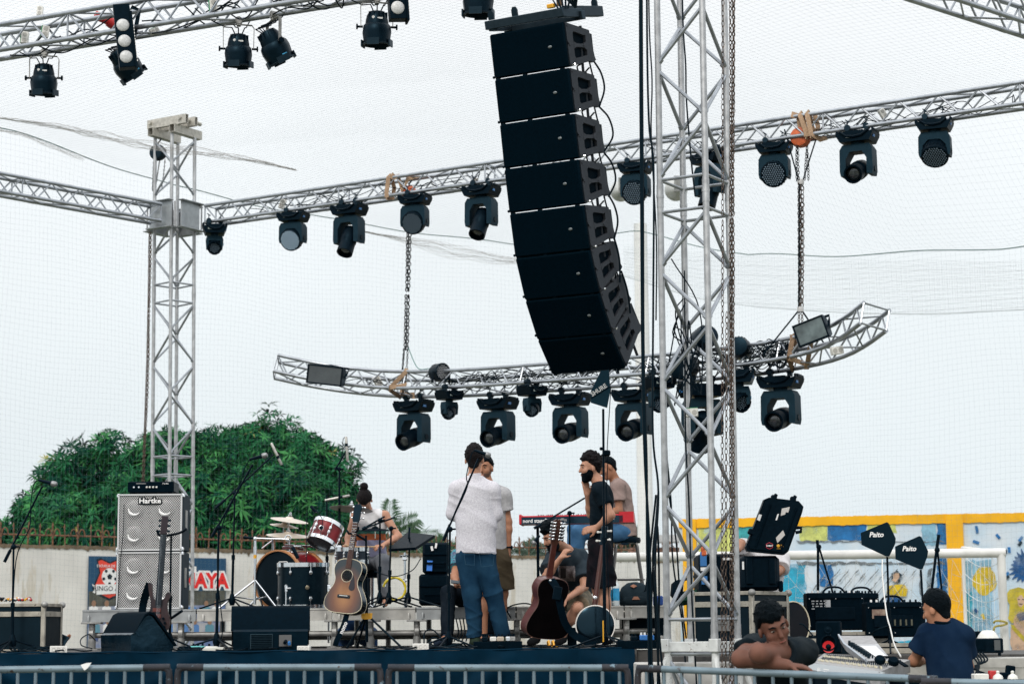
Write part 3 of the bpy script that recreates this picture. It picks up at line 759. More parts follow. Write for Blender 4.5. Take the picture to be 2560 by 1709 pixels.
fold([(-40,290,27.2),(120,312,27.3),(260,340,27.4),(390,366,27.5),(520,382,28),(640,402,29),(740,425,30)],lambda t:.015+.12*math.sin(math.pi*t)**1.5,1,16)
fold([(-40,322,29.6),(50,336,29.8),(140,372,30.5),(210,398,31)],lambda t:.03+.06*t,2,8)
fold([(905,578,35),(1010,600,35.6),(1130,628,36),(1290,652,36.5),(1500,640,37)],lambda t:.02+.26*math.sin(math.pi*t)**3,3,18)
m=MB();top_=catmull([P(*q) for q in((1560,616,37.5),(1760,634,36),(2000,648,34),(2290,652,32),(2600,655,30.5))],12);bot_=catmull([P(*q) for q in((1560,690,37.4),(1760,748,35.9),(2000,775,33.9),(2290,785,31.9),(2600,772,30.4))],12)
for j in range(34):m.path([a.lerp(b,j/33)+Vector((0,.03*math.sin(i+j),.015*math.sin(i*.7+j*2))) for i,(a,b) in enumerate(zip(top_,bot_))],.0015,3)
for i in range(len(top_)-1):
 for f in(0,.25,.5,.75):a,b=top_[i].lerp(top_[i+1],f),bot_[i].lerp(bot_[i+1],f+.2 if f<.8 else f);m.tube(a,b,.0014,3)
m.path(bot_,.008,4)
m.build('hanging_strip',mat('net_strip',(.45,.49,.51),.85),nroot,0,world=True)
#  RIGGING
#  moving heads (local: hangs down from the clamp, looks along -y)
def mover(kind,label,p,yaw,tilt,s=1.0,head_yaw=0,bright=False,group=None,roll=0):
 """kind wash (round led face), spot (snoot with lens), mini (small hexagonal face)"""
 M=Matrix.Translation(p)@RZ(yaw)@RY(roll)@Matrix.Scale(s,4)
 t=thing('moving_head_light',label,'stage light',M,group)
 m=MB();XZm=Matrix(((1,0,0,0),(0,0,1,0),(0,1,0,0),(0,0,0,1)))
 W=.2 if kind!='mini' else.15
 zt_=-.07
 m.prism([(-W,zt_),(-W*.96,zt_-.035),(-W*.78,zt_-.10),(W*.78,zt_-.10),(W*.96,zt_-.035),(W,zt_),(W*.8,zt_-.012),(W*.45,zt_+.012),(-W*.45,zt_+.012),(-W*.8,zt_-.012)],.26,XZm)
 for sx in(-1,1):m.box((sx*W*.95,0,zt_+.012),(.03,.14,.035),None,.008);m.box((sx*W*.95,-.1,zt_+.004),(.022,.03,.045),None,.006);m.box((sx*W*.95,.1,zt_+.004),(.022,.03,.045),None,.006)
 m.path([(-W*.75,-.135,zt_+.005),(-W*.4,-.14,zt_-.045),(0,-.142,zt_-.055),(W*.4,-.14,zt_-.045),(W*.75,-.135,zt_+.005)],.013,6)
 b=m.build('base',BLK,t)
 m=MB();m.box((-.06,-.1335,zt_-.05),(.05,.004,.022));m.box((.02,-.1335,zt_-.05),(.045,.004,.018));m.build('display',mat('display_grey',(.35,.42,.42),.3),b)
 m=MB();m.box((W*.93,-.05,zt_-.045),(.012,.05,.03));m.build('power_socket',BLUE,b)
 for sx in(-1,1):
  m=MB();m.box((sx*W*.5,0,-.028),(.045,.05,.06),None,.006);m.tube((sx*W*.5,-.03,.0),(sx*W*.5,.03,.0),.034,10);m.tube((sx*W*.5,0,0),(sx*W*.5,-.02,.075),.006,5);m.box((sx*W*.5,-.02,.075),(.05,.01,.012),RY(35).to_3x3());m.build('clamp',DGREY,t)
 if kind=='mini':
  m=MB();m.lathe([(.05,-.21),(.05,-.17)],None,12)
  m.prism([(-.095,-.20),(.095,-.20),(.11,-.25),(.10,-.36),(.075,-.37),(.07,-.26),(-.07,-.26),(-.075,-.37),(-.10,-.36),(-.11,-.25)],.11,XZm);m.build('yoke',CHAR,t)
  Mh=TR(0,0,-.33)@RZ(head_yaw)@RX(90+tilt)
  m=MB();m.lathe([(.05,-.11),(.085,-.08),(.095,.02),(.088,.075),(.074,.075),(.070,.05)],Mh,12);h=m.build('head',BLK,t)
  m=MB();m.lathe([(.070,.048),(.070,.052)],Mh,16)
  for k in range(37):
   a_,r_=k*2.4,.062*math.sqrt((k+.5)/37);m.lathe([(.0075,.052),(.004,.058)],Mh@TR(r_*math.cos(a_),r_*math.sin(a_),0),6,1)
  m.build('lens_face',[BLK,LED],h)
  m=MB();m.box((.112,0,-.30),(.006,.03,.03));m.build('badge',mat('badge_blue',(.06,.35,.6),.4),t)
  return t
 m=MB();m.lathe([(.07,zt_-.13),(.07,zt_-.095)],None,16);zy=zt_-.125
 Wy=.172;za=-.47 if kind=='wash' else-.52;zp_=-.405 if kind=='wash' else-.455;gi=.74 if kind=='wash' else.64;gt=.085 if kind=='wash' else.075
 m.prism([(-Wy*.82,zy),(Wy*.82,zy),(Wy,zy-.05),(Wy*1.02,za+.05),(Wy*.96,za),(Wy*gi,za+.01),(Wy*gi,zy-.15),(Wy*.38,zy-gt),(-Wy*.38,zy-gt),(-Wy*gi,zy-.15),(-Wy*gi,za+.01),(-Wy*.96,za),(-Wy*1.02,za+.05),(-Wy,zy-.05)],.17,XZm)
 y_=m.build('yoke',CHAR,t)
 for sx in(-1,1):m=MB();m.tube((sx*Wy*.98,0,zp_),(sx*Wy*1.06,0,zp_),.03,12);m.build('pivot_cap',BLK,y_)
 Mh=TR(0,0,zp_)@RZ(head_yaw)@RX(90+tilt)
 m=MB()
 if kind=='wash':
  m.lathe([(.055,-.15),(.10,-.13),(.14,-.06),(.152,.03),(.152,.095),(.142,.105),(.137,.10)],Mh,24)
  for k in range(24):a_=2*math.pi*k/24;m.box(Mh@Vector((.15*math.cos(a_),.15*math.sin(a_),.03)),(.012,.012,.05),(Mh.to_3x3()@Matrix.Rotation(a_,3,'Z')))
  h=m.build('head',BLK,t)
  m=MB();m.lathe([(.138,.097),(.138,.102)],Mh,24)
  n_=0
  for i in range(-5,6):
   for j in range(-5,6):
    x_,y2=(i+.5*(j%2))*.027,j*.0234
    if x_*x_+y2*y2<.0165:m.lathe([(.0105,.102),(.007,.109)],Mh@TR(x_,y2,0),6,1)
  m.build('lens_face',[BLKM if not bright else mat('led_plate_sky_reflection',(.10,.16,.22),.3),LEDSKY if bright else LED],h)  # bright face: sky reflection put into the colour of plate and dots
 else:
  m.lathe([(.06,-.15),(.09,-.13),(.10,-.02),(.10,.05),(.094,.06),(.096,.12),(.098,.22),(.082,.22),(.078,.15)],Mh,20)
  m.box(Mh@Vector((0,.07,-.03)),(.09,.05,.13),Mh.to_3x3(),.02)
  h=m.build('head',BLK,t)
  m=MB();m.lathe([(.079,.155),(.079,.16),(.07,.178),(.045,.192),(.01,.197)],Mh,20);m.build('lens',LENS,h)
  m=MB();m.ell(Mh@Vector((.02,-.038,.183)),(.026,.012,.006),Mh.to_3x3()@RZ(25).to_3x3(),10);m.build('lens_glint',GLINT,h)  # highlight on the lens put in as a pale oval
 return t
gB='moving head lights on the back roof truss'
bt=lambda px:on_line(BA,BB,px)
mover('mini','small moving head tucked against the sleeve block under the back truss',bt(537),10,25,1.12,group=gB)
mover('wash','moving wash light with pale bluish led face below the back truss',bt(733),-20,25,1.0,0,True,gB)
mover('spot','moving spot light with downward snoot between the pale faced and chain side wash lights',bt(873),-27,62,1.12,0,False,gB)
mover('wash','dark faced moving wash light beside the chain bundle over the drums',bt(1037),-20,22,1.0,0,False,gB)
mover('spot','moving spot light with downward snoot just beside the hanging loudspeaker column',bt(1203),-27,58,1.12,0,False,gB)
mover('wash','dark faced moving wash light seen between loudspeaker column and near tower',bt(1588),-20,20,1.0,0,False,gB)
mover('spot','moving spot light half hidden behind the near tower and its rusty chains',bt(1775),-50,70,1.1,0,False,gB)
mover('wash','dark faced moving wash light beside the orange hoist, below the back truss',bt(1935),-20,18,1.02,0,False,gB)
mover('spot','moving spot light showing its round glass lens beyond the orange hoist',bt(2143),-27,22,1.12,0,False,gB)
mover('wash','moving wash light tipped downward at the end of the back truss row',bt(2335),-20,50,1.02,0,False,gB)
gC='moving head lights under the curved truss'
cb=lambda px:conpx(px,True,False)
mover('spot','large spot light under the webbing strap of the curved truss',cb(1040),-34,18,1.22,0,False,gC)
mover('spot','large spot light over the head of the white shirted man',cb(1248),-34,14,1.2,0,False,gC)
mover('spot','large spot light beside the grey paddle antenna under the curved truss',cb(1424),-28,12,1.2,0,False,gC)
mover('spot','large spot light partly crossed by the hanging black cables',cb(1580),-28,14,1.2,0,False,gC)
mover('spot','large spot light hanging below the flood lamp beyond the near tower',cb(1957),-28,14,1.22,0,False,gC)
mover('spot','upside down spot light body tangled in cables inside the near tower',cb(1755)-Vector((0,.3,.02)),200,60,1.3,0,False,gC)
cf=lambda px:conpx(px,True,True)
gM='small moving heads on the curved truss'
mover('mini','small moving head with blue badge below the round led can',cf(1113),40,25,1.0,-55,False,gM)
mover('mini','small moving head with blue badge beside the large spot over the white shirt',cf(1315),40,20,1.05,-50,False,gM)
mover('mini','small moving head squeezed behind the hanging black cables',cf(1632),20,15,1.15,-20,False,gM)
mover('mini','small moving head peeking out past the chains of the near tower',cf(1843),-10,25,1.3,40,False,gM)
#  par cans
PARB=mat('par_black',(.0015,.0065,.0125),.4,0,.35,12,spec=.2)
def par(label,p,yaw,tilt,s=1.0,sticker=False,group=None,bracket=.20):
 """hangs from p by a u bracket; tilt 0 = straight down"""
 t=thing('par_can',label,'stage light',Matrix.Translation(p)@RZ(yaw)@Matrix.Scale(s,4),group)
 piv=Vector((0,0,-bracket));Mh=TR(*piv)@RX(tilt)@RX(180)
 m=MB();m.lathe([(.03,-.145),(.07,-.135),(.092,-.10),(.102,-.055),(.106,-.015)],Mh,20)
 for a_ in range(5):m.box(Mh@Vector((.09*math.cos(a_*.5+.4),.09*math.sin(a_*.5+.4),-.10)),(.022,.006,.05),Mh.to_3x3()@Matrix.Rotation(a_*.5+.4,3,'Z'))
 h0=m.build('rear_housing',PARB,t)
 m=MB();m.lathe([(.112,-.02),(.128,.0),(.135,.05),(.122,.14),(.122,.165),(.112,.165),(.105,.13)],Mh,10);m.build('barrel',PARB,t)
 m=MB()
 for k in range(4):
  a_=math.pi/2*k+.3;m.box(Mh@Vector((.128*math.cos(a_),.128*math.sin(a_),.15)),(.012,.11,.06),Mh.to_3x3()@Matrix.Rotation(a_,3,'Z'))
 m.torus(Mh@TR(0,0,.16),.126,.008,16,5)
 m.build('colour_frame',DGREY,t)
 m=MB();m.path([(-.142,0,-bracket),(-.145,0,-.05),(-.125,0,-.02),(0,0,-.012),(.125,0,-.02),(.145,0,-.05),(.142,0,-bracket)],0,flat=(.03,.006,(0,0,1)) if 0 else(.028,.007,(1,0,.2)));m.build('bracket',STEEL,t)
 for sx in(-1,1):
  m=MB();m.tube((sx*.125,0,-bracket),(sx*.175,0,-bracket),.011,8);m.tube((sx*.17,0,-bracket),(sx*.185,0,-bracket),.026,8);m.build('knob',BLK,t)
 m=MB();m.box((0,0,-.005),(.04,.05,.05),None,.006);m.tube((0,-.03,.025),(0,.03,.025),.036,10);m.build('clamp',STEEL,t)
 if sticker:
  m=MB();m.lathe([(.013,0),(.013,.002)],Mh@TR(-.035,.094,-.07)@RX(-80),12);m.box(Mh@Vector((.025,.099,-.062)),(.045,.003,.014),Mh.to_3x3()@Matrix.Rotation(R(10),3,'X'));m.build('sticker',LABELW,h0)
 else:
  m=MB();m.box(Mh@Vector((.118,0,.12)),(.004,.05,.035),Mh.to_3x3());m.build('sticker',mat('gel_blue',(.06,.40,.68),.4),h0)
 m=MB()
 for k in range(3):m.path([Mh@Vector((.03*k-.03,.03,-.13)),Mh@Vector((.06*k-.06,.06,-.19)),Vector((.10*(k-1)-.03,.03,-.03)),Vector((.18*(k-1)-.08,.09,.05))],.006,5)
 m.build('lead',CABLE,t);return t
fb=lambda px,off=.26:on_line(FA,FB,px)+Vector((.12,.22,-.03))
gP='par cans on the front roof truss'
par('par can under the front truss at the far end, above the orange-free corner of net' if 0 else 'par can hanging alone near the lower end of the front truss',fb(68),3,8,1.0,True,gP,.24)
par('par can tilted steeply beside the three lens lamp bar',fb(270),-52,42,1.02,False,gP,.20)
par('upright par can with white stickers, paired with a tilted one',fb(557),6,8,1.0,True,gP,.25)
par('tilted par can showing a blue gel, beside the upright pair mate',fb(645),-60,30,1.05,False,gP,.25)
par('upright par can with white stickers hanging closest to the loudspeaker column',fb(905),6,5,1.02,True,gP,.24)
par('par can cut off by the upper edge of the picture',on_line(FA,FB,1166)+Vector((.10,.2,.09)),8,5,1.05,False,gP,.22)
gQ='black cans on the curved truss'
def ledcan(label,p,yaw,pitch,s=1.0):
 t=thing('led_can',label,'stage light',Matrix.Translation(p)@RZ(yaw)@RX(pitch)@Matrix.Scale(s,4),gQ);Mh=RX(90)
 m=MB();m.lathe([(.06,-.16),(.10,-.15),(.112,-.11),(.116,.0),(.116,.04),(.106,.045),(.102,.02)],Mh,20)
 for k in range(5):a_=-.6+k*.3;m.box(Mh@Vector((.11*math.sin(a_),.11*math.cos(a_),-.06)),(.012,.012,.12),Mh.to_3x3()@Matrix.Rotation(-a_,3,'Z'))
 h=m.build('housing',PARB,t)
 m=MB();m.lathe([(.103,.022),(.103,.028)],Mh,20)
 for i in range(-4,5):
  for j in range(-4,5):
   x_,y2=(i+.5*(j%2))*.025,j*.0215
   if x_*x_+y2*y2<.0088:m.lathe([(.009,.028),(.006,.034)],Mh@TR(x_,y2,0),6,1)
 m.build('lens_face',[BLKM,mat('led_pale',(.35,.36,.38),.3)],h)
 m=MB();m.path([(-.13,0,0),(-.135,.02,-.14),(0,.03,-.17),(.135,.02,-.14),(.13,0,0)],0,flat=(.03,.006,(1,0,.3)));m.build('bracket',BLK,t);return t
ledcan('round led can with pale dots standing on the curved truss beside the strap',conpx(1096,False,True)+Vector((0,-.02,-.02)),38,0,1.05)
ledcan('dark led can seen from behind, upper one inside the near tower',conpx(1752,False,True)+Vector((0,-.1,.12)),200,10,1.25)
ledcan('dark led can seen from behind, just past the near tower',conpx(1848,False,True)+Vector((0,0,-.03)),160,5,1.1)
ledcan('fat black can pointing away below the truss inside the near tower',conpx(1722,True,True)+Vector((0,-.1,.03)),155,-10,1.35)
#  blinders and floods
def lampbar(label,M,n,H):
 t=thing('lamp_bar',label,'stage light',M,'white lens lamp bars');m=MB()
 m.box((0,0,0),(.155,.12,H),None,.004);m.box((.082,-.01,-.05),(.02,.15,H*.9),None,.003);b=m.build('housing',BLK,t)
 for k in range(n):
  m=MB();Mz=TR(-.006,-.06,-H/2+.10+.155*k)@RX(90);m.lathe([(.060,-.01),(.060,.004),(.052,.012),(.03,.02),(.004,.023)],Mz,20);m.build('lens',mat('frosted_lens',(.62,.63,.63),.35,0,.25,60),b)
 m=MB()
 for k in range(14):m.box((.094,-.085,-H/2+.05+k*.03),(.006,.006,.016))
 m.build('vent',LABELW,b)
 m=MB();m.path([(.09,.02,0),(.12,.05,.1),(.17,.08,H*.45),(.10,.1,H*.52)],0,flat=(.04,.008,(0,1,0)));m.build('bracket',BLK,t);return t
pb=P(311,93,on_line(FA,FB,311).y-.12)
lampbar('black bar lamp with three white round lenses strapped over the front truss',Matrix.Translation(pb)@RZ(12)@RY(-7),3,.62)
pb=P(990,-24,on_line(FA,FB,990).y)
lampbar('bar lamp cut by the upper picture edge with one white lens showing',Matrix.Translation(pb)@RZ(12)@RY(-4),3,.56)
def flood(label,p,yaw,pitch,roll,gl,wd_=.34,hg=.17):
 t=thing('flood_lamp',label,'flood lamp',Matrix.Translation(p)@RZ(yaw)@RY(roll)@RX(pitch),'box flood lamps on the curved truss')
 m=MB();w2,h2=wd_/2,hg/2
 m.prism([(-.05,h2),(-.02,h2+.012),(.10,h2*.75),(.12,0),(.10,-h2*.8),(-.02,-h2-.012),(-.05,-h2)],wd_,Matrix(((0,0,1,0),(1,0,0,0),(0,1,0,0),(0,0,0,1))));b=m.build('housing',DGREY,t)
 m=MB();f_=.018
 for sx in(-1,1):m.box((sx*(w2-f_/2),-.058,0),(f_,.03,hg+.02),None,.003)
 for sz in(-1,1):m.box((0,-.058,sz*(h2)),(wd_-2*f_,.03,f_),None,.003)
 m.build('front_frame',BLK,b)
 m=MB();m.box((0,-.054,0),(wd_-2*f_,.004,hg-f_));m.build('glass',gl,b)
 m=MB();m.path([(w2+.015,.0,-.01),(w2+.03,.03,.05),(w2+.03,.12,.12),(0,.15,.14),(-w2-.03,.12,.12),(-w2-.015,0,0)],0,flat=(.03,.006,(0,1,0)));m.build('bracket',BLK,t);return t
pf=(conpx(823,True,True)+conpx(823,False,True))/2+Vector((-.02,-.30,-.06))
flood('dark flood lamp box on the lower end of the curved truss',pf,-12,4,8,mat('flood_glass_dark',(.05,.06,.065),.15,.2,.4,5,spec=1),.50,.24)
pf=(conpx(2040,True,True)+conpx(2040,False,True))/2+Vector((-.06,-.32,.07))
flood('flood lamp box with silvery reflector beside the webbing straps of the raised truss end',pf,-26,4,-17,mat('flood_glass_pale',(.16,.20,.20),.12,.5,.6,7,spec=1),.37,.24)
#  socket boxes
def socket(label,p,yaw,roll,s=1.0,green=True):
 t=thing('socket_box',label,'socket box',Matrix.Translation(p)@RZ(yaw)@RY(roll)@Matrix.Scale(s,4),'socket boxes tied to the trusses')
 m=MB();m.box((0,0,0),(.075,.05,.12),None,.006);m.build('box',WHITE,t)
 m=MB()
 for sz in(-1,1):m.lathe([(.022,.024),(.022,.028)],TR(0,0,sz*.028)@RX(90),14)
 m.build('outlet',mat('outlet_grey',(.42,.41,.38),.5),t)
 if green:m=MB();m.box((-.039,0,0),(.004,.048,.112));m.build('tape',mat('green_tape',(.03,.30,.12),.6),t)
fy=on_line(FA,FB,60).y
socket('worn socket box hanging inside the front truss near its lower end',P(62,95,fy+.2),5,4);socket('green taped socket box tilted inside the front truss',P(113,80,fy+.15),20,8)
socket('pale box clipped over the upper chord of the front truss',P(100,28,fy+.05),0,3,.8,False);socket('green edged socket box on the front truss above the paired cans',P(533,15,on_line(FA,FB,533).y+.1),15,-5);socket('socket box dangling under the front truss near the lamp bar',P(386,78,on_line(FA,FB,386).y+.3),30,60,.8)
socket('square socket box hanging in the back truss beside the far end lights',P(2207,285,on_line(BA,BB,2207).y+.12),20,-35,1.0,False);socket('grey socket box hanging in the back truss over the pale faced wash light',P(706,510,on_line(BA,BB,706).y+.15),0,20,1.1,False)
socket('socket box hanging in the back truss beside the loudspeaker column',P(1188,455,on_line(BA,BB,1188).y+.1),10,10,.9,False);socket('grey box lying in the curved truss beside the strap',P(944,953,conpx(944).y+.15),20,-30,1.3,False)
socket('green taped socket box tied inside the near tower',P(1728,1031,15.5),-5,88,.9);socket('dark box tied under the raised end of the curved truss',P(2092,876,conpx(2092).y+.1),15,80,1.2,False)
m=MB();q=P(238,38,fy+.1);m.tube(q,q+Vector((.16,.1,-.05)),.045,10);m.tube(q+Vector((.12,.08,-.04)),q+Vector((.2,.14,-.09)),.055,10);tag(m.build('power_plug',RED),'red industrial power plug lying inside the front truss','plug')
#  loudspeaker column
A_=.5183;LW,LHt=.69,.3632;TILT=[.2156,.2107,.1917,.2239,.251,.4452,.5927,.7676]
lr=Vector((math.cos(A_),-math.sin(A_),0));lf=Vector((-math.sin(A_),-math.cos(A_),0))
pcur=P(1221.6,87.2,15.636)
GRIL=mat('speaker_grille',(.0007,.0055,.0105),.6,0,.5,150,spec=.03);PLATE=mat('side_plate',(.045,.046,.053),.65,.1,.2,40,spec=.2);CABN=mat('speaker_cabinet',(.0015,.006,.011),.5,0,.3,20,spec=.12)
ords=['topmost','second from the top','third from the top','fourth from the top','fifth from the top','sixth from the top','seventh from the top','lowest, most tilted']
spk0=None
for i,tl in enumerate(TILT):
 dn=-Vector((0,0,1))*math.cos(tl)-lf*math.sin(tl);fn=lf*math.cos(tl)-Vector((0,0,1))*math.sin(tl)
 M=Matrix(((lr.x,-fn.x,-dn.x,pcur.x),(lr.y,-fn.y,-dn.y,pcur.y),(lr.z,-fn.z,-dn.z,pcur.z),(0,0,0,1)))
 lab=f'black line array loudspeaker, {ords[i]} in the hanging column'
 if spk0 is None:
  t=spk0=thing('line_array_speaker',lab,'loudspeaker',M,'loudspeakers of the hanging column')
  H_=LHt-.001;D_=.53;tp=.055
  m=MB();Lyz=Matrix(((0,0,1,LW/2),(1,0,0,0),(0,1,0,0),(0,0,0,1)))
  m.prism([(.035,-.004),(D_,-tp-.02),(D_,-H_+tp+.02),(.035,-H_+.004)],LW-.06,Lyz);c_=m.build('cabinet',CABN,t)
  m=MB();vs=[]
  m.box((LW/2,.018,-H_/2),(LW-.01,.045,H_-.006),None,.012);m.build('grille',GRIL,t)
  m=MB();m.ell((LW*.79,-.008,-H_*.5),(.018,.005,.012),None,10);m.build('badge',mat('badge_dim',(.16,.18,.19),.35,.5),t)
  for sx in(0,1):
   x_=LW-.018 if sx else.018
   Lm=Matrix(((0,0,1,x_),(1.5,0,0,-.016),(0,1,0,0),(0,0,0,1)))
   m=MB()
   y0,y1=.03,.335
   tl_=lambda y:-.004-(y-.03)*.17;bl_=lambda y:-H_+.004+(y-.03)*.24
   m.prism([(y0,tl_(y0)),(.10,tl_(.10)),(.10,bl_(.10)),(y0+.006,bl_(y0)),(y0+.0,-H_*.55),(y0+.018,-H_*.48),(y0,-H_*.41)],.030,Lm)
   m.prism([(.10,tl_(.10)),(.25,tl_(.25)),(.25,tl_(.25)-.045),(.235,tl_(.25)-.055),(.115,tl_(.1)-.055),(.10,tl_(.1)-.07)],.030,Lm)
   m.prism([(.10,bl_(.1)),(.10,bl_(.1)+.07),(.115,bl_(.1)+.055),(.22,bl_(.22)+.05),(.25,bl_(.25)+.05),(.25,bl_(.25))],.030,Lm)
   m.prism([(.10,-H_*.5+.03),(.13,-H_*.5+.014),(.22,-H_*.5+.014),(.25,-H_*.5+.035),(.25,-H_*.5-.035),(.22,-H_*.5-.014),(.13,-H_*.5-.014),(.10,-H_*.5-.03)],.034,Lm)
   m.prism([(.25,tl_(.25)),(.30,tl_(.30)),(y1,-H_*.72),(y1+.012,-H_*.80),(y1-.02,-H_*.86),(.27,bl_(.27)),(.25,bl_(.25))],.030,Lm)
   for(y_,z_) in((.05,-.03),(.29,-.03),(.05,-H_+.03),(.31,-H_*.5),(.06,-H_*.5)):m.tube((x_,y_,z_),(x_+(.022 if sx else-.022),y_,z_),.009,8)
   pl_=m.build('side_plate',PLATE,t)
   m=MB();m.box((x_+(-.02 if sx else.02),.27,-H_/2),(.02,.31,H_*.62));m.build('handle_recess',BLKM,pl_)
   m=MB();m.tube((x_-.005,.055,-H_+.02),(x_+(.04 if sx else-.04),.055,-H_+.02),.006,6);m.ell((x_+(.045 if sx else-.045),.055,-H_+.02),(.012,.012,.012),None,8);m.build('locking_pin',CHROME if sx else BLK,pl_)
  for x_ in(.03,.28,LW-.07):m=MB();m.box((x_,.02,-LHt+.004),(.03,.03,.024));m.build('link_bar',BLK,t)
  for x_ in(LW-.03,):m=MB();m.tube((x_,.31,-H_*.5),(x_+.0,.30,-LHt-.08),.012,6);m.build('rear_link',PLATE,t)
 else:dup(spk0,M,lab)
 if i==0:M0=M
 pcur=pcur+dn*LHt
MLAST=M
Mf0=Matrix(((lr.x,-lf.x,0,M0.translation.x),(lr.y,-lf.y,0,M0.translation.y),(0,0,1,M0.translation.z),(0,0,0,1)))
Mf0=Mf0@RX(15)
t=thing('fly_frame','black steel fly frame carrying the hanging loudspeaker column','fly frame',Mf0)
m=MB();Mr=RX(-6)
m.box((LW/2-.01,.03,.075),(LW+.03,.06,.07),None,.004);m.box((LW/2,.33,.05),(LW+.04,.06,.07),None,.004);m.box((LW-.03,.18,.07),(.06,.34,.07),None,.004);m.box((.03,.18,.06),(.06,.34,.07),None,.004)
m.build('frame_bar',mat('frame_black',(.016,.022,.028),.5,.3,.3,25),t)
m=MB();m.box((LW*.95,.42,.085),(.06,.66,.085),None,.005);m.build('extension_bar',DGREY,t)
for x_,y_ in((.03,.03),(LW*.32,.08),(LW*.95,.66)):
 m=MB();m.prism([(-.025,0),(.025,0),(.025,.05),(.012,.075),(-.012,.075),(-.025,.05)],.02,TR(x_,y_,.115)@RX(90));m.build('lifting_eye',DGREY,t)
m=MB();m.box((LW-.12,.05,.14),(.06,.05,.035),None,.006);m.build('yellow_block',YEL,t)
m=MB()
for k in range(5):m.path([(LW-.06+.02*k,.06,.10),(LW-.10+.04*k,.05,.19+.02*(k%2)),(LW-.02+.03*k,.10,.20),(LW+.05,.14,.10)],.009,6)
m.build('shackle',DGREY,t)
m=MB();m.path([(LW-.055,.08,.13),(LW-.045,.09,.5),(LW-.03,.1,1.2)],0,flat=(.055,.01,(0,1,0)));m.build('lifting_strap',mat('strap_brown',(.24,.16,.10),.85,0,.3,30),t)
m=MB();pts=[]
rc=[Matrix.Translation((0,0,0))@M0@Vector((LW+.02,.38,-.1))]
pc=M0.translation.copy()
for i,tl in enumerate(TILT[:-2]):
 dn=-Vector((0,0,1))*math.cos(tl)-lf*math.sin(tl);fn=lf*math.cos(tl)-Vector((0,0,1))*math.sin(tl);a=pc+lr*(LW+.01)-fn*.44+dn*LHt*.85;b=a+dn*LHt;am=(.6,.9,.75,.5,.2,.15)[i]
 m.path(catmull([a,a+lr*.06*am-fn*.05*am+dn*.10,a+lr*.08*am-fn*.05*am+dn*(.2+.05*am),b],5),.008,6);m.path(catmull([a+Vector((-.04,0,0)),a-fn*.02+dn*.2-lr*.03,b-lr*.04],5),.007,5)
 m.path(catmull([a-lr*.12,a-lr*.16+dn*.02,a-lr*.13+dn*.09,a-lr*.05+dn*.04],5),.007,5);pc=pc+dn*LHt
tag(m.build('speaker_cable',CABLE),'black link cables looping down the back of the hanging loudspeaker column','cable')
#  chains
def chain(name,label,pts,link=.030,r=.0035,mt=None,group=None,jit=0,strands=1,spread=.02,wid=.45):
 """real links along a line; strands side by side form one bundle"""
 m=MB();rng=random.Random(len(label));pts=[Vector(p) for p in pts]
 prof=[]
 for k in range(8):
  a=2*math.pi*k/8;prof.append((wid*link*.55*math.cos(a),link*.62*math.sin(a)*(1.0 if abs(math.sin(a))>.9 else.9)))
 for s_ in range(strands):
  o=Vector((math.cos(s_*2.1)*spread,math.sin(s_*2.1)*spread*.6,0)) if strands>1 else Vector()
  for a,b in zip(pts[:-1],pts[1:]):
   d=b-a;n_=max(1,int(d.length/link));d.normalize();u=d.orthogonal().normalized();v=d.cross(u)
   for i in range(n_):
    c_=a+d*(link*(i+.5))+o*(1+.3*math.sin(i*.13+s_))+Vector((rng.uniform(-1,1),rng.uniform(-1,1),0))*jit
    t=(.4 if i%2 else 1.97)+rng.uniform(-.25,.25)+s_;w_=u*math.cos(t)+v*math.sin(t)
    m.path([c_+w_*x_+d*y_ for x_,y_ in prof],r,4,True)
 return tag(m.build(name,mt or CHAIN,None,60),label,'chain',group)
ty=RTC.y-.34
def ch(px0,px1,Y,py1=1709,z0=8.0):a=FL(px0,Y,z0);b=P(px1,py1,Y);return[a,a.lerp(b,.5),b]
chain('hoist_chain','thin open linked chain, first of those inside the near tower',ch(1808,1805,ty,1720),.042,.0032,CHAIN,wid=.5)
chain('hoist_chain','second open linked chain between the thin chain and the thick rusty bundle',[P(1817,780,ty-.02),P(1815,1200,ty-.02),P(1814,1720,ty-.02)],.042,.0034,CHAIN,wid=.5)
chain('hoist_chain','thick rusty doubled chain running down beside the outer leg of the near tower',ch(1828,1829,ty-.04,1720),.034,.0042,CHAIN,strands=2,spread=.012,wid=.6)
chain('hoist_chain','slack rusty chain leaving the near tower beside the thick one',[FL(1836,ty-.03,8),P(1834,300,ty-.03),P(1828,740,ty-.03),P(1826,990,ty-.03)],.034,.0038,CHAIN,wid=.6)
hp=P(395,382,28.05)
def hoist(label,p,m_,s=1.0):
 t=thing('chain_hoist',label,'chain hoist',Matrix.Translation(p)@Matrix.Scale(s,4));m=MB();m.lathe([(.05,-.10),(.13,-.08),(.15,0),(.13,.08),(.05,.10)],RZ(-25)@RX(90),18);b=m.build('body',m_,t)
 m=MB();m.lathe([(.09,-.14),(.10,-.13),(.10,-.10)],RZ(-25)@RX(90),14);m.build('gear_cover',DGREY,b)
 m=MB();m.path([(0,0,.13),(0,0,.18),(.035,0,.22),(.05,0,.26),(.02,0,.30),(-.03,0,.29),(-.045,0,.25)],.014,6);m.build('hook',DGREY,t);return t
hoist('black chain hoist hanging under the head beams of the rear tower',hp,DGREY,.8)
chain('hoist_chain','dark chain dropping in front of the rear tower from its hoist to the sleeve block',[P(384,400,28),P(381,480,28)],.03,.0045,CHAINL)
chain('hoist_chain','pair of hoist chains slanting down inside the head of the rear tower',[P(404,398,28),P(393,470,28)],.03,.0045,CHAINL,strands=2,spread=.05)
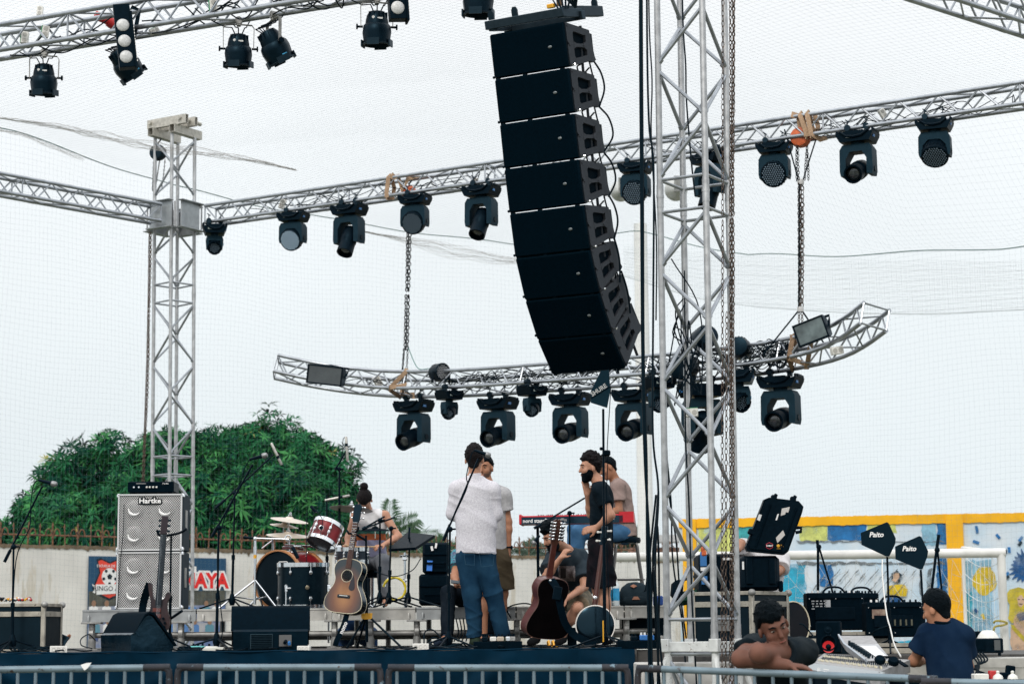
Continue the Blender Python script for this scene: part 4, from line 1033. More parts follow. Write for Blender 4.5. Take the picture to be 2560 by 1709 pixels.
chain('hoist_chain','long brown chain hanging beside the rear tower down to the bass amplifier head',[P(375,580,27.7),P(369,900,27.6),P(357,1212,27.4)],.034,.0065,CHAIN,strands=2,spread=.012,wid=.7)
h1=bt(1012)+Vector((.05,.12,.02));hoist('orange chain hoist inside the back truss above the dark faced wash light',h1,ORANGE,.75)
h2=bt(2005)+Vector((.0,.1,.0));hoist('orange chain hoist lashed with brown webbing to the back truss beyond the near tower',h2,ORANGE,.85)
c1=(conpx(1013,False,True)+conpx(1013,False,False))/2;c2=(conpx(1998,False,True)+conpx(1998,False,False))/2
chain('hoist_chain','dense bundle of dark chains holding the curved truss above the drums',[h1-Vector((0,0,.08)),h1.lerp(c1,.55),c1+Vector((0,0,.35))],.050,.0048,CHAINL,strands=4,spread=.020,wid=.7)
chain('hoist_chain','splayed chain ends reaching the strap on the curved truss above the drums',[c1+Vector((0,0,.37)),c1+Vector((-.03,0,.02))],.034,.005,CHAINL,strands=3,spread=.03,wid=.7)
k2=h2.lerp(c2,.22);k3=h2.lerp(c2,.84)
chain('hoist_chain','splayed chains dropping from the orange lashed hoist to the top of their bundle',[h2-Vector((0,0,.08)),k2],.034,.0048,CHAINL,strands=4,spread=.07,wid=.7)
chain('hoist_chain','rusty chain bundle wrapped tight above the raised end of the curved truss',[k2,k3],.050,.0050,CHAIN,strands=4,spread=.020,wid=.8)
chain('hoist_chain','last loose length of rusty chain above the webbing on the raised truss end',[k3,c2+Vector((0,0,.02))],.034,.005,CHAIN,strands=2,spread=.02,wid=.7)
m=MB()
for sx,q in((-1,h2+Vector((-.19,0,.1))),(1,h2+Vector((.22,0,.1)))):m.path([q,k2+Vector((sx*.02,0,0))],.009,5)
for sx,q in((-1,c2+Vector((-.42,.05,-.12))),(1,c2+Vector((.27,0,.0)))):m.path([k3+Vector((sx*.01,0,0)),q],.010,5)
m.path([k2+Vector((-.02,-.02,0)),k3+Vector((-.02,-.02,0))],.010,5)
tag(m.build('safety_rope',CABLE),'black safety ropes forking around the rusty chain bundle','rope')
for q in(k2,k3):m=MB();m.lathe([(.035,-.03),(.04,0),(.035,.03)],Matrix.Translation(q),10);tag(m.build('chain_wrap',mat('silver_tape',(.5,.5,.5),.4)),'silver tape wrap at the %s end of the rusty chain bundle'%('upper' if q is k2 else 'lower'),'tape')
def strap(label,loops):
 t=thing('webbing_strap',label,'strap',Vector(loops[0][0]))
 for pts in loops:m=MB();m.path(pts,0,flat=(.055,.010,(0,1,.1)));m.build('loop',WEB,t,world=True)
def chordcorners(p,Aa,Bb):return p
d_=(BB-BA).normalized();sdv=Vector((-d_.y,d_.x,0))
if sdv.y<0:sdv=-sdv
def lash(p,dx0,dx1,wrap=.035,low=True):
 b=p+d_*dx0;t_=p+d_*dx1+Vector((0,0,.24));f=-sdv*.034
 return[b+f+Vector((0,0,-.03)),b+f*1.1+Vector((0,0,.03)),t_+f*1.1,t_+Vector((0,0,.034)),t_-f+Vector((0,0,.0)),t_+sdv*.1-Vector((0,0,.12)),b+sdv*.1-Vector((0,0,.02)),b-Vector((0,0,.034)),b+f+Vector((0,0,-.03))]
q=bt(975);strap('tan webbing strap looped round the back truss beside the orange hoist over the drums',[lash(q,-.03,.0),[q+d_*.12+Vector((0,0,.27)),q+d_*.17+sdv*.05+Vector((0,0,.05)),q+d_*.25+sdv*.05+Vector((0,0,.2)),q+d_*.33+sdv*.2+Vector((0,0,.27))],[q+d_*v_+Vector((0,0,.24))+o for v_,o in((.02,Vector((0,-.03,-.02))),(.05,Vector((0,-.02,.035))),(.08,Vector((0,.03,0))),(.1,Vector((0,-.03,-.03))))]])
q=bt(2022);strap('brown webbing strap knotted round the back truss and the orange hoist',[lash(q,.04,.0),lash(q,-.02,-.09),[q+d_*(-.20)+Vector((0,-.03,.22)),q+d_*(-.19)+Vector((0,.0,.28)),q+d_*(-.12)+Vector((0,.03,.26)),q+d_*(-.1)+Vector((0,.05,.1))],[q+d_*.1+Vector((0,.1,.25)),q+d_*.14+Vector((0,.12,.1)),q+d_*.08+Vector((0,.1,-.02))],[q+d_*.05+Vector((0,-.03,-.02)),q+d_*.16+Vector((0,.1,-.06)),q+d_*.26+Vector((0,.22,-.02))]])
def clash(px,px2):
 a,b,c,e=conpx(px,False,True),conpx(px2,True,True),conpx(px2+8,True,False),conpx(px+6,False,False);dy=Vector((0,-.035,0));z3=Vector((0,0,.035))
 return[a+z3,a+dy,b+dy,b-z3,c-z3*.5,c-dy*.3+z3*.5,e-dy,e+z3,a+z3]
strap('tan webbing strap hanging the curved truss over the drum kit',[clash(1005,985),[conpx(985,True,True)+Vector((0,-.04,0)),conpx(995,True,True)+Vector((.05,-.03,.04)),conpx(1003,True,False)+Vector((.02,-.03,.03)),conpx(1020,True,False)+Vector((0,-.03,.03)),conpx(1020,True,False)+Vector((0,-.03,-.03))]])
strap('doubled brown webbing strap on the raised end of the curved truss',[clash(1974,1970),clash(1991,1984),[conpx(1985,True,True)+Vector((0,-.03,-.02)),conpx(2010,True,False)+Vector((0,-.04,.02)),conpx(2018,True,False)+Vector((0,-.03,-.03))],[conpx(2020,True,True)+Vector((.0,.05,.1)),conpx(2025,True,False)+Vector((0,-.04,.0)),conpx(2030,True,False)+Vector((0,.0,-.03))]])
#  cables
def cable(label,runs,r=.007,name='cable',group=None,m_=None,each=False):
 if each:
  for q in runs:cable(label,[q],r,name,label,m_)
  return
 m=MB()
 for pts in runs:m.path(catmull(pts,6) if len(pts)>2 else pts,r,5)
 return tag(m.build(name,m_ or CABLE),label,'rope' if name=='rope' else 'cable',group)
Yc=15.0
for lab,xs in(('pair of thick black cables hanging down just outside the near tower',(1600,1603,1606,1612,1624)),('second hanging black cable next to the thick pair',(1604,1607,1609,1616,1618))):
 cable(lab,[[FL(xs[0],Yc,8.2),P(xs[0],0,Yc),P(xs[1],500,Yc),P(xs[2],900,Yc),P(xs[3],1150,Yc),P(xs[4],1380,Yc),P(xs[4]+6,1720,Yc)]],.0105)
cable('black cable swinging close along the outer leg of the near tower',[[FL(1617,Yc+.03,8.2),P(1617,0,Yc+.03),P(1622,300,Yc),P(1634,420,Yc),P(1633,760,Yc),P(1632,1080,Yc),P(1646,1230,Yc),P(1638,1440,Yc),P(1660,1720,Yc)]],.0085)
cable('thin black cable doubled beside the swinging cable',[[FL(1622,Yc+.05,8.2),P(1622,0,Yc+.05),P(1630,200,Yc+.04),P(1628,340,Yc+.05),P(1641,600,Yc+.06),P(1640,800,Yc+.04)]],.006)
cable('black cable drooping inside the near tower along its back leg',[[FL(1704,15.6,8),P(1706,0,15.6),P(1714,160,15.55),P(1716,250,15.55),P(1728,400,15.5),P(1738,490,15.5)],[P(1712,880,15.4),P(1714,1100,15.4),P(1722,1250,15.4),P(1730,1500,15.4),P(1742,1720,15.4)]],.007)
cable('two black cables leaning down behind the lower half of the near tower',[[P(1666,1100,15.9),P(1672,1230,15.9),P(1690,1350,15.9),P(1700,1480,15.9),P(1722,1640,15.9)],[P(1668,1150,15.85),P(1678,1260,15.9),P(1682,1400,15.9),P(1706,1560,15.9),P(1716,1700,15.9)]],.007)
cable('knotted bunch of black cables and snakes tied beside the near tower leg',[[P(1640,1236,15.1),P(1630,1330,15.1),P(1616,1460,15.1),P(1610,1478,15.1)],[P(1646,1228,15.1),P(1640,1300,15.1),P(1632,1400,15.1),P(1640,1560,15.1),P(1650,1720,15.1)],[P(1640,1310,15.05),P(1645,1330,15.05),P(1648,1480,15.05),P(1644,1720,15.05)],[P(1638,1316,15.05),P(1632,1420,15.05),P(1626,1600,15.05),P(1634,1720,15.05)]],.0085)
rng=random.Random(21)
def tangle(label,pt,px0,px1,n_,dz=.16,r=.005,yo=.12):
 runs=[]
 for k in range(n_):
  x0=rng.uniform(px0,px1);x1=min(px1,x0+rng.uniform(50,240));a,b=pt(x0),pt(x1)
  runs.append([a+Vector((0,rng.uniform(0,yo),rng.uniform(-.02,.2))),a.lerp(b,.35)+Vector((0,rng.uniform(0,yo),rng.uniform(-.5,1)*dz)),a.lerp(b,.7)+Vector((0,rng.uniform(0,yo),rng.uniform(-.5,1)*dz)),b+Vector((0,rng.uniform(0,yo),rng.uniform(-.02,.2)))])
 cable(label,runs,r)
tangle('black leads draped along the front roof truss',lambda x:on_line(FA,FB,x)+Vector((0,.05,0)),10,860,22,.14,.007,.25)
tangle('black leads looping along the back roof truss before the loudspeaker column',bt,540,1200,20,.13,.005)
tangle('black leads looping along the back roof truss beyond the near tower',bt,1600,2540,24,.13,.005)
tangle('messy black leads tangled along the curved truss above the musicians',cf,1040,1560,44,.2,.0055,.2)
tangle('thick nest of black leads on the curved truss around the near tower',cf,1560,1960,60,.26,.006,.25)
tangle('few black leads at the lower end of the curved truss',cf,700,1000,5,.15,.005)
cable('tangle of leads tied to the back leg inside the near tower',[[P(1700+rng.uniform(-30,30),640+rng.uniform(-30,300),15.7),P(1710+rng.uniform(-30,40),820+rng.uniform(-60,120),15.7),P(1725+rng.uniform(-40,30),900+rng.uniform(-40,130),15.7),P(1715+rng.uniform(-30,40),1000+rng.uniform(-60,60),15.7)] for _ in range(9)],.0055)
cable('green cord swinging from the chain bundle to the led can',[[c1+Vector((.03,0,.4)),c1.lerp(conpx(1075,False,True),.5)+Vector((0,0,.08)),conpx(1075,False,True)+Vector((0,-.05,.03))]],.006,m_=mat('green_cord',(.03,.16,.14),.7))
m=MB()
for px,py in((1545,478),(1688,478)):Mz=Matrix.Translation(P(px,py,30))@RX(78);
def floodlight(label,px,py,Y,r_):
 t=thing('flood_light',label,'flood light',Matrix.Translation(P(px,py,Y))@RX(100));m=MB();m.lathe([(.05,.25),(r_*.7,.16),(r_,.02),(r_*1.04,0),(r_*.96,-.005)],None,20);m.build('reflector',mat('reflector_grey',(.55,.56,.54),.4,.4,.2,4),t);m=MB();m.lathe([(r_*.95,0),(r_*.8,-.04),(.02,-.07)],None,20);m.build('glass',mat('flood_dish',(.62,.64,.60),.2,.1,.2,3),t);m=MB();m.box((0,.1,.3),(.12,.3,.12));m.build('arm',STEEL,t)
floodlight('pale round pitch floodlight showing behind the wash light beside the column',1552,478,38.2,.2);floodlight('pale round pitch floodlight showing through the near tower',1690,474,38.3,.22)
#  STAGE
SF=17.0;X0,X1=-7.0,FL(1592,SF,STAGE).x
st=thing('stage','low stage deck dressed with a dark blue black cloth skirt','stage',Vector((-2,20,0)))
m=MB();m.box(((X0+X1)/2,(SF+23.2)/2,STAGE-.05),(X1-X0,23.2-SF,.1));m.build('deck',mat('stage_boards',(.075,.072,.07),.75,0,.5,3,wear=(.03,.03,.03),wscale=5,wth=.55),st,world=True)
SK=mat('skirt_cloth',(.0012,.0155,.034),.6,0,.35,6,spec=.08)
def cloth(x0,x1,y,z0,z1,nx,nz,amp,seed,name,m_,par,top_sag=0):
 rng=random.Random(seed);ks=[(rng.uniform(1,9),rng.uniform(-5,5),rng.uniform(0,6),rng.uniform(.4,1)) for _ in range(7)]
 vs=[];fs=[]
 sws=[(rng.uniform(x0,x1),rng.uniform(.3,.9),rng.choice((-1,1))) for _ in range(int((x1-x0)*1.6))]
 for i in range(nx+1):
  x=x0+(x1-x0)*i/nx
  for j in range(nz+1):
   f=j/nz;z=z1-(z1-z0)*f
   if j==0:z-=top_sag*abs(math.sin(i*.13+seed));
   d=sum(a*math.sin(k*x+q*f+ph) for k,q,ph,a in ks)*amp*(.25+.75*f)
   for sx,w_,sg in sws:
    u=(x-sx)*sg;r=u-f*w_*2.2
    d+=amp*1.6*math.exp(-(r/.11)**2)*(1-f*.5)*min(1,f*6) if u>-.05 else 0
   vs.append((x,y-max(0,d+amp*.6),z))
 for i in range(nx):
  for j in range(nz):a=i*(nz+1)+j;fs.append((a,a+1,a+nz+2,a+nz+1))
 mb_=MB();mb_.add(vs,fs);return mb_.build(name,m_,par,180,world=True)
cloth(X0,X1-.02,SF-.02,.02,STAGE+.005,330,26,.036,5,'skirt',SK,st,.006)
m=MB();m.path([(X0+i*.1,SF-.03+.006*math.sin(i*1.7),STAGE+.006+.004*math.sin(i*.9)) for i in range(int((X1-X0)/.1))],.008,5);m.build('skirt_hem',SK,st,world=True)
cloth(X1-.02,X1+.42,SF+.05,.02,STAGE-.005,40,20,.03,9,'tarpaulin',mat('grey_tarpaulin',(.085,.08,.078),.4,0,.3,5),st)
RF=20.3;RZT=P(1280,1515,RF).z;rx0,rx1=FL(206,RF,RZT).x,FL(1662,RF,RZT).x
ri=thing('drum_riser','aluminium framed riser on scaffold legs carrying the drums and bass cabinets','riser',Vector((0,RF,STAGE)))
m=MB();m.box(((rx0+rx1)/2,RF+1.5,RZT-.012),(rx1-rx0,2.96,.024));m.build('deck',mat('riser_boards',(.05,.048,.045),.8,0,.4,4),ri,world=True)
cuts=[206,492,832,1040,1290,1560,1662];FRM=mat('riser_frame',(.50,.49,.46),.5,.35,.3,7,wear=(.22,.19,.15),wscale=14,wth=.64)
FRM2=mat('riser_frame_grey',(.36,.38,.39),.5,.4,.3,7,wear=(.2,.2,.2),wscale=14,wth=.64)
for k in range(len(cuts)-1):
 a,b=FL(cuts[k],RF,RZT).x,FL(cuts[k+1],RF,RZT).x;m=MB()
 m.box(((a+b)/2,RF,RZT-.062),(b-a-.012,.05,.118),None,.004);m.box(((a+b)/2,RF-.028,RZT-.118),(b-a-.012,.02,.012));m.box(((a+b)/2,RF-.027,RZT-.012),(b-a-.012,.012,.012))
 for x in(a+.07,b-.07):m.lathe([(.014,-.035),(.014,.02),(.004,.035)],TR(x,RF-.034,RZT-.085),8)
 m.build('edge_beam',FRM2 if k in(0,3) else FRM,ri,world=True)
for k,px in enumerate((229,452,836,926,1042,1292,1566)):
 x=FL(px,RF,STAGE+.2).x;m=MB();m.tube((x,RF+.02,STAGE),(x,RF+.02,RZT-.12),.032,12);m.tube((x,RF+.02,STAGE),(x,RF+.02,STAGE+.10),.040,12);m.box((x,RF+.02,RZT-.132),(.20,.14,.018),None,.003)
 m.tube((x-.02,RF+.02,STAGE+.16),(x+.02,RF+.02,STAGE+.16),.055,10);m.box((x,RF+.02,STAGE+.005),(.14,.14,.01));m.build('leg',STEEL,ri,world=True)
 m=MB();m.tube((x,RF+2.9,STAGE),(x,RF+2.9,RZT-.03),.03,10);m.build('leg',STEEL,ri,world=True)
pz=P(1280,1579,RF).z;m=MB();m.tube((rx0+.1,RF+.08,pz),(rx1-.1,RF+.08,pz),.028,12);m.build('cross_tube',STEEL,ri,world=True)
m=MB();m.tube((rx0+.1,RF+2.85,pz-.05),(rx1-.1,RF+2.85,pz-.05),.024,10);m.build('cross_tube',STEEL,ri,world=True)
#  bass cabinets
def perf(name,c1,c2,pitch,thr=.38):
 m_=bpy.data.materials.new(name);m_.use_nodes=True;t=m_.node_tree;b=t.nodes['Principled BSDF'];b.inputs['Roughness'].default_value=.45
 co=t.nodes.new('ShaderNodeTexCoord');sp_=t.nodes.new('ShaderNodeSeparateXYZ');t.links.new(co.outputs['Object'],sp_.inputs[0])
 def mt(op,a,b_=None):
  n=t.nodes.new('ShaderNodeMath');n.operation=op
  for i,v in enumerate((a,b_)):
   if v is None:continue
   if isinstance(v,(int,float)):n.inputs[i].default_value=v
   else:t.links.new(v,n.inputs[i])
  return n.outputs[0]
 k=2*math.pi/pitch;a=mt('SINE',mt('MULTIPLY',sp_.outputs['X'],k));c=mt('SINE',mt('MULTIPLY',sp_.outputs['Z'],k*.866));p=mt('MULTIPLY',a,c)
 g=mt('GREATER_THAN',p,-thr+.3);mi=t.nodes.new('ShaderNodeMix');mi.data_type='RGBA';t.links.new(g,mi.inputs[0]);mi.inputs[6].default_value=(*c1,1);mi.inputs[7].default_value=(*c2,1)
 t.links.new(mi.outputs[2],b.inputs['Base Color']);return m_
PERF=perf('perforated_steel',(.62,.62,.62),(.012,.014,.017),.0225)
cbY=RF+.1;cbl,cbr=FL(294,cbY,2),FL(453,cbY,2);cw=cbr.x-cbl.x;chh=(P(370,1232,cbY).z-RZT)/2
def cabinet(label,z0):
 t=thing('bass_cabinet',label,'speaker cabinet',Vector(((cbl.x+cbr.x)/2,cbY,z0)),'silver fronted bass cabinets');h=chh-.006
 m=MB();m.box((0,.21,h/2),(cw+.03,.42,h),None,.012);m.build('box',mat('grey_carpet',(.030,.034,.038),.9,0,.3,60),t)
 vs=[];fs=[];n=56;gw,gh=cw-.02,h-.035
 for i in range(n+1):
  for j in range(n+1):
   x=-gw/2+gw*i/n;z=.018+gh*j/n;d=0
   for cx in(-gw*.25,gw*.25):
    for cz in(.018+gh*.25,.018+gh*.73):
     r_=math.hypot(x-cx,z-cz)/.095
     if r_<1:d+=.013*(1-r_*r_)**.5
   vs.append((x,-.014-d,z))
 for i in range(n):
  for j in range(n):a=i*(n+1)+j;fs.append((a,a+n+1,a+n+2,a+1))
 m=MB();m.add(vs,fs);m.build('grille',PERF,t,180)
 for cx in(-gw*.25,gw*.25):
  for cz in(.018+gh*.27,.018+gh*.75):m=MB();n_=12;m.path([Vector((cx+.062*math.cos(R(175+150*i/n_)),-.026,cz+.062*math.sin(R(175+150*i/n_)))) for i in range(n_+1)],[.002+.012*math.sin(math.pi*i/n_) for i in range(n_+1)],8);m.build('cone_highlight',mat('highlight_silver',(.80,.80,.80),.5),t)  # bright lower crescent of each cone, its highlight shaped as a silver arc
 m=MB()
 for sx in(-1,1):m.box((sx*(gw/2+.006),-.012,h/2),(.014,.03,gh+.014))
 for sz in(.011,h-.011):m.box((0,-.012,sz),(gw+.025,.03,.014))
 m.build('grille_frame',mat('frame_silver',(.62,.63,.64),.4,.3),t)
 for sx in(-1,1):
  for z in(.02,h-.02):m=MB();m.box((sx*(cw/2+.003),.02,z),(.034,.07,.042),None,.01);m.build('corner',CHROME,t)
 m=MB();m.box((cw/2+.018,.17,h*.55),(.006,.12,.20),None,.003);m.build('handle',STEEL,t)
 return t,h
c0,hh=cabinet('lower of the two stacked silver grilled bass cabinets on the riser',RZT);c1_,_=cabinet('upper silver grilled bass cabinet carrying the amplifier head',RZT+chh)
text('Hartke',.072,Matrix(((1,0,0,0),(0,0,-1,-.026),(0,1,0,hh-.075),(0,0,0,1))),'lettering_back',BLKM,c1_,.004,.012,1.1);text('Hartke',.072,Matrix(((1,0,0,0),(0,0,-1,-.032),(0,1,0,hh-.075),(0,0,0,1))),'lettering',LABELW,c1_,.002,.002,1.1)
ah=thing('amplifier_head','black bass amplifier head sitting on the upper silver cabinet','amplifier',Vector((FL(376,cbY,2.7).x,cbY+.03,RZT+2*chh+.012)))
m=MB();m.box((0,.16,.055),(.46,.34,.105),None,.006);b=m.build('case',BLK,ah);m=MB();m.box((0,-.012,.05),(.47,.012,.10));f=m.build('front_panel',BLKM,ah)
for k,x in enumerate((-.17,-.12,-.04,-.01,.025,.06)):m=MB();m.lathe([(.011,0),(.009,.016)],TR(x,-.018,.05)@RX(90),10);m.build('knob',WHITE if k>1 else CHROME,f)
text('Hartke',.022,Matrix(((1,0,0,.15),(0,0,-1,-.02),(0,1,0,.085),(0,0,0,1))),'lettering',LABELW,f);m=MB();m.box((-.1,-.0185,.087),(.1,.002,.006));m.build('print',mat('print_grey',(.3,.3,.3),.5),f)
for sx in(-1,1):m=MB();m.box((sx*.19,.05,-.006),(.05,.05,.012));m.build('foot',BLK,ah)
#  wedges
WEDGE=mat('wedge_cover',(.001,.007,.0135),.45,0,.4,9,spec=.14,bump=.3)
def wedge(label,p,yaw,s=1,cover=WEDGE):
 t=thing('stage_monitor',label,'stage monitor',Matrix.Translation(p)@RZ(yaw)@Matrix.Scale(s,4));Lx=Matrix(((0,0,1,0),(1,0,0,0),(0,1,0,0),(0,0,0,1)))
 vs=[(-.18,.0),(-.19,.17),(-.16,.185),(-.02,.355),(.01,.365),(.045,.355),(.30,.06),(.28,0)]
 m=MB();m.prism(vs,.66,Lx);bd=m.build('cabinet',cover,t)
 m=MB();m.prism([(-.165,.175),(-.03,.365),(.015,.378),(.06,.36),(.31,.05),(.325,.06),(.07,.385),(.01,.40),(-.045,.375)],.70,Lx);m.build('lid',BLKM,t);return t
w1=wedge('long stage monitor seen from behind, its vents and sockets facing out',Vector((*FL(676,17.6,STAGE).xy,STAGE+.004)),7,.97)
m=MB();m.box((-.08,-.195,.085),(.20,.008,.13));b=m.build('vent_panel',mat('vent_grey',(.016,.026,.032),.6),w1)
m=MB()
for k in range(8):m.box((-.08,-.203,.03+k*.0155),(.185,.01,.007))
m.build('slat',BLKM,b);m=MB();m.box((.13,-.195,.09),(.11,.008,.10));b=m.build('socket_plate',mat('socket_plate',(.12,.12,.12),.5,.3),w1)
m=MB();m.tube((.135,-.195,.085),(.125,-.235,.07),.016,8);m.tube((.165,-.195,.075),(.165,-.24,.06),.014,8,mi=1);m.build('plug',[BLK,BLUE],b)
w2=wedge('stage monitor in a glossy black cover turned away beside the bass guitar',Vector((*FL(330,17.75,STAGE).xy,STAGE+.004)),-52,.86,mat('gloss_cover',(.003,.012,.021),.2,0,.4,5,spec=.55,bump=.5))
#  flight cases
CASEB=mat('case_ply',(.002,.006,.010),.55,0,.4,10,spec=.25);EDGE=mat('case_edge',(.46,.43,.37),.5,.45,.4,12,wear=(.12,.10,.08),wscale=20,wth=.62)
def flightcase(name,label,M,w_,d_,h_,lid=.2,cat='flight case',handle=False):
 t=thing(name,label,cat,M);m=MB();m.box((0,0,h_/2),(w_-.01,d_-.01,h_-.01));m.build('panel',CASEB,t);e_=.03
 zs=[(0.015,.03)]+([(h_-.015,.03),(h_*(1-lid),.045)] if lid else[(h_-.015,.03)])
 m=MB()
 for z,hh_ in zs:
  for sy in(-1,1):m.box((0,sy*d_/2,z),(w_-.062,.012,hh_),None,.003)
  for sx in(-1,1):m.box((sx*w_/2,0,z),(.012,d_-.062,hh_),None,.003)
 for sx in(-1,1):
  for sy in(-1,1):m.box((sx*w_/2,sy*(d_/2-.013),h_/2),(.012,.034,h_),None,.003);m.box((sx*(w_/2-.013),sy*d_/2,h_/2),(.034,.012,h_),None,.003)
 if lid:
  for k in range(12):m.tube((-w_/2+.06+(w_-.12)*k/11,-d_/2-.005,h_*(1-lid)),(-w_/2+.06+(w_-.12)*k/11,-d_/2-.009,h_*(1-lid)),.006,6)
 m.build('edge_profile',EDGE,t)
 for sx in(-1,1):
  for sy in(-1,1):m=MB();m.ell((sx*w_/2,sy*d_/2,h_-.012),(.032,.032,.030),None,10);m.build('ball_corner',STEEL,t)
 if handle:
  for fx in handle:m=MB();M_=fx;m.box(M_@Vector((0,0,0)),(.17,.012,.13),M_.to_3x3(),.004);m.box(M_@Vector((0,-.008,.01)),(.11,.01,.04),M_.to_3x3(),.004);m.build('recessed_handle',mat('handle_zinc',(.2,.2,.2),.45,.5),t)
 return t
flightcase('flight_case','open fronted dark flight case with worn edges at the end of the stage',Matrix.Translation((*FL(46,18.0,STAGE).xy,STAGE+.002))@RZ(-5),.62,.5,.43,.22)
m=MB();rng=random.Random(3);q=FL(30,17.85,STAGE+.45)
for k in range(70):m.ell((q.x+rng.uniform(-.2,.17),q.y+rng.uniform(-.05,.05),STAGE+.46+rng.uniform(0,.02)),(.012,.012,.012),None,6,rng.choice((0,1,2,3)))
tag(m.build('bead_string',[RED,YEL,WHITE,mat('bead_black',(.02,.02,.02),.4)]),'string of coloured beads lying on the dark flight case','beads')
#  microphones and stands
def mic(label,a,b,kind='vocal',d=1.0):
 """a = cable end, b = grille end"""
 t=thing('microphone',label,'microphone',frame(a,(b-a),(0,0,1)));L_=(b-a).length;Mx=RY(90)
 m=MB()
 if kind=='vocal':
  m.lathe([(.011,0),(.012,.01),(.018,L_*.65),(.021,L_*.7)],Mx,12);m.build('handle',BLK,t);m=MB();m.lathe([(.021,L_*.69),(.025,L_*.74),(.026,L_*.84),(.022,L_*.95),(.010,L_)],Mx,12);m.build('grille',mat('mic_grille',(.30,.31,.32),.4,.6,.4,160),t)
 else:
  m.lathe([(.010*d,0),(.0125*d,.01),(.0125*d,L_*.98),(.010*d,L_)],Mx,12);m.build('body',mat('mic_silver',(.50,.49,.46),.4,.6,.3,30) if kind=='cond' else BLK,t)
  m=MB();m.lathe([(.0135*d,L_*.6),(.0135*d,L_*.72)],Mx,12);m.build('clip',BLK,t)
 return t
def stand(label,base,top,boom=None,legs=.33,r=.011,z0=STAGE,leg_dirs=(20,150,265),cat='microphone stand',group='microphone stands',m_=BLK,hub=True,nm='microphone_stand',rad=.0085):
 t=thing(nm,label,cat,Vector((base.x,base.y,z0)),group)
 m=MB();mid=base.lerp(top,.45);m.tube(Vector((base.x,base.y,z0+.06)),mid,r*1.25,10);m.tube(mid,top,r*.85,8);m.tube(mid-Vector((0,0,.03)),mid+Vector((0,0,.02)),r*1.7,10);m.build('pole',m_,t,world=True)
 if hub:m=MB();m.lathe([(.022,.04),(.034,.075),(.030,.12),(.018,.16)],TR(base.x,base.y,z0),12);m.build('hub',m_,t,world=True)
 for a in leg_dirs:d=Vector((math.cos(R(a)),math.sin(R(a)),0));m=MB();m.tube(Vector((base.x,base.y,z0+.11))+d*.02,Vector((base.x,base.y,z0+.012))+d*legs,rad,8);m.ell(Vector((base.x,base.y,z0+.012))+d*legs,(.014,.014,.012),None,8);m.build('leg',m_,t,world=True)
 if boom:
  m=MB();m.tube(boom[0],boom[0].lerp(boom[1],.16),.015,8);m.tube(boom[0].lerp(boom[1],.12),boom[1],.009,8);m.build('boom',m_,t,world=True)
  m=MB();m.ell(top,(.026,.022,.026),None,10);m.tube(top,top+Vector((.05,-.02,.0)),.008,6);m.build('clutch',m_,t,world=True)
 return t
Y_=17.6;ba=FL(30,Y_,STAGE);stand('boom stand with a black vocal microphone beside the dark flight case',ba,P(34,1366,Y_),(P(11,1404,Y_),P(106,1214,Y_)))
mic('vocal microphone at the edge of the picture before the broad leafy tree',P(96,1199,Y_),P(143,1211,Y_));cable('lead hanging from the vocal microphone before the broad tree',[[P(96,1199,Y_),P(84,1212,Y_),P(77,1260,Y_),P(73,1320,Y_),P(40,1400,Y_),P(30,1600,Y_)]],.005)
Y_=18.0;ba=FL(541,Y_,STAGE);stand('boom stand leaning over the long stage monitor with a vocal microphone',ba,P(547,1318,Y_),(P(530,1341,Y_),P(632,1160,Y_)),leg_dirs=(190,300,60))
mic('vocal microphone on the boom before the dense tree',P(624,1148,Y_),P(669,1136,Y_));cable('lead hanging from the vocal microphone before the dense tree',[[P(624,1148,Y_),P(612,1170,Y_),P(596,1220,Y_),P(550,1330,Y_),P(544,1440,Y_),P(556,1560,Y_),P(552,1600,Y_)]],.005)
Y_=20.9;ba=FL(580,Y_,RZT);stand('tall boom stand on the riser holding a silver pencil microphone over the kit',ba,P(587,1232,Y_),(P(539,1270,Y_),P(684,1136,Y_)),z0=RZT,leg_dirs=(200,330,80))
mic('silver pencil microphone tilted over the drum kit beside the vocal microphone',P(678,1107,Y_),P(704,1161,Y_),'cond',1.2)
Y_=21.9;ba=FL(853,Y_,RZT);stand('tall stand behind the drum kit holding an upright pencil microphone',ba,P(848,1172,Y_),(P(838,1174,Y_),P(866,1126,Y_)),z0=RZT)
mic('upright silver pencil microphone against the sky above the drummer',P(869,1152,Y_),P(865,1091,Y_),'cond',1.2);cable('lead of the upright pencil microphone',[[P(865,1091,Y_),P(858,1098,Y_),P(856,1130,Y_),P(848,1180,Y_),P(846,1300,Y_)]],.004)
Y_=22.0;stand('short stand behind the rack tom with a silver microphone',FL(818,Y_,RZT),P(817,1236,Y_),None,z0=RZT)
mic('silver microphone lying level beside the drummer',P(812,1250,Y_),P(874,1238,Y_),'cond',1.1)
Y_=17.7;ba=FL(1121,Y_,STAGE);stand('boom stand rising in front of the white shirted man',ba,P(1125,1322,Y_),(P(1108,1351,Y_),P(1196,1146,Y_)),leg_dirs=(195,330,255),legs=.30)
mic('vocal microphone in front of the back of the white shirted man',P(1186,1125,Y_),P(1227,1139,Y_));cable('lead looping down from the microphone behind the white shirted man',[[P(1186,1125,Y_),P(1177,1140,Y_),P(1166,1190,Y_),P(1167,1220,Y_),P(1130,1300,Y_),P(1119,1330,Y_),P(1119,1480,Y_),P(1123,1600,Y_)]],.005)
Y_=20.6;stand('boom stand behind the crouching man reaching over the red keyboard',FL(1424,Y_,RZT),P(1424,1282,Y_),(P(1335,1320,Y_),P(1462,1244,Y_)),z0=RZT);mic('black microphone hanging just off the red keyboard',P(1368,1300,Y_-.1),P(1345,1316,Y_-.1),'cond_black',1.5)
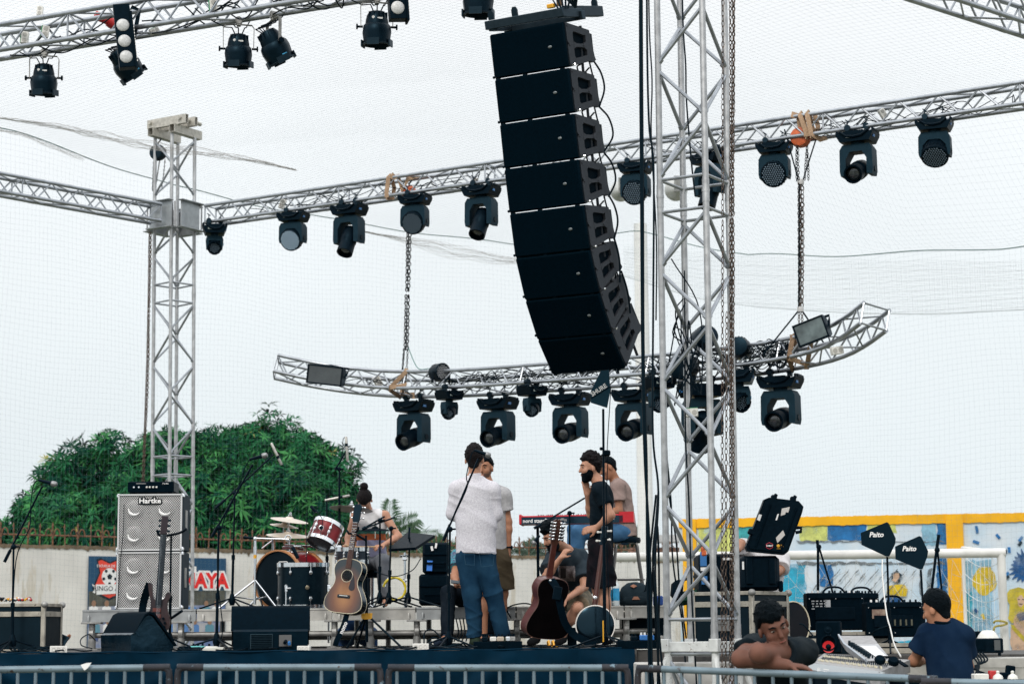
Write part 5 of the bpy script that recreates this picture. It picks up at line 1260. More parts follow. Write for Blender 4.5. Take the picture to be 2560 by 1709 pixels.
Y_=18.6;mic('black microphone with foam tip before the face of the crouching man',P(1349,1337,Y_),P(1332,1360,Y_));
def paddle(label,poly,Y,m_,txt,tsz,tpos,tsh=0,group=None,tang=0):
 pts=[P(*q,Y) for q in poly];o=sum(pts,Vector())/len(pts);t=thing('paddle_antenna',label,'antenna',Matrix.Translation(o),group)
 m=MB();m.prism([(p.x-o.x,p.z-o.z) for p in pts],.014,Matrix(((1,0,0,0),(0,0,1,0),(0,1,0,0),(0,0,0,1))));m.build('blade',m_,t)
 q=P(*tpos,Y)-o;text(txt,tsz,Matrix.Translation((q.x,-.0095,q.z))@RY(tang)@Matrix(((1,0,0,0),(0,0,-1,0),(0,1,0,0),(0,0,0,1))),'lettering',LABELW,t,.001,.0015,1,tsh);return t
PAD=mat('paddle_grey',(.012,.038,.058),.7,0,.15,50,spec=.2);PADB=mat('paddle_black',(.002,.009,.016),.7,0,.2,50,spec=.2)
Y_=17.3;pa=paddle('grey paddle antenna standing on a tall pole in front of the curved truss',[(1476,980),(1496,938),(1506,920),(1522,916),(1526,977),(1518,1019),(1477,1006)],Y_,PAD,'SHURE',.052,(1497,975),0,None,-33)
a,b=P(1477,996,Y_),P(1526,966,Y_);m=MB();o=Vector(WM[pa.name].translation);m.tube(a-o+Vector((0,-.008,0)),b-o+Vector((0,-.008,0)),.004,6);m.build('stripe',BLKM,pa)
stand('tall antenna stand between the banjo and the near tower',FL(1512,Y_,STAGE),P(1508,1022,Y_),None,leg_dirs=(200,345,300),legs=.32,cat='stand',nm='antenna_stand',group='antenna stands',r=.0125)
cable('thin lead dropping from the paddle antenna along its stand',[[P(1527,966,Y_),P(1524,1020,Y_),P(1518,1120,Y_),P(1520,1140,Y_),P(1516,1300,Y_),P(1528,1640,Y_)]],.004)
m=MB();q=P(1516,1132,Y_);m.box(q,(.07,.05,.05),None,.01);m.ell(P(1503,1121,Y_),(.016,.016,.016),None,8);tag(m.build('stand_clamp',BLK),'clamp with yellow tag on the antenna stand beside the two standing men','clamp')
gPd='black paddle antennas with the same lettering'
Y2=16.6;paddle('higher black paddle antenna before the goal',[(2152,1331),(2217,1304),(2222,1308),(2239,1345),(2238,1358),(2223,1390),(2216,1390),(2154,1361)],Y2,PADB,'Paito',.058,(2190,1336),.25,gPd)
paddle('lower black paddle antenna above the navy shirted man',[(2238,1365),(2298,1339),(2303,1341),(2320,1377),(2318,1391),(2306,1422),(2299,1422),(2239,1397)],Y2-.1,PADB,'Paito',.056,(2272,1371),.25,gPd)
#  DRUM KIT
MAROON=mat('maroon_lacquer',(.22,.008,.014),.32,0,0,6,col2=(.07,.004,.007),coat=.12,spec=.3);HOOPW=mat('maple_hoop',(.50,.23,.10),.4,0,.2,8)
DHEAD=mat('black_drum_skin',(.003,.006,.009),.35,spec=.3);CYM=mat('cymbal_bronze',(.62,.52,.40),.3,.7,.25,6);BLKGLOSS=mat('black_gloss',(.0015,.004,.007),.12,0,.3,5,spec=.4)
TBLK=mat('tom_black',(.0012,.0045,.008),.3,0,0,20,col2=(.003,.008,.012),spec=.2)
def drum(name,label,M,r,d,shell,hoop,skin,lugs=8,resk=None):
 """axis along local z: z=0 front skin, z=-d far end"""
 t=thing(name,label,'drum',M);m=MB();m.lathe([(r*.985,-d),(r*.985,-.012)],None,36);m.build('shell',shell,t)
 m=MB();m.lathe([(r*.965,-.008),(r*.6,-.004),(.001,-.003)],None,36);m.build('skin',skin,t)
 m=MB();m.lathe([(r*.965,-d+.006),(r*.6,-d+.003),(.001,-d+.003)],None,36);m.build('skin',resk or skin,t)
 for z in(0,-d):
  m=MB();zz=-.03 if z==0 else-d-.012
  m.lathe([(r*.97,zz),(r*1.03,zz),(r*1.03,zz+.042),(r*.97,zz+.042)],None,36);m.f=[f for f in m.f if len(f)==4];m.mi=[0]*len(m.f)
  n=36;m.f+=[(3*n+k,3*n+(k+1)%n,(k+1)%n,k) for k in range(n)];m.mi=[0]*len(m.f);m.build('hoop',hoop,t)
 for k in range(lugs):
  a=2*math.pi*(k+.5)/lugs;u=Vector((math.cos(a),math.sin(a),0));m=MB()
  for z in(-.09,-d+.09):m.ell(u*r*1.01+Vector((0,0,z)),(.017,.017,.026),None,8)
  m.tube(u*r*1.035+Vector((0,0,.005)),u*r*1.035+Vector((0,0,-.09)),.004,5);m.tube(u*r*1.035+Vector((0,0,-d-.005)),u*r*1.035+Vector((0,0,-d+.09)),.004,5);m.build('lug',CHROME,t)
 return t
def zto(p,d,up=(0,0,1)):
 z=Vector(d).normalized();x=Vector(up).cross(z)
 x=x.normalized() if x.length>1e-4 else Vector((1,0,0));y=z.cross(x)
 return Matrix(((x.x,y.x,z.x,p[0]),(x.y,y.y,z.y,p[1]),(x.z,y.z,z.z,p[2]),(0,0,0,1)))
Yk=21.15;kc=P(694,1448,Yk);kM=zto(kc,(-.50,-.86,0))
k=drum('kick_drum','maroon kick drum with bare wood hoop and black front skin',kM,.305,.46,MAROON,HOOPW,DHEAD,8)
m=MB();m.prism([(-.07,.05),(-.05,.07),(.05,.07),(.07,.05),(.06,.0),(-.06,.0)],.002,TR(.07,.12,.001));m2=MB();m2.prism([(-.062,.046),(-.045,.062),(.045,.062),(.062,.046),(.052,.006),(-.052,.006)],.002,TR(.07,.12,.0025));e_=m.build('emblem',LABELW,k);m2.build('emblem_field',DHEAD,e_)
m=MB();m.box((.07,.092,.003),(.15,.05,.002));m.build('emblem_band',DHEAD,e_);text('MAPEX',.042,TR(.07,.092,.0045),'lettering',LABELW,e_,.001)
m=MB()
for sx in(-1,1):m.tube((sx*.26,-.13,-.08),(sx*.40,-.31,.02),.012,8)
m.build('spur',CHROME,k)
Yf=20.62;fc=P(758,1409,Yf);fM=zto(Vector((fc.x,fc.y,fc.z)),(0,-.02,1));k=drum('floor_tom','gloss black floor tom with chrome rims and a small round badge',fM,.262,.44,TBLK,CHROME,mat('tom_skin',(.5,.5,.48),.5),8)
m=MB();m.lathe([(.022,0),(.022,.003),(.017,.005)],Matrix(((1,0,0,.06),(0,0,1,.262*.97),(0,1,0,-.24),(0,0,0,1))) if 0 else(WM[k.name].inverted()@Matrix.Translation(P(775,1469,Yf)+Vector((0,-.268,0)))@RX(90)),8);m.build('badge',mat('badge_brass',(.16,.14,.10),.35,.7),k)
for px in(716,822):
 q=P(px,1470,Yf-.2);m=MB();m.tube(Vector((q.x,q.y,RZT if px<800 else STAGE+.05)),Vector((q.x,q.y,q.z+.04)),.011,8);m.box((q.x,q.y,q.z),(.035,.03,.07),None,.006);m.tube((q.x,q.y-.02,q.z),(q.x+.05,q.y-.03,q.z),.008,6);m.build('tom_leg',CHROME,k,world=True)
Yr=21.5;rc_,rt_=P(803,1358,Yr),P(826,1298,Yr);ax=(rc_-rt_).normalized()+Vector((0,-.40,0));rM=zto(rc_,ax);k=drum('rack_tom','maroon lacquer rack tom tipped so its lower skin faces the crowd',rM,.165,.23,MAROON,CHROME,mat('smoky_skin',(.045,.03,.03),.25,spec=.6),6,DHEAD)
I=WM[k.name].inverted();m=MB();q=P(803,1318,Yr-.195);m.ell(I@q,(.028,.028,.004),(I.to_3x3()@Matrix.Rotation(R(80),3,'X')),14);e_=m.build('badge',mat('badge_silver',(.5,.52,.54),.3,.7),k);m=MB();q2=P(803,1318,Yr-.2);m.ell(I@q2,(.022,.022,.004),(I.to_3x3()@Matrix.Rotation(R(80),3,'X')),14);m.build('badge_field',BLK,e_)
sn=drum('snare_drum','chrome rimmed snare drum partly hidden by the acoustic guitar',zto(P(880,1370,21.5),(0,-.03,1)),.178,.15,mat('snare_shell',(.02,.02,.025),.3),CHROME,mat('tom_skin',(.5,.5,.48),.5),8)
m=MB();q=P(880,1400,21.5);m.tube(Vector((q.x,q.y,RZT)),q,.014,8)
for a in(20,140,260):m.tube(Vector((q.x,q.y,RZT+.15)),Vector((q.x+.25*math.cos(R(a)),q.y+.25*math.sin(R(a)),RZT+.01)),.01,6)
m.build('snare_stand',CHROME,sn,world=True)
def cymbal(label,px,py,Y,r,tx,ty,m_=CYM,name='cymbal',nut=True):
 p=P(px,py,Y);t=thing(name,label,'cymbal',Matrix.Translation(p)@RX(tx)@RY(ty),'cymbals of the drum kit');m=MB();m.lathe([(r,-.022),(r,-.019),(r*.6,-.004),(r*.24,.004),(r*.18,.018),(r*.08,.026),(.006,.027)],None,36);m.build('plate',m_,t)
 if nut:m=MB();m.tube((0,0,-.10),(0,0,.075),.006,6);m.lathe([(.022,.028),(.022,.042)],None,10);m.lathe([(.014,.05),(.014,.065)],None,8);m.build('wing_nut',CHROME,t)
 return t
PALE=mat('cymbal_pale',(.72,.64,.55),.32,.45,.2,6)
cymbal('upper pale cymbal stacked over two others beside the rack tom',724,1296,21.6,.205,8,9,PALE);cymbal('middle small pale cymbal in the stack beside the rack tom',711,1310,21.7,.155,7,9,PALE);cymbal('lower wide hi-hat cymbal just above the chrome boom arm',721,1334,21.5,.235,8,4,PALE)
cymbal('dark ride cymbal seen from below before the drummer face',878,1268,21.9,.235,-6,5,mat('cymbal_dark',(.16,.15,.14),.4,.5,.3,6));cymbal('small black practice cymbal pad in front of the drummer arm',938,1321,20.9,.175,4,0,BLKM)
t=thing('cymbal_stand','chrome cymbal stand with a level boom arm and yellow tape beside the kick drum','cymbal stand',FL(637,21.0,RZT));Y_=21.0
m=MB();m.tube(FL(637,Y_,RZT+.05),P(638,1348,Y_),.014,10);m.tube(P(638,1365,Y_),P(638,1385,Y_),.019,10);m.ell(P(638,1346,Y_),(.025,.02,.025),None,8);m.build('pole',CHROME,t,world=True)
m=MB();m.tube(P(638,1386,Y_),P(637,1395,Y_),.0165,10);m.build('tape',YEL,t,world=True)
m=MB();m.tube(P(608,1342,Y_),P(640,1345,Y_),.013,8,mi=1);m.tube(P(640,1345,Y_),P(722,1347,Y_),.009,8);m.torus(Matrix.Translation(P(720,1345,Y_))@RX(90),.03,.008,14,6);m.build('boom',[CHROME,BLK],t,world=True)
for a,l in((200,.38),(320,.33),(80,.3)):d=Vector((math.cos(R(a)),math.sin(R(a)),0));b0=FL(637,Y_,RZT);m=MB();m.tube(b0+Vector((0,0,.30)),b0+d*l+Vector((0,0,.01)),.011,8);m.tube(b0+Vector((0,0,.10)),b0+d*l*.6+Vector((0,0,.13)),.007,6);m.build('leg',CHROME,t,world=True)
t=thing('hardware_stand','chrome stand with clamps in the gap between kick drum and rack tom','drum hardware',FL(684,21.7,RZT));m=MB();Y_=21.7
m.tube(FL(684,Y_,RZT),P(682,1340,Y_),.012,8);m.tube(FL(727,Y_,RZT),P(722,1300,Y_),.011,8);m.tube(P(655,1370,Y_),P(684,1348,Y_),.008,6);m.tube(P(706,1368,Y_),P(760,1372,Y_),.016,8);m.tube(P(712,1362,Y_),P(790,1366,Y_),.012,8);m.box(P(745,1364,Y_-.1),(.09,.05,.03),None,.008);m.box(P(840,1368,Y_-.2),(.12,.05,.05),None,.01);m.tube(P(826,1330,Y_),P(846,1352,Y_),.010,6);m.tube(P(760,1368,Y_),P(830,1350,Y_),.012,8);m.build('bracket',CHROME,t,world=True)
mic('black drum microphone clipped over the kick drum',P(731,1366,20.95),P(745,1395,20.95),'blk',1.6);mic('clip microphone with yellow band above the rack tom',P(776,1264,21.3),P(790,1280,21.3),'blk',1.3)
cable('drum leads rising over the rack tom to its clip microphone',[[P(790,1275,21.3),P(806,1300,21.25),P(800,1340,21.2)],[P(770,1262,21.3),P(766,1320,21.3),P(766,1400,21.0),P(764,1420,20.9)]],.004)
#  ACOUSTIC GUITAR on its stand
def sunburst(name,c0,c1,c2,cz,sx,sz):
 m_=bpy.data.materials.new(name);m_.use_nodes=True;t=m_.node_tree;b=t.nodes['Principled BSDF'];b.inputs['Roughness'].default_value=.28;b.inputs['Coat Weight'].default_value=.3
 co=t.nodes.new('ShaderNodeTexCoord');mp_=t.nodes.new('ShaderNodeMapping');t.links.new(co.outputs['Object'],mp_.inputs[0]);mp_.inputs['Location'].default_value=(0,0,-cz/sz);mp_.inputs['Scale'].default_value=(1/sx,0,1/sz)
 ln=t.nodes.new('ShaderNodeVectorMath');ln.operation='LENGTH';t.links.new(mp_.outputs[0],ln.inputs[0]);r=t.nodes.new('ShaderNodeValToRGB');t.links.new(ln.outputs['Value'],r.inputs[0])
 e=r.color_ramp.elements;e[0].position=.12;e[0].color=(*c0,1);e[1].position=1;e[1].color=(*c2,1);x_=e.new(.55);x_.color=(*c1,1);t.links.new(r.outputs[0],b.inputs['Base Color']);return m_
def smooth_closed(pts,k=4):
 n=len(pts);out=[]
 for i in range(n):
  a,b,c,d=[Vector((*pts[(i+q)%n],0)) for q in(-1,0,1,2)]
  for j in range(k):u=j/k;v=.5*((2*b)+(c-a)*u+(2*a-5*b+4*c-d)*u*u+(3*b-a-3*c+d)*u*u*u);out.append((v.x,v.y))
 return out
BODY=[(.0,.25),(.06,.248),(.115,.225),(.142,.17),(.135,.11),(.118,.06),(.125,.0),(.165,-.07),(.195,-.15),(.185,-.215),(.12,-.255),(0,-.262),(-.12,-.255),(-.185,-.215),(-.195,-.15),(-.165,-.07),(-.125,0),(-.118,.06),(-.135,.11),(-.142,.17),(-.115,.225),(-.06,.248)]
WOODN=mat('rosewood',(.07,.022,.012),.4,0,.4,20);IVORY=mat('ivory_binding',(.62,.56,.42),.5)
def guitar(name,label,M,top,side,back,twelve=False,neckm=WOODN,s=1.0,bind=IVORY,nl=.60):
 t=thing(name,label,'guitar',M@Matrix.Scale(s,4));b=smooth_closed(BODY);Mz=Matrix(((1,0,0,0),(0,0,1,0),(0,1,0,0),(0,0,0,1)))
 m=MB();m.prism(b,.112,Mz,0,.004);m.build('body',[side],t);m=MB();m.prism([(x*.985,y*.985) for x,y in b],.005,Mz,0,0);m.build('soundboard',top,t);m=MB();m.prism([(x*.985,y*.985) for x,y in b],.004,Mz,0,.1165);m.build('back',back,t)
 for y_ in(.003,.115):m=MB();m.path([(x*.995,y_,z) for x,z in b],.004,5,True);m.build('binding',bind,t)
 m=MB();m.lathe([(.054,-.0015),(.054,.0)],TR(0,0,.09)@RX(90),24);h=m.build('sound_hole',mat('hole_dark',(.012,.008,.006),.8),t);m=MB();m.torus(TR(0,-.001,.09)@RX(90),.058,.003,28,5);m.build('rosette',IVORY,h)
 m=MB();m.box((0,-.006,-.105),(.13,.012,.03),None,.004);m.build('bridge',mat('ebony',(.02,.013,.010),.5),t);m=MB();m.box((0,-.013,-.100),(.085,.004,.006));m.build('saddle',WHITE,t)
 m=MB();m.prism(smooth_closed([(.045,.10),(.07,.09),(.09,.03),(.095,-.03),(.06,-.045),(.035,-.02),(.045,.03)]),.003,Mz,0,-.003);m.build('pickguard',mat('pickguard',(.035,.018,.014),.35),t)
 m=MB();m.prism([(-.028,.16),(.028,.16),(.022,nl),(-.022,nl)],.022,Mz,0,-.008);n_=m.build('neck',neckm,t)
 m=MB()
 for k in range(14):z=nl-.40*(1-2**(-k/12))*1.3*nl/.64;m.box((0,-.0085,z),(.05,.002,.003))
 m.build('fret',CHROME,n_)
 m=MB()
 for k in(3,5,7,9,12):z=nl-.40*(1-2**(-(k-.5)/12))*1.3*nl/.64;m.box((0,-.0095,z),(.012,.002,.008))
 m.build('inlay',IVORY,n_)
 hl=.20 if twelve else.165;m=MB();m.prism([(-.024,nl-.005),(.024,nl-.005),(.036,nl+.03),(.038,nl+hl),(.012,nl+.02+hl),(0,nl+.01+hl),(-.012,nl+.02+hl),(-.038,nl+hl),(-.036,nl+.03)],.018,Mz@TR(0,0,.004));hd=m.build('headstock',BLKGLOSS if not twelve else WOODN,t)
 nt_=6 if twelve else 3
 for sx in(-1,1):
  for k in range(nt_):z=nl+.05+(hl-.06)*k/(nt_-1);m=MB();m.box((sx*.028,.028,z),(.02,.02,.016),None,.004);m.tube((sx*.035,.028,z),(sx*.052,.028,z),.004,6);m.ell((sx*.06,.028,z),(.012,.006,.010),None,8);m.build('tuner',CHROME,hd)
 m=MB()
 for k in range(6):x_=-.02+.008*k;m.tube((x_*1.2,-.012,-.10),(x_,-.012,nl),.0009,3)
 m.build('string',CHROME,t);return t
gc=P(864,1462,19.6);tilt=math.degrees(math.atan2(885-862,1462-1300))
SB=sunburst('sunburst_lacquer',(.36,.165,.06),(.15,.058,.030),(.010,.022,.030),-.10,.205,.30)
guitar('acoustic_guitar','sunburst acoustic guitar facing the crowd on a stand before the drum kit',Matrix.Translation(gc)@RZ(-20)@RX(-8)@RY(6),SB,BLKGLOSS,BLKGLOSS,s=1.03)
m=text('mono',.05,Matrix.Identity(4),'x',LABELW,None);bpy.data.objects.remove(m)
t=thing('guitar_strap','black guitar strap with white lettering hanging below the sunburst guitar','strap',P(855,1570,19.65));m=MB();sp_=[P(870,1500,19.75),P(868,1530,19.6),P(856,1570,19.55),P(842,1600,19.5),P(838,1614,19.5)];m.path(catmull(sp_,4),0,flat=(.052,.006,(0,1,0)));m.build('webbing',BLKM,t,world=True)
q=P(858,1570,19.54)-P(855,1570,19.65);text('mono',.058,Matrix.Translation(q+Vector((0,-.012,0)))@RY(-66)@Matrix(((1,0,0,0),(0,0,-1,0),(0,1,0,0),(0,0,0,1))),'lettering',LABELW,t,.001,.002)
Y_=19.75;b0=FL(917,Y_,STAGE);t=stand('black guitar stand with a yellow collar holding the sunburst guitar',b0,P(915,1338,Y_),None,.01,z0=STAGE,leg_dirs=(),hub=False,cat='guitar stand',nm='guitar_stand',group='guitar stands',r=.0125)
cl=P(917,1538,Y_);m=MB();m.prism([(-.055,.025),(.055,.025),(.05,-.03),(.02,-.035),(-.02,-.035),(-.05,-.03)],.06,Matrix.Translation(cl)@RX(90));m.build('collar',YEL,t,world=True)
for px,dy in((868,-.1),(1003,-.12),(893,.25)):e_=FL(px,Y_+dy,STAGE+.012);m=MB();m.tube(cl+Vector(((px-917)*.0004,0,-.02)),e_,.011,8);m.ell(e_,(.016,.016,.014),None,8);m.build('leg',BLK,t,world=True)
m=MB();m.tube(P(915,1350,Y_),P(884,1331,Y_-.08),.012,8);m.path([P(868,1326,Y_-.2),P(872,1333,Y_-.12),P(884,1333,Y_-.08),P(894,1326,Y_-.14),P(896,1318,Y_-.22)],.011,8);m.build('yoke',BLK,t,world=True);m=MB();m.tube(P(916,1480,Y_),P(880,1500,Y_-.1),.012,8);m.build('back_rest',BLK,t,world=True)
for lab,px,pts in(('thin black stand in front of the drummer, first of the trio',949,((949,1610),(950,1300),(988,1292))),('black percussion stand crossing in front of the drummer arm',972,((980,1500),(978,1320),(962,1290)))):
 Y_=20.8;t=stand(lab,FL(px,Y_,RZT),P(pts[1][0],pts[1][1],Y_),(P(905,1322,Y_),P(pts[2][0],pts[2][1],Y_)),z0=RZT,legs=.34,nm='percussion_stand',cat='stand',group='percussion stands')
cable('black lead sweeping from the drum stands to the tablet stand',[[P(936,1428,20.7),P(985,1440,20.7),P(1030,1425,20.7),P(1052,1395,20.7)]],.005)
m=MB();Mt=Matrix.Translation(P(986,1471,20.9))@RX(90)@RZ(20);m.path([Mt@Vector((.115*math.cos(a),.115*math.sin(a),0)) for a in[R(-150+i*12) for i in range(26)]],.014,8)
t=thing('tambourine','yellow half moon tambourine standing on the riser under the tablet stand','tambourine',P(986,1471,20.9));m.build('frame',mat('tambourine_yellow',(.70,.55,.03),.4),t,world=True)
for a in range(-140,150,40):m=MB();m.lathe([(.022,-.006),(.022,.006)],Mt@TR(.115*math.cos(R(a)),.115*math.sin(R(a)),0),10);m.build('jingle',CHROME,t,world=True)
Y_=20.9;t=stand('black stand carrying the tilted sampling pad',FL(1020,Y_,RZT),P(1024,1342,Y_),None,z0=RZT,legs=.36,nm='pad_stand',cat='stand',group='percussion stands',leg_dirs=(200,340,270))
t=thing('sampling_pad','flat black electronic pad tilted toward the drummer on a stand','drum pad',P(1030,1360,Y_));pts=[P(972,1378,20.85),P(1040,1374,20.7),P(1088,1343,21.05),P(1020,1336,21.2)];n_=(pts[1]-pts[0]).cross(pts[3]-pts[0]).normalized()*.03;m=MB();m.add(pts+[q+n_ for q in pts],[(0,1,2,3),(7,6,5,4),(0,4,5,1),(1,5,6,2),(2,6,7,3),(3,7,4,0)]);m.build('body',BLK,t,world=True);m=MB();m.tube(P(1022,1345,20.75),P(1024,1318,20.8),.012,8);m.build('knob',BLK,t,world=True)
m=MB();m.tube(FL(1012,21.1,RZT),P(1012,1380,21.1),.012,8);m.tube(P(1000,1390,21.1),P(1024,1388,21.1),.012,8);m.box(P(1012,1395,21.05),(.05,.04,.05),None,.01);m.box(P(1012,1450,21.05),(.05,.04,.03),None,.008);tag(m.build('chrome_stand',CHROME),'short chrome hardware post under the sampling pad','stand')
def softcase(label,pxl,pyt,pxr,pyb,Y,dp=.4):
 a,b=P(pxl,pyt,Y),P(pxr,pyb,Y);t=thing('gear_case',label,'case',Vector(((a.x+b.x)/2,Y,b.z)),'black cases stacked on the riser');w_,h_=b.x-a.x,a.z-b.z
 m=MB();m.box((0,dp/2,h_/2),(w_,dp,h_),None,.025);bd=m.build('body',BLK,t);m=MB();m.box((0,-.006,h_*.62),(w_*.98,.02,.025),None,.005);m.build('rim',BLKM,bd);m=MB();m.path([(-.1,-.01,h_*.35),(-.09,-.045,h_*.33),(.09,-.045,h_*.33),(.1,-.01,h_*.35)],.012,6);m.build('handle',BLKM,bd);return t
c_=softcase('lower ribbed black case behind the white shirted man',1047,1434,1122,1512,21.8);m=MB()
c_=softcase('upper black case with a bright blue card behind the white shirted man',1056,1355,1122,1433,21.8);I=WM[c_.name].translation;m=MB();m.box(P(1074,1413,21.77)-I,(.06,.004,.11),RY(4).to_3x3());m.build('blue_card',mat('card_blue',(.05,.22,.72),.4),c_);m=MB();m.box(P(1080,1370,21.77)-I,(.025,.004,.05),RY(-12).to_3x3());m.build('label',LABELW,c_);m=MB();m.box(P(1090,1363,21.77)-I,(.022,.004,.055),RY(10).to_3x3());m.build('label',LABELW,c_)
#  KEYBOARD
Y_=20.75;ka,kb=P(1298,1297,Y_),P(1583,1291,Y_-.12);kl=(kb-ka).length;KM=frame(ka,kb-ka,(0,0,1));t=thing('keyboard','red stage piano with white lettering on its dark back panel','keyboard',KM);KR=mat('keyboard_red',(.52,.010,.022),.4,0,.1,30)
m=MB();m.box((kl/2,.16,-.01),(kl-.04,.32,.085),None,.006);m.build('body',KR,t);m=MB();m.box((kl*.46,-.004,-.018),(kl*.90,.012,.072));bp=m.build('back_panel',mat('panel_navy',(.006,.016,.028),.5),t);m=MB();m.box((.012,.15,-.005),(.026,.33,.105),None,.006);m.build('end_cheek',KR,t);m=MB();m.prism([(-.01,.055),(.33,.03),(.33,-.055),(-.01,-.055)],.15,Matrix(((0,0,1,kl-.07),(1,0,0,0),(0,1,0,.0),(0,0,0,1))));m.build('end_cheek',KR,t)
text('nord stage2',.056,Matrix(((1,0,0,.165),(0,0,-1,-.0115),(0,1,0,-.022),(0,0,0,1))),'lettering',LABELW,bp,.001,.001,.95)
m=MB()
for x_ in(.42,.45,.48,.86,.92,.98):m.box((x_,-.0115,-.02+.01*(int(x_*100)%2)),(.03 if x_>.4 and x_<.5 else.012,.002,.022 if x_<.5 else.008))
m.build('print',mat('print_grey',(.3,.3,.3),.5),bp)
m=MB();rng=random.Random(4)
for k_ in range(26):m.lathe([(.008,.03),(.006,.045)],TR(.2+k_*.024+rng.uniform(-.006,.006),.05+rng.uniform(0,.1),.0),8)
m.build('knob',BLK,t);m=MB();m.box((kl/2,.27,.036),(kl*.84,.13,.01));m.build('key',WHITE,t)
t=thing('keyboard_stand','black keyboard stand under the red stage piano','keyboard stand',FL(1420,20.9,RZT));m=MB()
for px in(1345,1530):m.box(P(px,1400,20.95)*1,(.03,.03,(P(px,1310,20.95).z-RZT)),None,.004);m.box(Vector((P(px,1400,20.95).x,20.95,RZT+.02)),(.03,.5,.03))
m.tube(P(1345,1420,20.95),P(1530,1420,20.95),.015,8);m.build('frame',BLKM,t,world=True)
t=thing('bar_stool','tubular steel stool under the keyboard player','stool',FL(1568,22,RZT));sz_=P(1566,1350,22).z;sc=P(1566,1350,22);m=MB();m.lathe([(.15,-.03),(.16,0),(.15,.03),(.05,.04)],Matrix.Translation(sc),18);m.build('seat',BLK,t,world=True)
for sx,sy in((-1,-1),(1,-1),(1,1),(-1,1)):m=MB();m.path(catmull([sc+Vector((sx*.06,sy*.06,-.02)),sc+Vector((sx*.11,sy*.11,-.05)),sc+Vector((sx*.13,sy*.13,-.2)),Vector((sc.x+sx*.2,sc.y+sy*.18,RZT))],4),.012,8);m.build('leg',mat('dark_chrome',(.14,.14,.14),.3,.7),t,world=True)
m=MB();m.torus(Matrix.Translation(Vector((sc.x,sc.y,RZT+.30))),.19,.009,20,6);m.build('foot_ring',mat('dark_chrome',(.14,.14,.14),.3,.7),t,world=True)
WAT=mat('bottle_clear',(.62,.68,.70),.12,0,spec=.8);
def bottle(label,px,Y,h_,lab):
 b0=FL(px,Y,RZT);t=thing('water_bottle',label,'bottle',b0,'water bottles on the riser');m=MB();m.lathe([(.03,0),(.033,.01),(.033,h_*.7),(.028,h_*.82),(.014,h_*.9),(.013,h_*.96)],None,14);m.build('body',WAT,t);m=MB();m.lathe([(.0338,h_*.2),(.0338,h_*.66)],None,14);m.build('wrapper',lab,t);m=MB();m.lathe([(.015,h_*.93),(.015,h_)],None,10);m.build('cap',WHITE,t)
bottle('clear water bottle with bright blue wrapper beside the backpack',1541,20.55,.27,mat('wrapper_blue',(.03,.33,.62),.45,0,.3,18));bottle('water bottle with darker wrapper half hidden behind the banjo stand',1524,20.6,.25,mat('wrapper_teal',(.02,.20,.33),.45,0,.3,18))
t=thing('backpack','dark backpack with tan leather patches slumped on the riser','backpack',FL(1588,20.75,RZT));BAG=mat('bag_cloth',(.012,.016,.019),.9,0,.4,20,bump=.3)
m=MB();m.lathe([(.15,0),(.175,.04),(.172,.12),(.14,.19),(.08,.235),(.02,.245)],None,20,sq=(1,.7));m.build('body',BAG,t);m=MB();m.lathe([(.13,.02),(.15,.05),(.14,.09),(.09,.11)],TR(0,-.035,0),18,sq=(1,.7));m.build('front_pocket',BAG,t);TAN=mat('tan_leather',(.28,.12,.07),.7,0,.2,30)
m=MB();m.prism([(-.035,0),(0,.022),(.035,0),(0,-.022)],.01,TR(-.02,-.108,.20)@RX(58));m.build('patch',TAN,t);m=MB();m.prism([(-.04,-.012),(.04,-.012),(.02,.02),(-.02,.02)],.01,TR(.0,-.142,.075)@RX(80));m.build('pocket_tab',TAN,t)
m=MB();m.box(FL(1645,20.6,RZT+.05),(.10,.1,.10),None,.012);tag(m.build('blue_pouch',mat('pouch_blue',(.01,.05,.22),.8)),'small navy blue pouch beside the backpack','pouch')
#  GUITARS SEEN FROM BEHIND
def backguitar():
 Y_=18.25;c=P(1362,1512,Y_);M=Matrix.Translation(c)@RY(9)@RX(10)@RZ(205)
 MAH=mat('mahogany_back',(.003,.0015,.0015),.6,0,.4,8,spec=.06);SIDE=mat('mahogany_side',(.10,.028,.026),.35,0,.3,8,coat=.2)
 return guitar('twelve_string_guitar','twelve string guitar seen from behind, its dark back turned to the crowd',M,MAH,SIDE,MAH,True,mat('mahogany_neck',(.075,.018,.012),.4,0,.3,12),1.07,mat('dark_binding',(.10,.05,.04),.5),.52)
g=backguitar()
m=MB();sp_=[P(1378,1448,18.02),P(1392,1470,17.96),P(1400,1510,17.95),P(1412,1555,17.98),P(1434,1584,18.0),P(1465,1602,17.9),P(1490,1612,17.85)];t=thing('guitar_strap','padded black guitar strap drooping from the twelve string guitar to the floor','strap',sp_[2]);m.path(catmull(sp_,5),0,flat=(.065,.010,(-.3,1,.2)));m.build('webbing',BLKM,t,world=True);m=MB();m.box(P(1393,1482,17.93),(.075,.014,.12),RY(10).to_3x3(),.005);m.build('leather_end',BLK,t,world=True);m=MB();m.ell(P(1376,1450,17.98),(.012,.008,.012),None,8);m.build('strap_button',CHROME,t,world=True)
Y_=18.2;bc=P(1488,1562,Y_);t=thing('banjo','banjo seen from behind with pale rim, leaning beside the antenna stand','banjo',Matrix.Translation(bc)@RX(-6));rB=.178
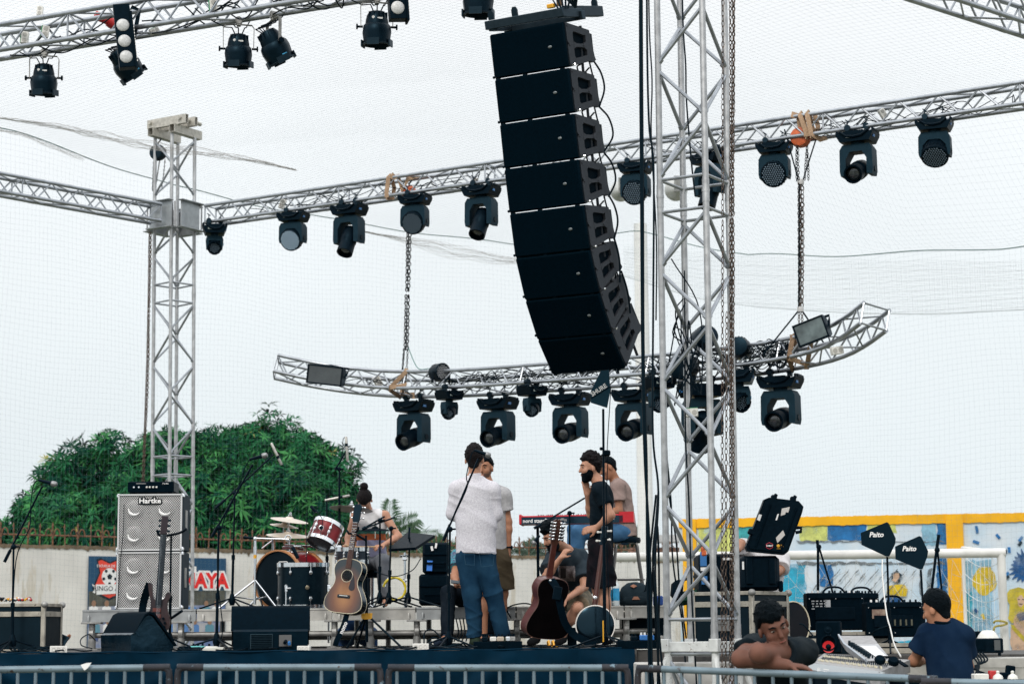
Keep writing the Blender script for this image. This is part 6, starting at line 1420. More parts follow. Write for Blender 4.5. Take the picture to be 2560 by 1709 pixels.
m=MB();m.lathe([(rB*.985,.0),(rB,.02),(rB*.96,.09),(rB*.9,.10)],RX(-90)@TR(0,0,-.02),40);m.build('resonator_rim',MAROON,t);m=MB();m.lathe([(rB*.97,.0),(rB*.7,-.012),(.002,-.02)],RX(-90)@TR(0,0,-.02),40);m.build('resonator_back',BLKGLOSS,t);m=MB();m.torus(RX(90)@TR(0,0,.018),rB*.985,.006,44,6);m.build('binding',mat('binding_white',(.75,.72,.68),.5),t)
m=MB();n0,n1=P(1487,1516,Y_)-bc,P(1508,1358,Y_)-bc;m.tube(n0+Vector((0,.06,0)),n1+Vector((0,.06,0)),.026,10,.020);m.build('neck',mat('mahogany_neck',(.075,.018,.012),.4,0,.3,12),t);m=MB();d=(n1-n0).normalized();m.box(n1+d*.09+Vector((0,.07,0)),(.06,.018,.18),RY(8).to_3x3(),.006);hd=m.build('headstock',BLKGLOSS,t)
for sx,k_ in((-1,.04),(1,.05),(-1,.12),(1,.13)):m=MB();q=n1+d*k_+Vector((sx*.045,.05,0));m.tube(q,q-Vector((sx*.02,0,0)),.008,6);m.ell(q+Vector((sx*.012,-.01,0)),(.014,.010,.012),None,8);m.build('tuner',WHITE,hd)
m=MB();m.ell(P(1488,1494,18.15)-bc,(.02,.016,.02),None,8);m.build('bracket',CHROME,t)
t=thing('guitar_stand','floor stand with yellow forks under the twelve string guitar','guitar stand',FL(1375,18.1,STAGE),'guitar stands');m=MB();m.box(FL(1372,18.05,STAGE+.02),(.18,.06,.025),None,.006);m.build('base',BLK,t,world=True)
for px in(1370,1381):m=MB();m.path([FL(px,18.0,STAGE+.03),FL(px-1,17.96,STAGE+.06),FL(px+2,17.92,STAGE+.07),FL(px+4,17.9,STAGE+.03)],.009,6);m.build('fork',YEL,t,world=True)
m=MB();m.box(FL(1375,17.9,STAGE+.02),(.14,.02,.006));m.build('trim',YEL,t,world=True)
m=MB();a=FL(1512,17.25,STAGE+.06);m.tube(a+Vector((-.012,0,0)),a+Vector((-.012,0,.18)),.006,6);tag(m.build('yellow_rod',YEL),'short yellow rod taped to the foot of the antenna stand','rod')
Y_=18.75;t=thing('bass_guitar','brown bass guitar standing upright before the lower silver cabinet','bass guitar',P(398,1530,Y_));bcx=P(398,1530,Y_);sB=mpp(Y_);bw=[(-2,-62),(-12,-60),(-16,-66),(-25,-72),(-28,-62),(-22,-42),(-14,-28),(-16,-14),(-26,0),(-32,20),(-24,40),(-2,46),(16,42),(26,24),(24,0),(14,-14),(14,-28),(22,-38),(27,-46),(24,-52),(14,-46),(8,-36),(4,-36)]
bw=[(-27,-68),(-22,-72),(-18,-66),(-15,-40),(-8,-30),(4,-30),(12,-34),(18,-46),(25,-48),(26,-38),(20,-24),(20,-6),(27,16),(24,38),(8,50),(-14,48),(-28,30),(-30,12),(-22,-6),(-20,-24),(-24,-44)]
Mb=Matrix(((1,0,0,0),(0,0,1,0),(0,1,0,0),(0,0,0,1)));m=MB();m.prism(smooth_closed([(x*sB,-y*sB) for x,y in bw],3),.04,Mb);m.build('body',mat('bass_wood',(.055,.022,.014),.4,0,.5,9,col2=(.025,.012,.009)),t)
n0,n1=P(396,1512,Y_-.03)-bcx,P(409,1335,Y_-.03)-bcx;d=(n1-n0).normalized();m=MB();m.path([n0,n1],0,flat=(.056,.024,(0,1,0)));nk=m.build('neck',mat('bass_neck',(.016,.011,.010),.45),t);m=MB();m.box(n1+d*.085,(.062,.016,.17),RY(5).to_3x3(),.006);hd=m.build('headstock',mat('bass_head',(.035,.014,.011),.4),t)
for k_ in range(3):
 for sx in(-1,1):m=MB();m.ell(n1+d*(.03+.05*k_)+Vector((sx*.042,.012,0)),(.016,.008,.012),None,8);m.build('tuner',DGREY,hd)
for py in(1524,1539):m=MB();m.box(P(392,py,Y_-.026)-bcx,(.075,.012,.036),RY(4).to_3x3(),.003);pk=m.build('pickup',mat('pickup_wood',(.12,.025,.018),.4),t)
m=MB()
for k_ in range(4):m.tube(P(390+k_*2.2,1562,Y_-.045)-bcx,n1+Vector((-.018+.012*k_,-.016,0)),.0012,3)
m.build('string',CHROME,t)
for px,py in((408,1545),(412,1556),(410,1566)):m=MB();m.tube(P(px,py,Y_-.02)-bcx,P(px,py,Y_-.045)-bcx,.012,8);m.build('knob',BLK,t)
Y_=18.85;t=stand('black stand holding the brown bass guitar by the neck',FL(424,Y_,STAGE),P(428,1335,Y_),None,.25,leg_dirs=(15,200,280),nm='guitar_stand',cat='guitar stand',group='guitar stands');m=MB();m.path(catmull([P(392,1324,Y_-.12),P(400,1338,Y_-.1),P(428,1336,Y_),P(452,1330,Y_-.1),P(466,1321,Y_-.14)],4),.012,8);m.build('yoke',BLK,t,world=True);m=MB();m.tube(P(427,1545,Y_),P(455,1526,Y_-.1),.014,8);m.build('arm',BLK,t,world=True)
t=thing('guitar_strap','wide black strap hanging behind the brown bass guitar','strap',P(365,1500,18.9));m=MB();m.path(catmull([P(374,1458,18.85),P(366,1480,18.9),P(358,1510,18.95),P(353,1550,18.9)],4),0,flat=(.07,.008,(0,1,0)));m.build('webbing',BLKM,t,world=True)
#  FLOOR CLUTTER
def pedal(label,px,Y,w_,h_,col,name='effects_pedal',n=2,z=STAGE,kc=None,cat='pedal',grp='effects pedals and small boxes on the stage'):
 t=thing(name,label,cat,FL(px,Y,z),grp);m=MB();m.box((0,0,h_/2),(w_,.12,h_),None,.006);m.build('case',col,t)
 for k_ in range(n):m=MB();m.lathe([(.011,h_),(.009,h_+.022)],TR(-w_/2+w_*(k_+.5)/n,.02,0),8);m.build('knob',kc or BLK,t)
TEAL=mat('pedal_teal',(.10,.42,.42),.45)
pedal('teal effects pedal beside the bass guitar stand',494,17.7,.12,.05,TEAL,n=3);pedal('grey effects pedal next to the teal one',529,17.9,.10,.045,WHITE);pedal('white flat pedal tray before the teal pedal',530,17.3,.2,.04,mat('tray_white',(.6,.6,.55),.5),n=0);pedal('dark flat pedal beside the covered stage monitor',462,17.35,.09,.05,BLKM,n=0)
def outlet(label,px,Y,s=1.0,yaw=0):
 t=thing('power_box',label,'power outlet box',Matrix.Translation(FL(px,Y,STAGE))@RZ(yaw)@Matrix.Scale(s,4),'white power boxes along the stage edge');m=MB();m.box((0,0,.03),(.135,.07,.058),None,.004);m.build('box',WHITE,t)
 for k_ in range(3):m=MB();m.torus(TR(-.04+.04*k_,-.036,.03)@RX(90),.014,.0016,12,4);m.build('outlet',mat('outlet_grey',(.42,.41,.38),.5),t)
outlet('white power box with three outlets at the stage edge under the riser',1052,17.2);outlet('white power box with black leads at the stage edge by the dark flight case',146,17.25,1.05,15);outlet('flat white power strip lying before the long stage monitor',760,17.1,.8,-10)
t=thing('pedal_board','long black pedal board at the feet of the white shirted man','pedal board',FL(1245,17.5,STAGE),'pedal boards');m=MB();m.box((0,0,.035),(.42,.25,.07),None,.004);m.build('board',BLKM,t)
for lab,px,w_,c_,n_ in(('white pedal on the long pedal board',1233,.055,WHITE,2),('beige pedal on the long pedal board',1251,.06,mat('pedal_beige',(.45,.38,.30),.5),2),('grey pedal at the far end of the long board',1281,.05,STEEL,2),('black pedal at the near end of the long board',1212,.05,BLK,3),('bright steel pedal before the twelve string guitar',1270,.04,CHROME,1)):pedal(lab,px,17.5,w_,.04,c_,n=n_,z=STAGE+.07)
t=thing('pedal_board','black pedal board beside the near tower carrying the blue pedal','pedal board',FL(1604,17.15,STAGE),'pedal boards');m=MB();m.box((0,0,.035),(.42,.28,.07),None,.004);m.build('board',BLKM,t)
pedal('blue pedal with four white knobs beside the hanging cables',1617,17.15,.12,.045,mat('pedal_blue',(.02,.14,.42),.45),n=4,z=STAGE+.07,kc=WHITE);pedal('small grey pedal beside the blue one',1650,17.2,.05,.04,STEEL,z=STAGE+.07);pedal('small dark pedal by the tower foot',1585,17.2,.06,.035,BLK,z=STAGE+.07)
cable('black lead lying coiled along the front edge of the stage',[[FL(px+rng.uniform(-10,10),17.15+rng.uniform(0,.5),STAGE+.012+rng.uniform(0,.02)) for px in range(a,b,22)] for a,b in((0,240),(20,130),(430,560),(480,620),(640,790),(900,1100),(960,1200),(1010,1190),(1230,1400),(1380,1580),(1420,1560))]+[[FL(1105+45*math.cos(q*.7)+q,17.6+.12*math.sin(q*.7),STAGE+.012+.02*(q%3)) for q in range(22)],[FL(70+50*math.cos(q*.7)+q,17.5+.12*math.sin(q*.7),STAGE+.012+.02*(q%3)) for q in range(22)],[FL(470+30*math.cos(q*.7)+q,17.3+.08*math.sin(q*.7),STAGE+.012+.012*(q%3)) for q in range(22)]],.007,each=True)
cable('black lead looping over the riser edge behind the legs of the musicians',[[P(1140+k_*9,1545,20.25),P(1146+k_*8,1580,20.1),P(1135+k_*10,1602,20.0)] for k_ in range(5)]+[[P(1278,1545,20.2),P(1268,1520,20.2),P(1300,1508,20.2),P(1330,1512,20.2),P(1342,1540,20.2)],[P(1060,1608,18.8),P(1062,1580,18.9),P(1080,1573,18.9),P(1100,1590,18.8),P(1112,1610,18.7)],[P(1070,1602,18.9),P(1085,1592,18.9),P(1105,1600,18.9)]],.007,each=True)
m=MB();m.box(FL(1600,20.9,STAGE+.17)+Vector((.05,0,0)),(.5,.5,.34),None,.01);tag(m.build('road_trunk',BLK),'dark trunk tucked under the riser beside the banjo','trunk');m=MB();m.box(FL(1430,19.9,STAGE+.09),(.09,.09,.16),None,.008);m.box(FL(1430,19.9,STAGE+.175),(.10,.10,.02));tag(m.build('black_canister',BLKM),'small black canister between the twelve string guitar and the banjo','canister')
cable('thick lead draped from the bass cabinet to the stage edge',[[P(310,1260,cbY-.05),P(308,1330,cbY-.05),P(302,1390,cbY-.05),P(296,1480,cbY-.05),P(292,1525,cbY-.06)]],.004)
cable('black lead bent round the riser leg beside the covered monitor',[[FL(238,20,STAGE+.1),P(222,1585,19.5),P(203,1596,19),P(204,1612,18.5),P(230,1620,17.8)]],.006)
#  PEOPLE
def V3(v):return np.array(v,dtype=np.float32)
class SDF:
 """smoothly blended tapered limbs and ellipsoids, meshed as one continuous skin"""
 def __init__(s,vox=.010,k=.022):s.p=[];s.vox=vox;s.k=k;s.post=[]
 def limb(s,a,b,r0,r1,ax=None,sc=1,flat=False,flat0=False,k=None):s.p.append(('l',V3(a),V3(b),r0,r1,None if ax is None else V3(ax),sc,flat,flat0,k));return s
 def chain(s,pts,rs,**kw):
  for i in range(len(pts)-1):s.limb(pts[i],pts[i+1],rs[i],rs[i+1],**kw)
  return s
 def ell(s,c,r,M=None,k=None):s.p.append(('e',V3(c),V3(r),np.array(M.to_3x3() if M else Matrix.Identity(3),dtype=np.float32),k));return s
 def mesh(s):
  lo=np.full(3,1e9);hi=-lo
  for p in s.p:
   for c,r in(((p[1],p[3]),(p[2],p[4])) if p[0]=='l' else((p[1],max(p[2])),)) if p[0]=='l' else((p[1],float(max(p[2]))),):
    lo=np.minimum(lo,c-r);hi=np.maximum(hi,c+r)
  lo-=.05;hi+=.05;h=s.vox;n=np.ceil((hi-lo)/h).astype(int)+1
  D=np.full(n,.08,np.float32);ax_=[lo[i]+h*np.arange(n[i],dtype=np.float32) for i in range(3)]
  for p in s.p:
   k=(p[-1] or s.k)
   if p[0]=='l':l_=np.minimum(p[1]-p[3],p[2]-p[4]);h_=np.maximum(p[1]+p[3],p[2]+p[4])
   else:r=float(max(p[2]));l_=p[1]-r;h_=p[1]+r
   i0=np.clip(((l_-.06-lo)/h).astype(int),0,n-1);i1=np.clip(((h_+.06-lo)/h).astype(int)+2,1,n)
   X,Y,Z=np.meshgrid(*[ax_[i][i0[i]:i1[i]] for i in range(3)],indexing='ij');q=np.stack((X,Y,Z),-1)
   if p[0]=='l':
    _,a,b,r0,r1,ax,sc,flat,flat0,_k=p;pa=q-a;ba=b-a
    if ax is not None:pa=pa+(pa@ax)[...,None]*ax*(1/sc-1);ba=ba+(ba@ax)*ax*(1/sc-1)
    L2=max(1e-9,float(ba@ba));t=np.clip(pa@ba/L2,0,1);d=np.linalg.norm(pa-t[...,None]*ba,axis=-1)-(r0+(r1-r0)*t)
    if ax is not None:d=d*(sc+(1-sc)*.4)
    u=(b-a)/max(1e-6,np.linalg.norm(b-a))
    if flat:d=np.maximum(d,(q-b)@u)
    if flat0:d=np.maximum(d,(a-q)@u)
   else:
    _,c,r,M,_k=p;w=(q-c)@M;k0=np.linalg.norm(w/r,axis=-1);k1=np.linalg.norm(w/(r*r),axis=-1)+1e-6;d=k0*(k0-1)/k1
   sub=D[i0[0]:i1[0],i0[1]:i1[1],i0[2]:i1[2]];hh=np.clip(.5+.5*(sub-d)/k,0,1)
   D[i0[0]:i1[0],i0[1]:i1[1],i0[2]:i1[2]]=sub+(d-sub)*hh-k*hh*(1-hh)
  if s.post:
   X,Y,Z=np.meshgrid(*ax_,indexing='ij')
   for f in s.post:D=f(D,X,Y,Z).astype(np.float32)
  D[0]=D[-1]=.1;D[:,0]=D[:,-1]=.1;D[:,:,0]=D[:,:,-1]=.1
  ins=D<0;c=[ins[i:n[0]-1+i,j:n[1]-1+j,k:n[2]-1+k] for i in(0,1) for j in(0,1) for k in(0,1)]
  cnt=sum(x.astype(np.int8) for x in c);act=np.argwhere((cnt>0)&(cnt<8))
  if len(act)==0:return[],[]
  off=np.array([(i,j,k) for i in(0,1) for j in(0,1) for k in(0,1)]);val=np.stack([D[tuple((act+o).T)] for o in off],1)
  pos=np.zeros((len(act),3));num=np.zeros(len(act))
  for a in range(8):
   for b in range(a+1,8):
    if np.abs(off[a]-off[b]).sum()!=1:continue
    m_=(val[:,a]<0)!=(val[:,b]<0);t=np.where(m_,val[:,a]/np.where(m_,val[:,a]-val[:,b],1),0)
    pos+=m_[:,None]*(off[a]+(off[b]-off[a])*t[:,None]);num+=m_
  vs=lo+h*(act+pos/num[:,None]);idx=np.full(n,-1,np.int32);idx[tuple(act.T)]=np.arange(len(act));fs=[]
  for ax in range(3):
   sl0=[slice(None)]*3;sl1=[slice(None)]*3;sl0[ax]=slice(0,n[ax]-1);sl1[ax]=slice(1,n[ax])
   e=np.argwhere(ins[tuple(sl0)]!=ins[tuple(sl1)]);b,c_=(ax+1)%3,(ax+2)%3;ob=np.zeros(3,int);ob[b]=1;oc=np.zeros(3,int);oc[c_]=1
   qd=np.stack([idx[tuple((e-ob-oc).T)],idx[tuple((e-oc).T)],idx[tuple(e.T)],idx[tuple((e-ob).T)]],1);fl=ins[tuple(e.T)];qd[~fl]=qd[~fl][:,::-1];fs.append(qd)
  fs=np.concatenate(fs);fs=fs[(fs>=0).all(1)]
  nb=np.zeros_like(vs);ct=np.zeros(len(vs))
  for a,b in((0,1),(1,2),(2,3),(3,0)):
   np.add.at(nb,fs[:,a],vs[fs[:,b]]);np.add.at(nb,fs[:,b],vs[fs[:,a]]);np.add.at(ct,fs[:,a],1);np.add.at(ct,fs[:,b],1)
  vs=vs*.5+.5*nb/np.maximum(1,ct)[:,None]
  return vs,fs
 def build(s,name,mats,parent=None,org=None,zones=None):
  vs,fs=s.mesh();org=Vector(org) if org is not None else Vector()
  me=bpy.data.meshes.new(name);me.from_pydata([tuple(v) for v in(np.array(vs)-np.array(org))],[],[tuple(int(i) for i in f) for f in fs])
  mats=mats if isinstance(mats,(list,tuple)) else[mats]
  for m_ in mats:me.materials.append(m_)
  if zones:
   cen=np.array(vs)[fs].mean(1);mi=np.zeros(len(fs),np.int32)
   for z,fn in zones:mi[fn(cen)]=z
   me.polygons.foreach_set('material_index',mi)
  me.polygons.foreach_set('use_smooth',[True]*len(me.polygons));me.update()
  o=bpy.data.objects.new(name,me);COL.objects.link(o)
  if parent is not None:o.parent=parent
  return o
def folds(amp,seed,f=1.0,zr=None):
 rng=random.Random(seed);W=[(rng.uniform(8,26)*f,rng.uniform(-14,14)*f,rng.uniform(18,40)*f,rng.uniform(0,6)) for _ in range(5)];W2=[(rng.uniform(-6,6),rng.uniform(-5,5),rng.uniform(-6,6),rng.uniform(0,6)) for _ in range(5)]
 def fn(D,X,Y,Z):
  w=0
  for(a,b,c,p),(a2,b2,c2,p2) in zip(W,W2):w=w+np.sin(a*X+b*Y+c*Z+p+2*np.sin(a2*X+b2*Y+c2*Z))*(.5+.5*np.sin(a2*1.7*X+c2*1.3*Z+p2))
  return D+amp*w*.45
 def cr(D,X,Y,Z):
  w=fn(D,X,Y,Z)
  for(a,b,c,p),(a2,b2,c2,p2) in zip(W[:4],W2[:4]):
   t=a*.7*X+b*.5*Y+c*.55*Z+p2+2.2*np.sin(a2*1.3*X+c2*1.1*Z+p);m=np.clip(np.sin(a2*1.9*X+b2*Y+c2*1.6*Z+p)*1.6-.3,0,1)
   w=w-amp*1.15*m*(1-np.abs(np.sin(t)))**3
  return w
 return cr
def headframe(c,face,up=(0,0,1)):
 y=Vector(face).normalized();z=Vector(up);z=(z-y*z.dot(y)).normalized();x=y.cross(z)
 return Matrix(((x.x,y.x,z.x,c[0]),(x.y,y.y,z.y,c[1]),(x.z,y.z,z.z,c[2]),(0,0,0,1)))
def add_head(s,H,k=1.0,ear=True):
 w=lambda x,y,z:H@Vector((x*k,y*k,z*k))
 s.ell(w(0,-.012,.035),(.076*k,.094*k,.088*k),H,.02);s.ell(w(0,.028,-.035),(.060*k,.062*k,.078*k),H,.03);s.ell(w(0,.062,-.095),(.030*k,.024*k,.022*k),H,.03)
 s.limb(w(0,.086,.028),w(0,.108,-.022),.008*k,.014*k,k=.012);s.ell(w(0,.078,.036),(.050*k,.016*k,.012*k),H,.015);s.ell(w(0,.086,-.058),(.024*k,.012*k,.010*k),H,.010)
 for sx in(-1,1):
  s.ell(w(sx*.040,.062,-.022),(.026*k,.022*k,.024*k),H,.02)
  if ear:s.ell(w(sx*.080,-.006,-.010),(.011*k,.022*k,.032*k),H@RZ(sx*-18),.008)
def add_hand(s,wr,d,n,size=1.0,curl=.6,thumb=1,spread=.0):
 """wr wrist, d pointing of the hand, n palm normal; curl bends fingers towards n"""
 d=Vector(d).normalized();n=Vector(n);n=(n-d*n.dot(d)).normalized();sd=d.cross(n)*thumb;z=size;wr=Vector(wr)
 pc=wr+d*.05*z
 for q in(-.026,-.009,.009,.026):s.limb(wr+sd*q*.7*z+d*.01*z,wr+d*.088*z+sd*q*z,.014*z,.0125*z,k=.012)
 for i,(q,l) in enumerate(((.029,.070),(.010,.080),(-.010,.074),(-.028,.058))):
  p=wr+d*.088*z+sd*q*z;dd=(d+sd*(q*8*spread)).normalized()
  for j in range(3):
   a=curl*(.35+.45*j);dv=(dd*math.cos(a)+n*math.sin(a));e=p+dv*l*z*(.45,.32,.23)[j];s.limb(p,e,(.0105-.0012*j)*z,(.0095-.0012*j)*z,k=.005);p=e
 p=wr+d*.025*z+sd*.030*z;t1=p+(d*.6+sd*.6+n*.35).normalized()*.040*z;t2=t1+(d*.8+n*.5*curl+sd*.15).normalized()*.034*z;s.limb(p,t1,.014*z,.012*z,k=.010);s.limb(t1,t2,.0115*z,.009*z,k=.005)
SK1=mat('skin_light',(.46,.235,.155),.55,0,.12,14,spec=.35);SK2=mat('skin_tan',(.36,.165,.095),.55,0,.12,14,spec=.35);SK3=mat('skin_brown',(.165,.072,.050),.65,0,.25,12,spec=.25,bump=.1)
HAIR=mat('hair_black',(.0035,.004,.005),.7,0,.6,120,spec=.12,bump=.8);HAIRB=mat('hair_brown',(.016,.009,.007),.7,0,.6,110,spec=.15,bump=.8);EYEW=mat('eye_white',(.26,.22,.19),.3);EYEB=mat('eye_dark',(.01,.007,.006),.2);LIP=mat('lip',(.26,.085,.065),.5)
def hair_mesh(par,org,H,line=((-.12,-.115),(-.06,-.095),(-.028,-.03),(-.005,.01),(.03,.038),(.06,.058),(.11,.075)),t=.016,curly=.0055,m_=HAIR,k=1.0,extra=None,topz=0,vox=.007,seed=1):
 s=SDF(vox,.012);w=lambda x,y,z:H@Vector((x*k,y*k,z*k))
 s.ell(w(0,-.012,.035+topz/2),((.076+t*.8)*k,(.094+t)*k,(.088+t+topz/2)*k),H)
 s.ell(w(0,-.034,-.042),(.060*k,.060*k,.074*k),H)
 if curly:
  rng=random.Random(seed)
  for _ in range(110):
   a,b=rng.uniform(0,6.28),rng.uniform(-.35,1.5);d=Vector((math.cos(a)*math.cos(b),math.sin(a)*math.cos(b),math.sin(b)));c=w(d.x*(.076+t),-.012+d.y*(.094+t),.035+topz/2+d.z*(.088+t+topz/2));s.ell(c,(curly*rng.uniform(.7,1.3),)*3,None,.006)
 I=np.array(H.inverted());xs,ys=zip(*line)
 def cut(D,X,Y,Z):
  y=(I[1,0]*X+I[1,1]*Y+I[1,2]*Z+I[1,3])/k;z=(I[2,0]*X+I[2,1]*Y+I[2,2]*Z+I[2,3])/k;x=(I[0,0]*X+I[0,1]*Y+I[0,2]*Z+I[0,3])/k
  zl=np.interp(y,xs,ys)+.005*np.sin(x*110+1)+.004*np.sin(x*270+y*150);D=D+.0012*np.sin(x*190+z*70+2*np.sin(y*55))+np.clip(.019-(z-zl)*.55,0,.019)
  return np.maximum(D,(zl-z)*k*.75)
 s.post.append(cut);o=s.build('hair',m_,par,org)
 if extra:extra(o)
 return o
def beard_mesh(par,org,H,m_=HAIR,t=.010,k=1.0,vox=.006):
 s=SDF(vox,.015);w=lambda x,y,z:H@Vector((x*k,y*k,z*k));s.ell(w(0,.028,-.04),((.062+t)*k,(.064+t)*k,(.080+t)*k),H);s.ell(w(0,.064,-.10),((.034+t)*k,(.026+t)*k,(.028+t)*k),H);I=np.array(H.inverted())
 def cut(D,X,Y,Z):
  y=(I[1,0]*X+I[1,1]*Y+I[1,2]*Z+I[1,3])/k;z=(I[2,0]*X+I[2,1]*Y+I[2,2]*Z+I[2,3])/k;x=(I[0,0]*X+I[0,1]*Y+I[0,2]*Z+I[0,3])/k
  top=np.where(np.abs(x)>.045,.02,-.040)
  return np.maximum(np.maximum(D+.0015*np.sin(x*400+z*300),(z-top)*k*.8),(-.012-y)*k)
 s.post.append(cut);return s.build('beard',m_,par,org)
def face_bits(par,org,H,k=1.0,brow=HAIR,closed=False):
 for sx in(-1,1):
  m=MB();m.ell(Vector((sx*.031*k,.079*k,.013*k)),(.013*k,.007*k,(.0025 if closed else.0045)*k),None,10);m.ell(Vector((sx*.031*k,.0855*k,.013*k)),(.0066*k,.003*k,(.0025 if closed else.0045)*k),None,8,1);o=m.build('eye',[EYEW,EYEB],par);o.matrix_local=Matrix.Translation(-Vector(org))@H
  m=MB();m.path([Vector((sx*.014*k,.092*k,.034*k)),Vector((sx*.032*k,.090*k,.041*k)),Vector((sx*.052*k,.074*k,.034*k))],[.004*k,.005*k,.003*k],6);o=m.build('eyebrow',brow,par);o.matrix_local=Matrix.Translation(-Vector(org))@H
 m=MB();m.path([Vector((-.024*k,.089*k,-.060*k)),Vector((0,.0985*k,-.058*k)),Vector((.024*k,.089*k,-.060*k))],[.003*k,.0055*k,.003*k],6);o=m.build('mouth',LIP,par);o.matrix_local=Matrix.Translation(-Vector(org))@H
PG='people on and around the stage'
def person(label,J,skin,vox=.0095,hk=1.0,hands=(),headed=True,ears=True,ak=1.0):
 """J: world joints. Skin is one continuous body; returns (object, origin, head matrix)"""
 org=Vector((J['pelvis'].x,J['pelvis'].y,min(v.z for v in J.values() if isinstance(v,Vector) and v.length>2)))
 s=SDF(vox,.025);R_=(J['shR']-J['shL']).normalized();F_=R_.cross(J['chest']-J['pelvis']).normalized();J['R']=R_;J['F']=F_
 s.limb(J['pelvis'],J['waist'],.142,.128,F_,.66);s.limb(J['waist'],J['chest'],.128,.150,F_,.66);s.limb(J['shL'],J['shR'],.052,.052)
 s.limb(J['chest'],J['neck'],.12,.058,F_,.7)
 for q in('L','R'):
  s.limb(J['neck'],J['sh'+q],.050,.046);s.limb(J['sh'+q],J['el'+q],.050*ak,(.038 if ak==1 else.043)*ak);s.limb(J['el'+q],J['wr'+q],.040*ak,.026*ak)
  fm=J['el'+q].lerp(J['wr'+q],.3)
  if ak==1:s.ell(fm,(.041,)*3)
  if 'hip'+q in J:
   s.limb(J['hip'+q],J['kn'+q],.082,.054);s.limb(J['kn'+q],J['an'+q],.052,.034);s.ell(J['kn'+q].lerp(J['an'+q],.3),(.054,.054,.075));s.limb(J['an'+q],J['to'+q],.036,.026)
 for(wr,d,n,kw) in hands:add_hand(s,wr,d,n,**kw)
 H=None
 if headed:
  H=headframe(J['head'],J['face'],J.get('up',(0,0,1)));add_head(s,H,hk,ears);s.limb(J['neck'],H@Vector((0,-.02*hk,-.06*hk)),.056,.052)
 o=s.build('person',skin,None,org);o.location=org;tag(o,label,'person',PG);return o,org,H
def garment(par,org,J,name,m_,kind,vox=.009,amp=.004,seed=1,sleeve=.55,ws=0,sr=1.0,hem=None,leg=1.0,grow=.0,zones=None,mats=None,neck=True,fr=1.0,slk=1.0):
 s=SDF(vox,.03);F_=J['F'];g=.014+grow
 if kind=='shirt':
  hm=hem if hem is not None else J['pelvis']
  s.limb(hm,J['waist'],.150+g+ws*.5,.132+g+ws,F_,.68,flat0=True);s.limb(J['waist'],J['chest'],.132+g+ws,.152+g,F_,.68);s.limb(J['shL'] if sleeve else J['shL'].lerp(J['shR'],.26),J['shR'] if sleeve else J['shR'].lerp(J['shL'],.26),.054+g,.054+g);s.limb(J['chest'],J['neck']-(J['neck']-J['chest'])*.12,.122+g,.062+g*.6,F_,.72,flat=True)
  for q in('L','R'):
   if sleeve:s.limb(J['neck']-(J['neck']-J['chest'])*.18,J['sh'+q],.046+g*.8,.050+g)
   else:e_=J['neck'].lerp(J['sh'+q],.62);s.limb(e_,e_-(J['neck']-J['chest'])*.9,.042+g,.06+g)
   if sleeve:
    if sleeve<=1:s.limb(J['sh'+q],J['sh'+q].lerp(J['el'+q],sleeve),(.053+g)*sr,(.052+g*1.3)*slk*sr,flat=True,k=.02)
    else:s.limb(J['sh'+q],J['el'+q],(.051+g)*sr,(.040+g)*sr);s.limb(J['el'+q],J['el'+q].lerp(J['wr'+q],sleeve-1),(.040+g)*sr,(.034+g)*sr,flat=True)
  if neck:
   nb,nd=V3(J['neck']),V3((J['neck']-J['chest']).normalized());hc=V3(J['F'])
 elif kind=='pants':
  s.limb(J['pelvis']+(J['waist']-J['pelvis'])*.30,J['pelvis'],.112+g,.132+g,F_,.72,flat0=False)
  for q in('L','R'):
   if 'hip'+q not in J:continue
   if leg<=1:s.limb(J['hip'+q],J['hip'+q].lerp(J['kn'+q],leg),.086+g,.078+g*1.4,flat=True)
   else:s.limb(J['hip'+q],J['kn'+q],.086+g,.060+g);s.limb(J['kn'+q],J['kn'+q].lerp(J['an'+q],leg-1),.060+g,.050+g*.8,flat=True)
 if amp:s.post.append(folds(amp,seed,fr))
 return s.build(name,mats or m_,par,org,zones)
def shoes(par,org,J,m_,sole=None):
 for q in('L','R'):
  if 'an'+q not in J:continue
  s=SDF(.008,.02);a,t=J['an'+q],J['to'+q];d=(t-a);d.z=0;s.limb(a-Vector((0,0,.02))-d*.18,t,.046,.036);s.limb(a+Vector((0,0,.02)),a,.044,.046);zf=min(a.z,t.z)-.042
  s.post.append(lambda D,X,Y,Z,zf=zf:np.maximum(D,zf-Z));s.build('shoe',m_,par,org)
def clothmat(name,c,var=.2,sc=9,r=.85,c2=None):return mat(name,c,r,0,var,sc,col2=c2,spec=.08,bump=.05)
def pz(c,px0,py0,px1,py1):
 """mask of face centres whose photo column / row lie in a box (used once, to lay a printed panel on the cloth)"""
 q=(np.array(c)-np.array(EYE))@np.array(CR);x=1280+FPX*q[:,0]/-q[:,2];y=854.5-FPX*q[:,1]/-q[:,2];return(x>px0)&(x<px1)&(y>py0)&(y<py1)
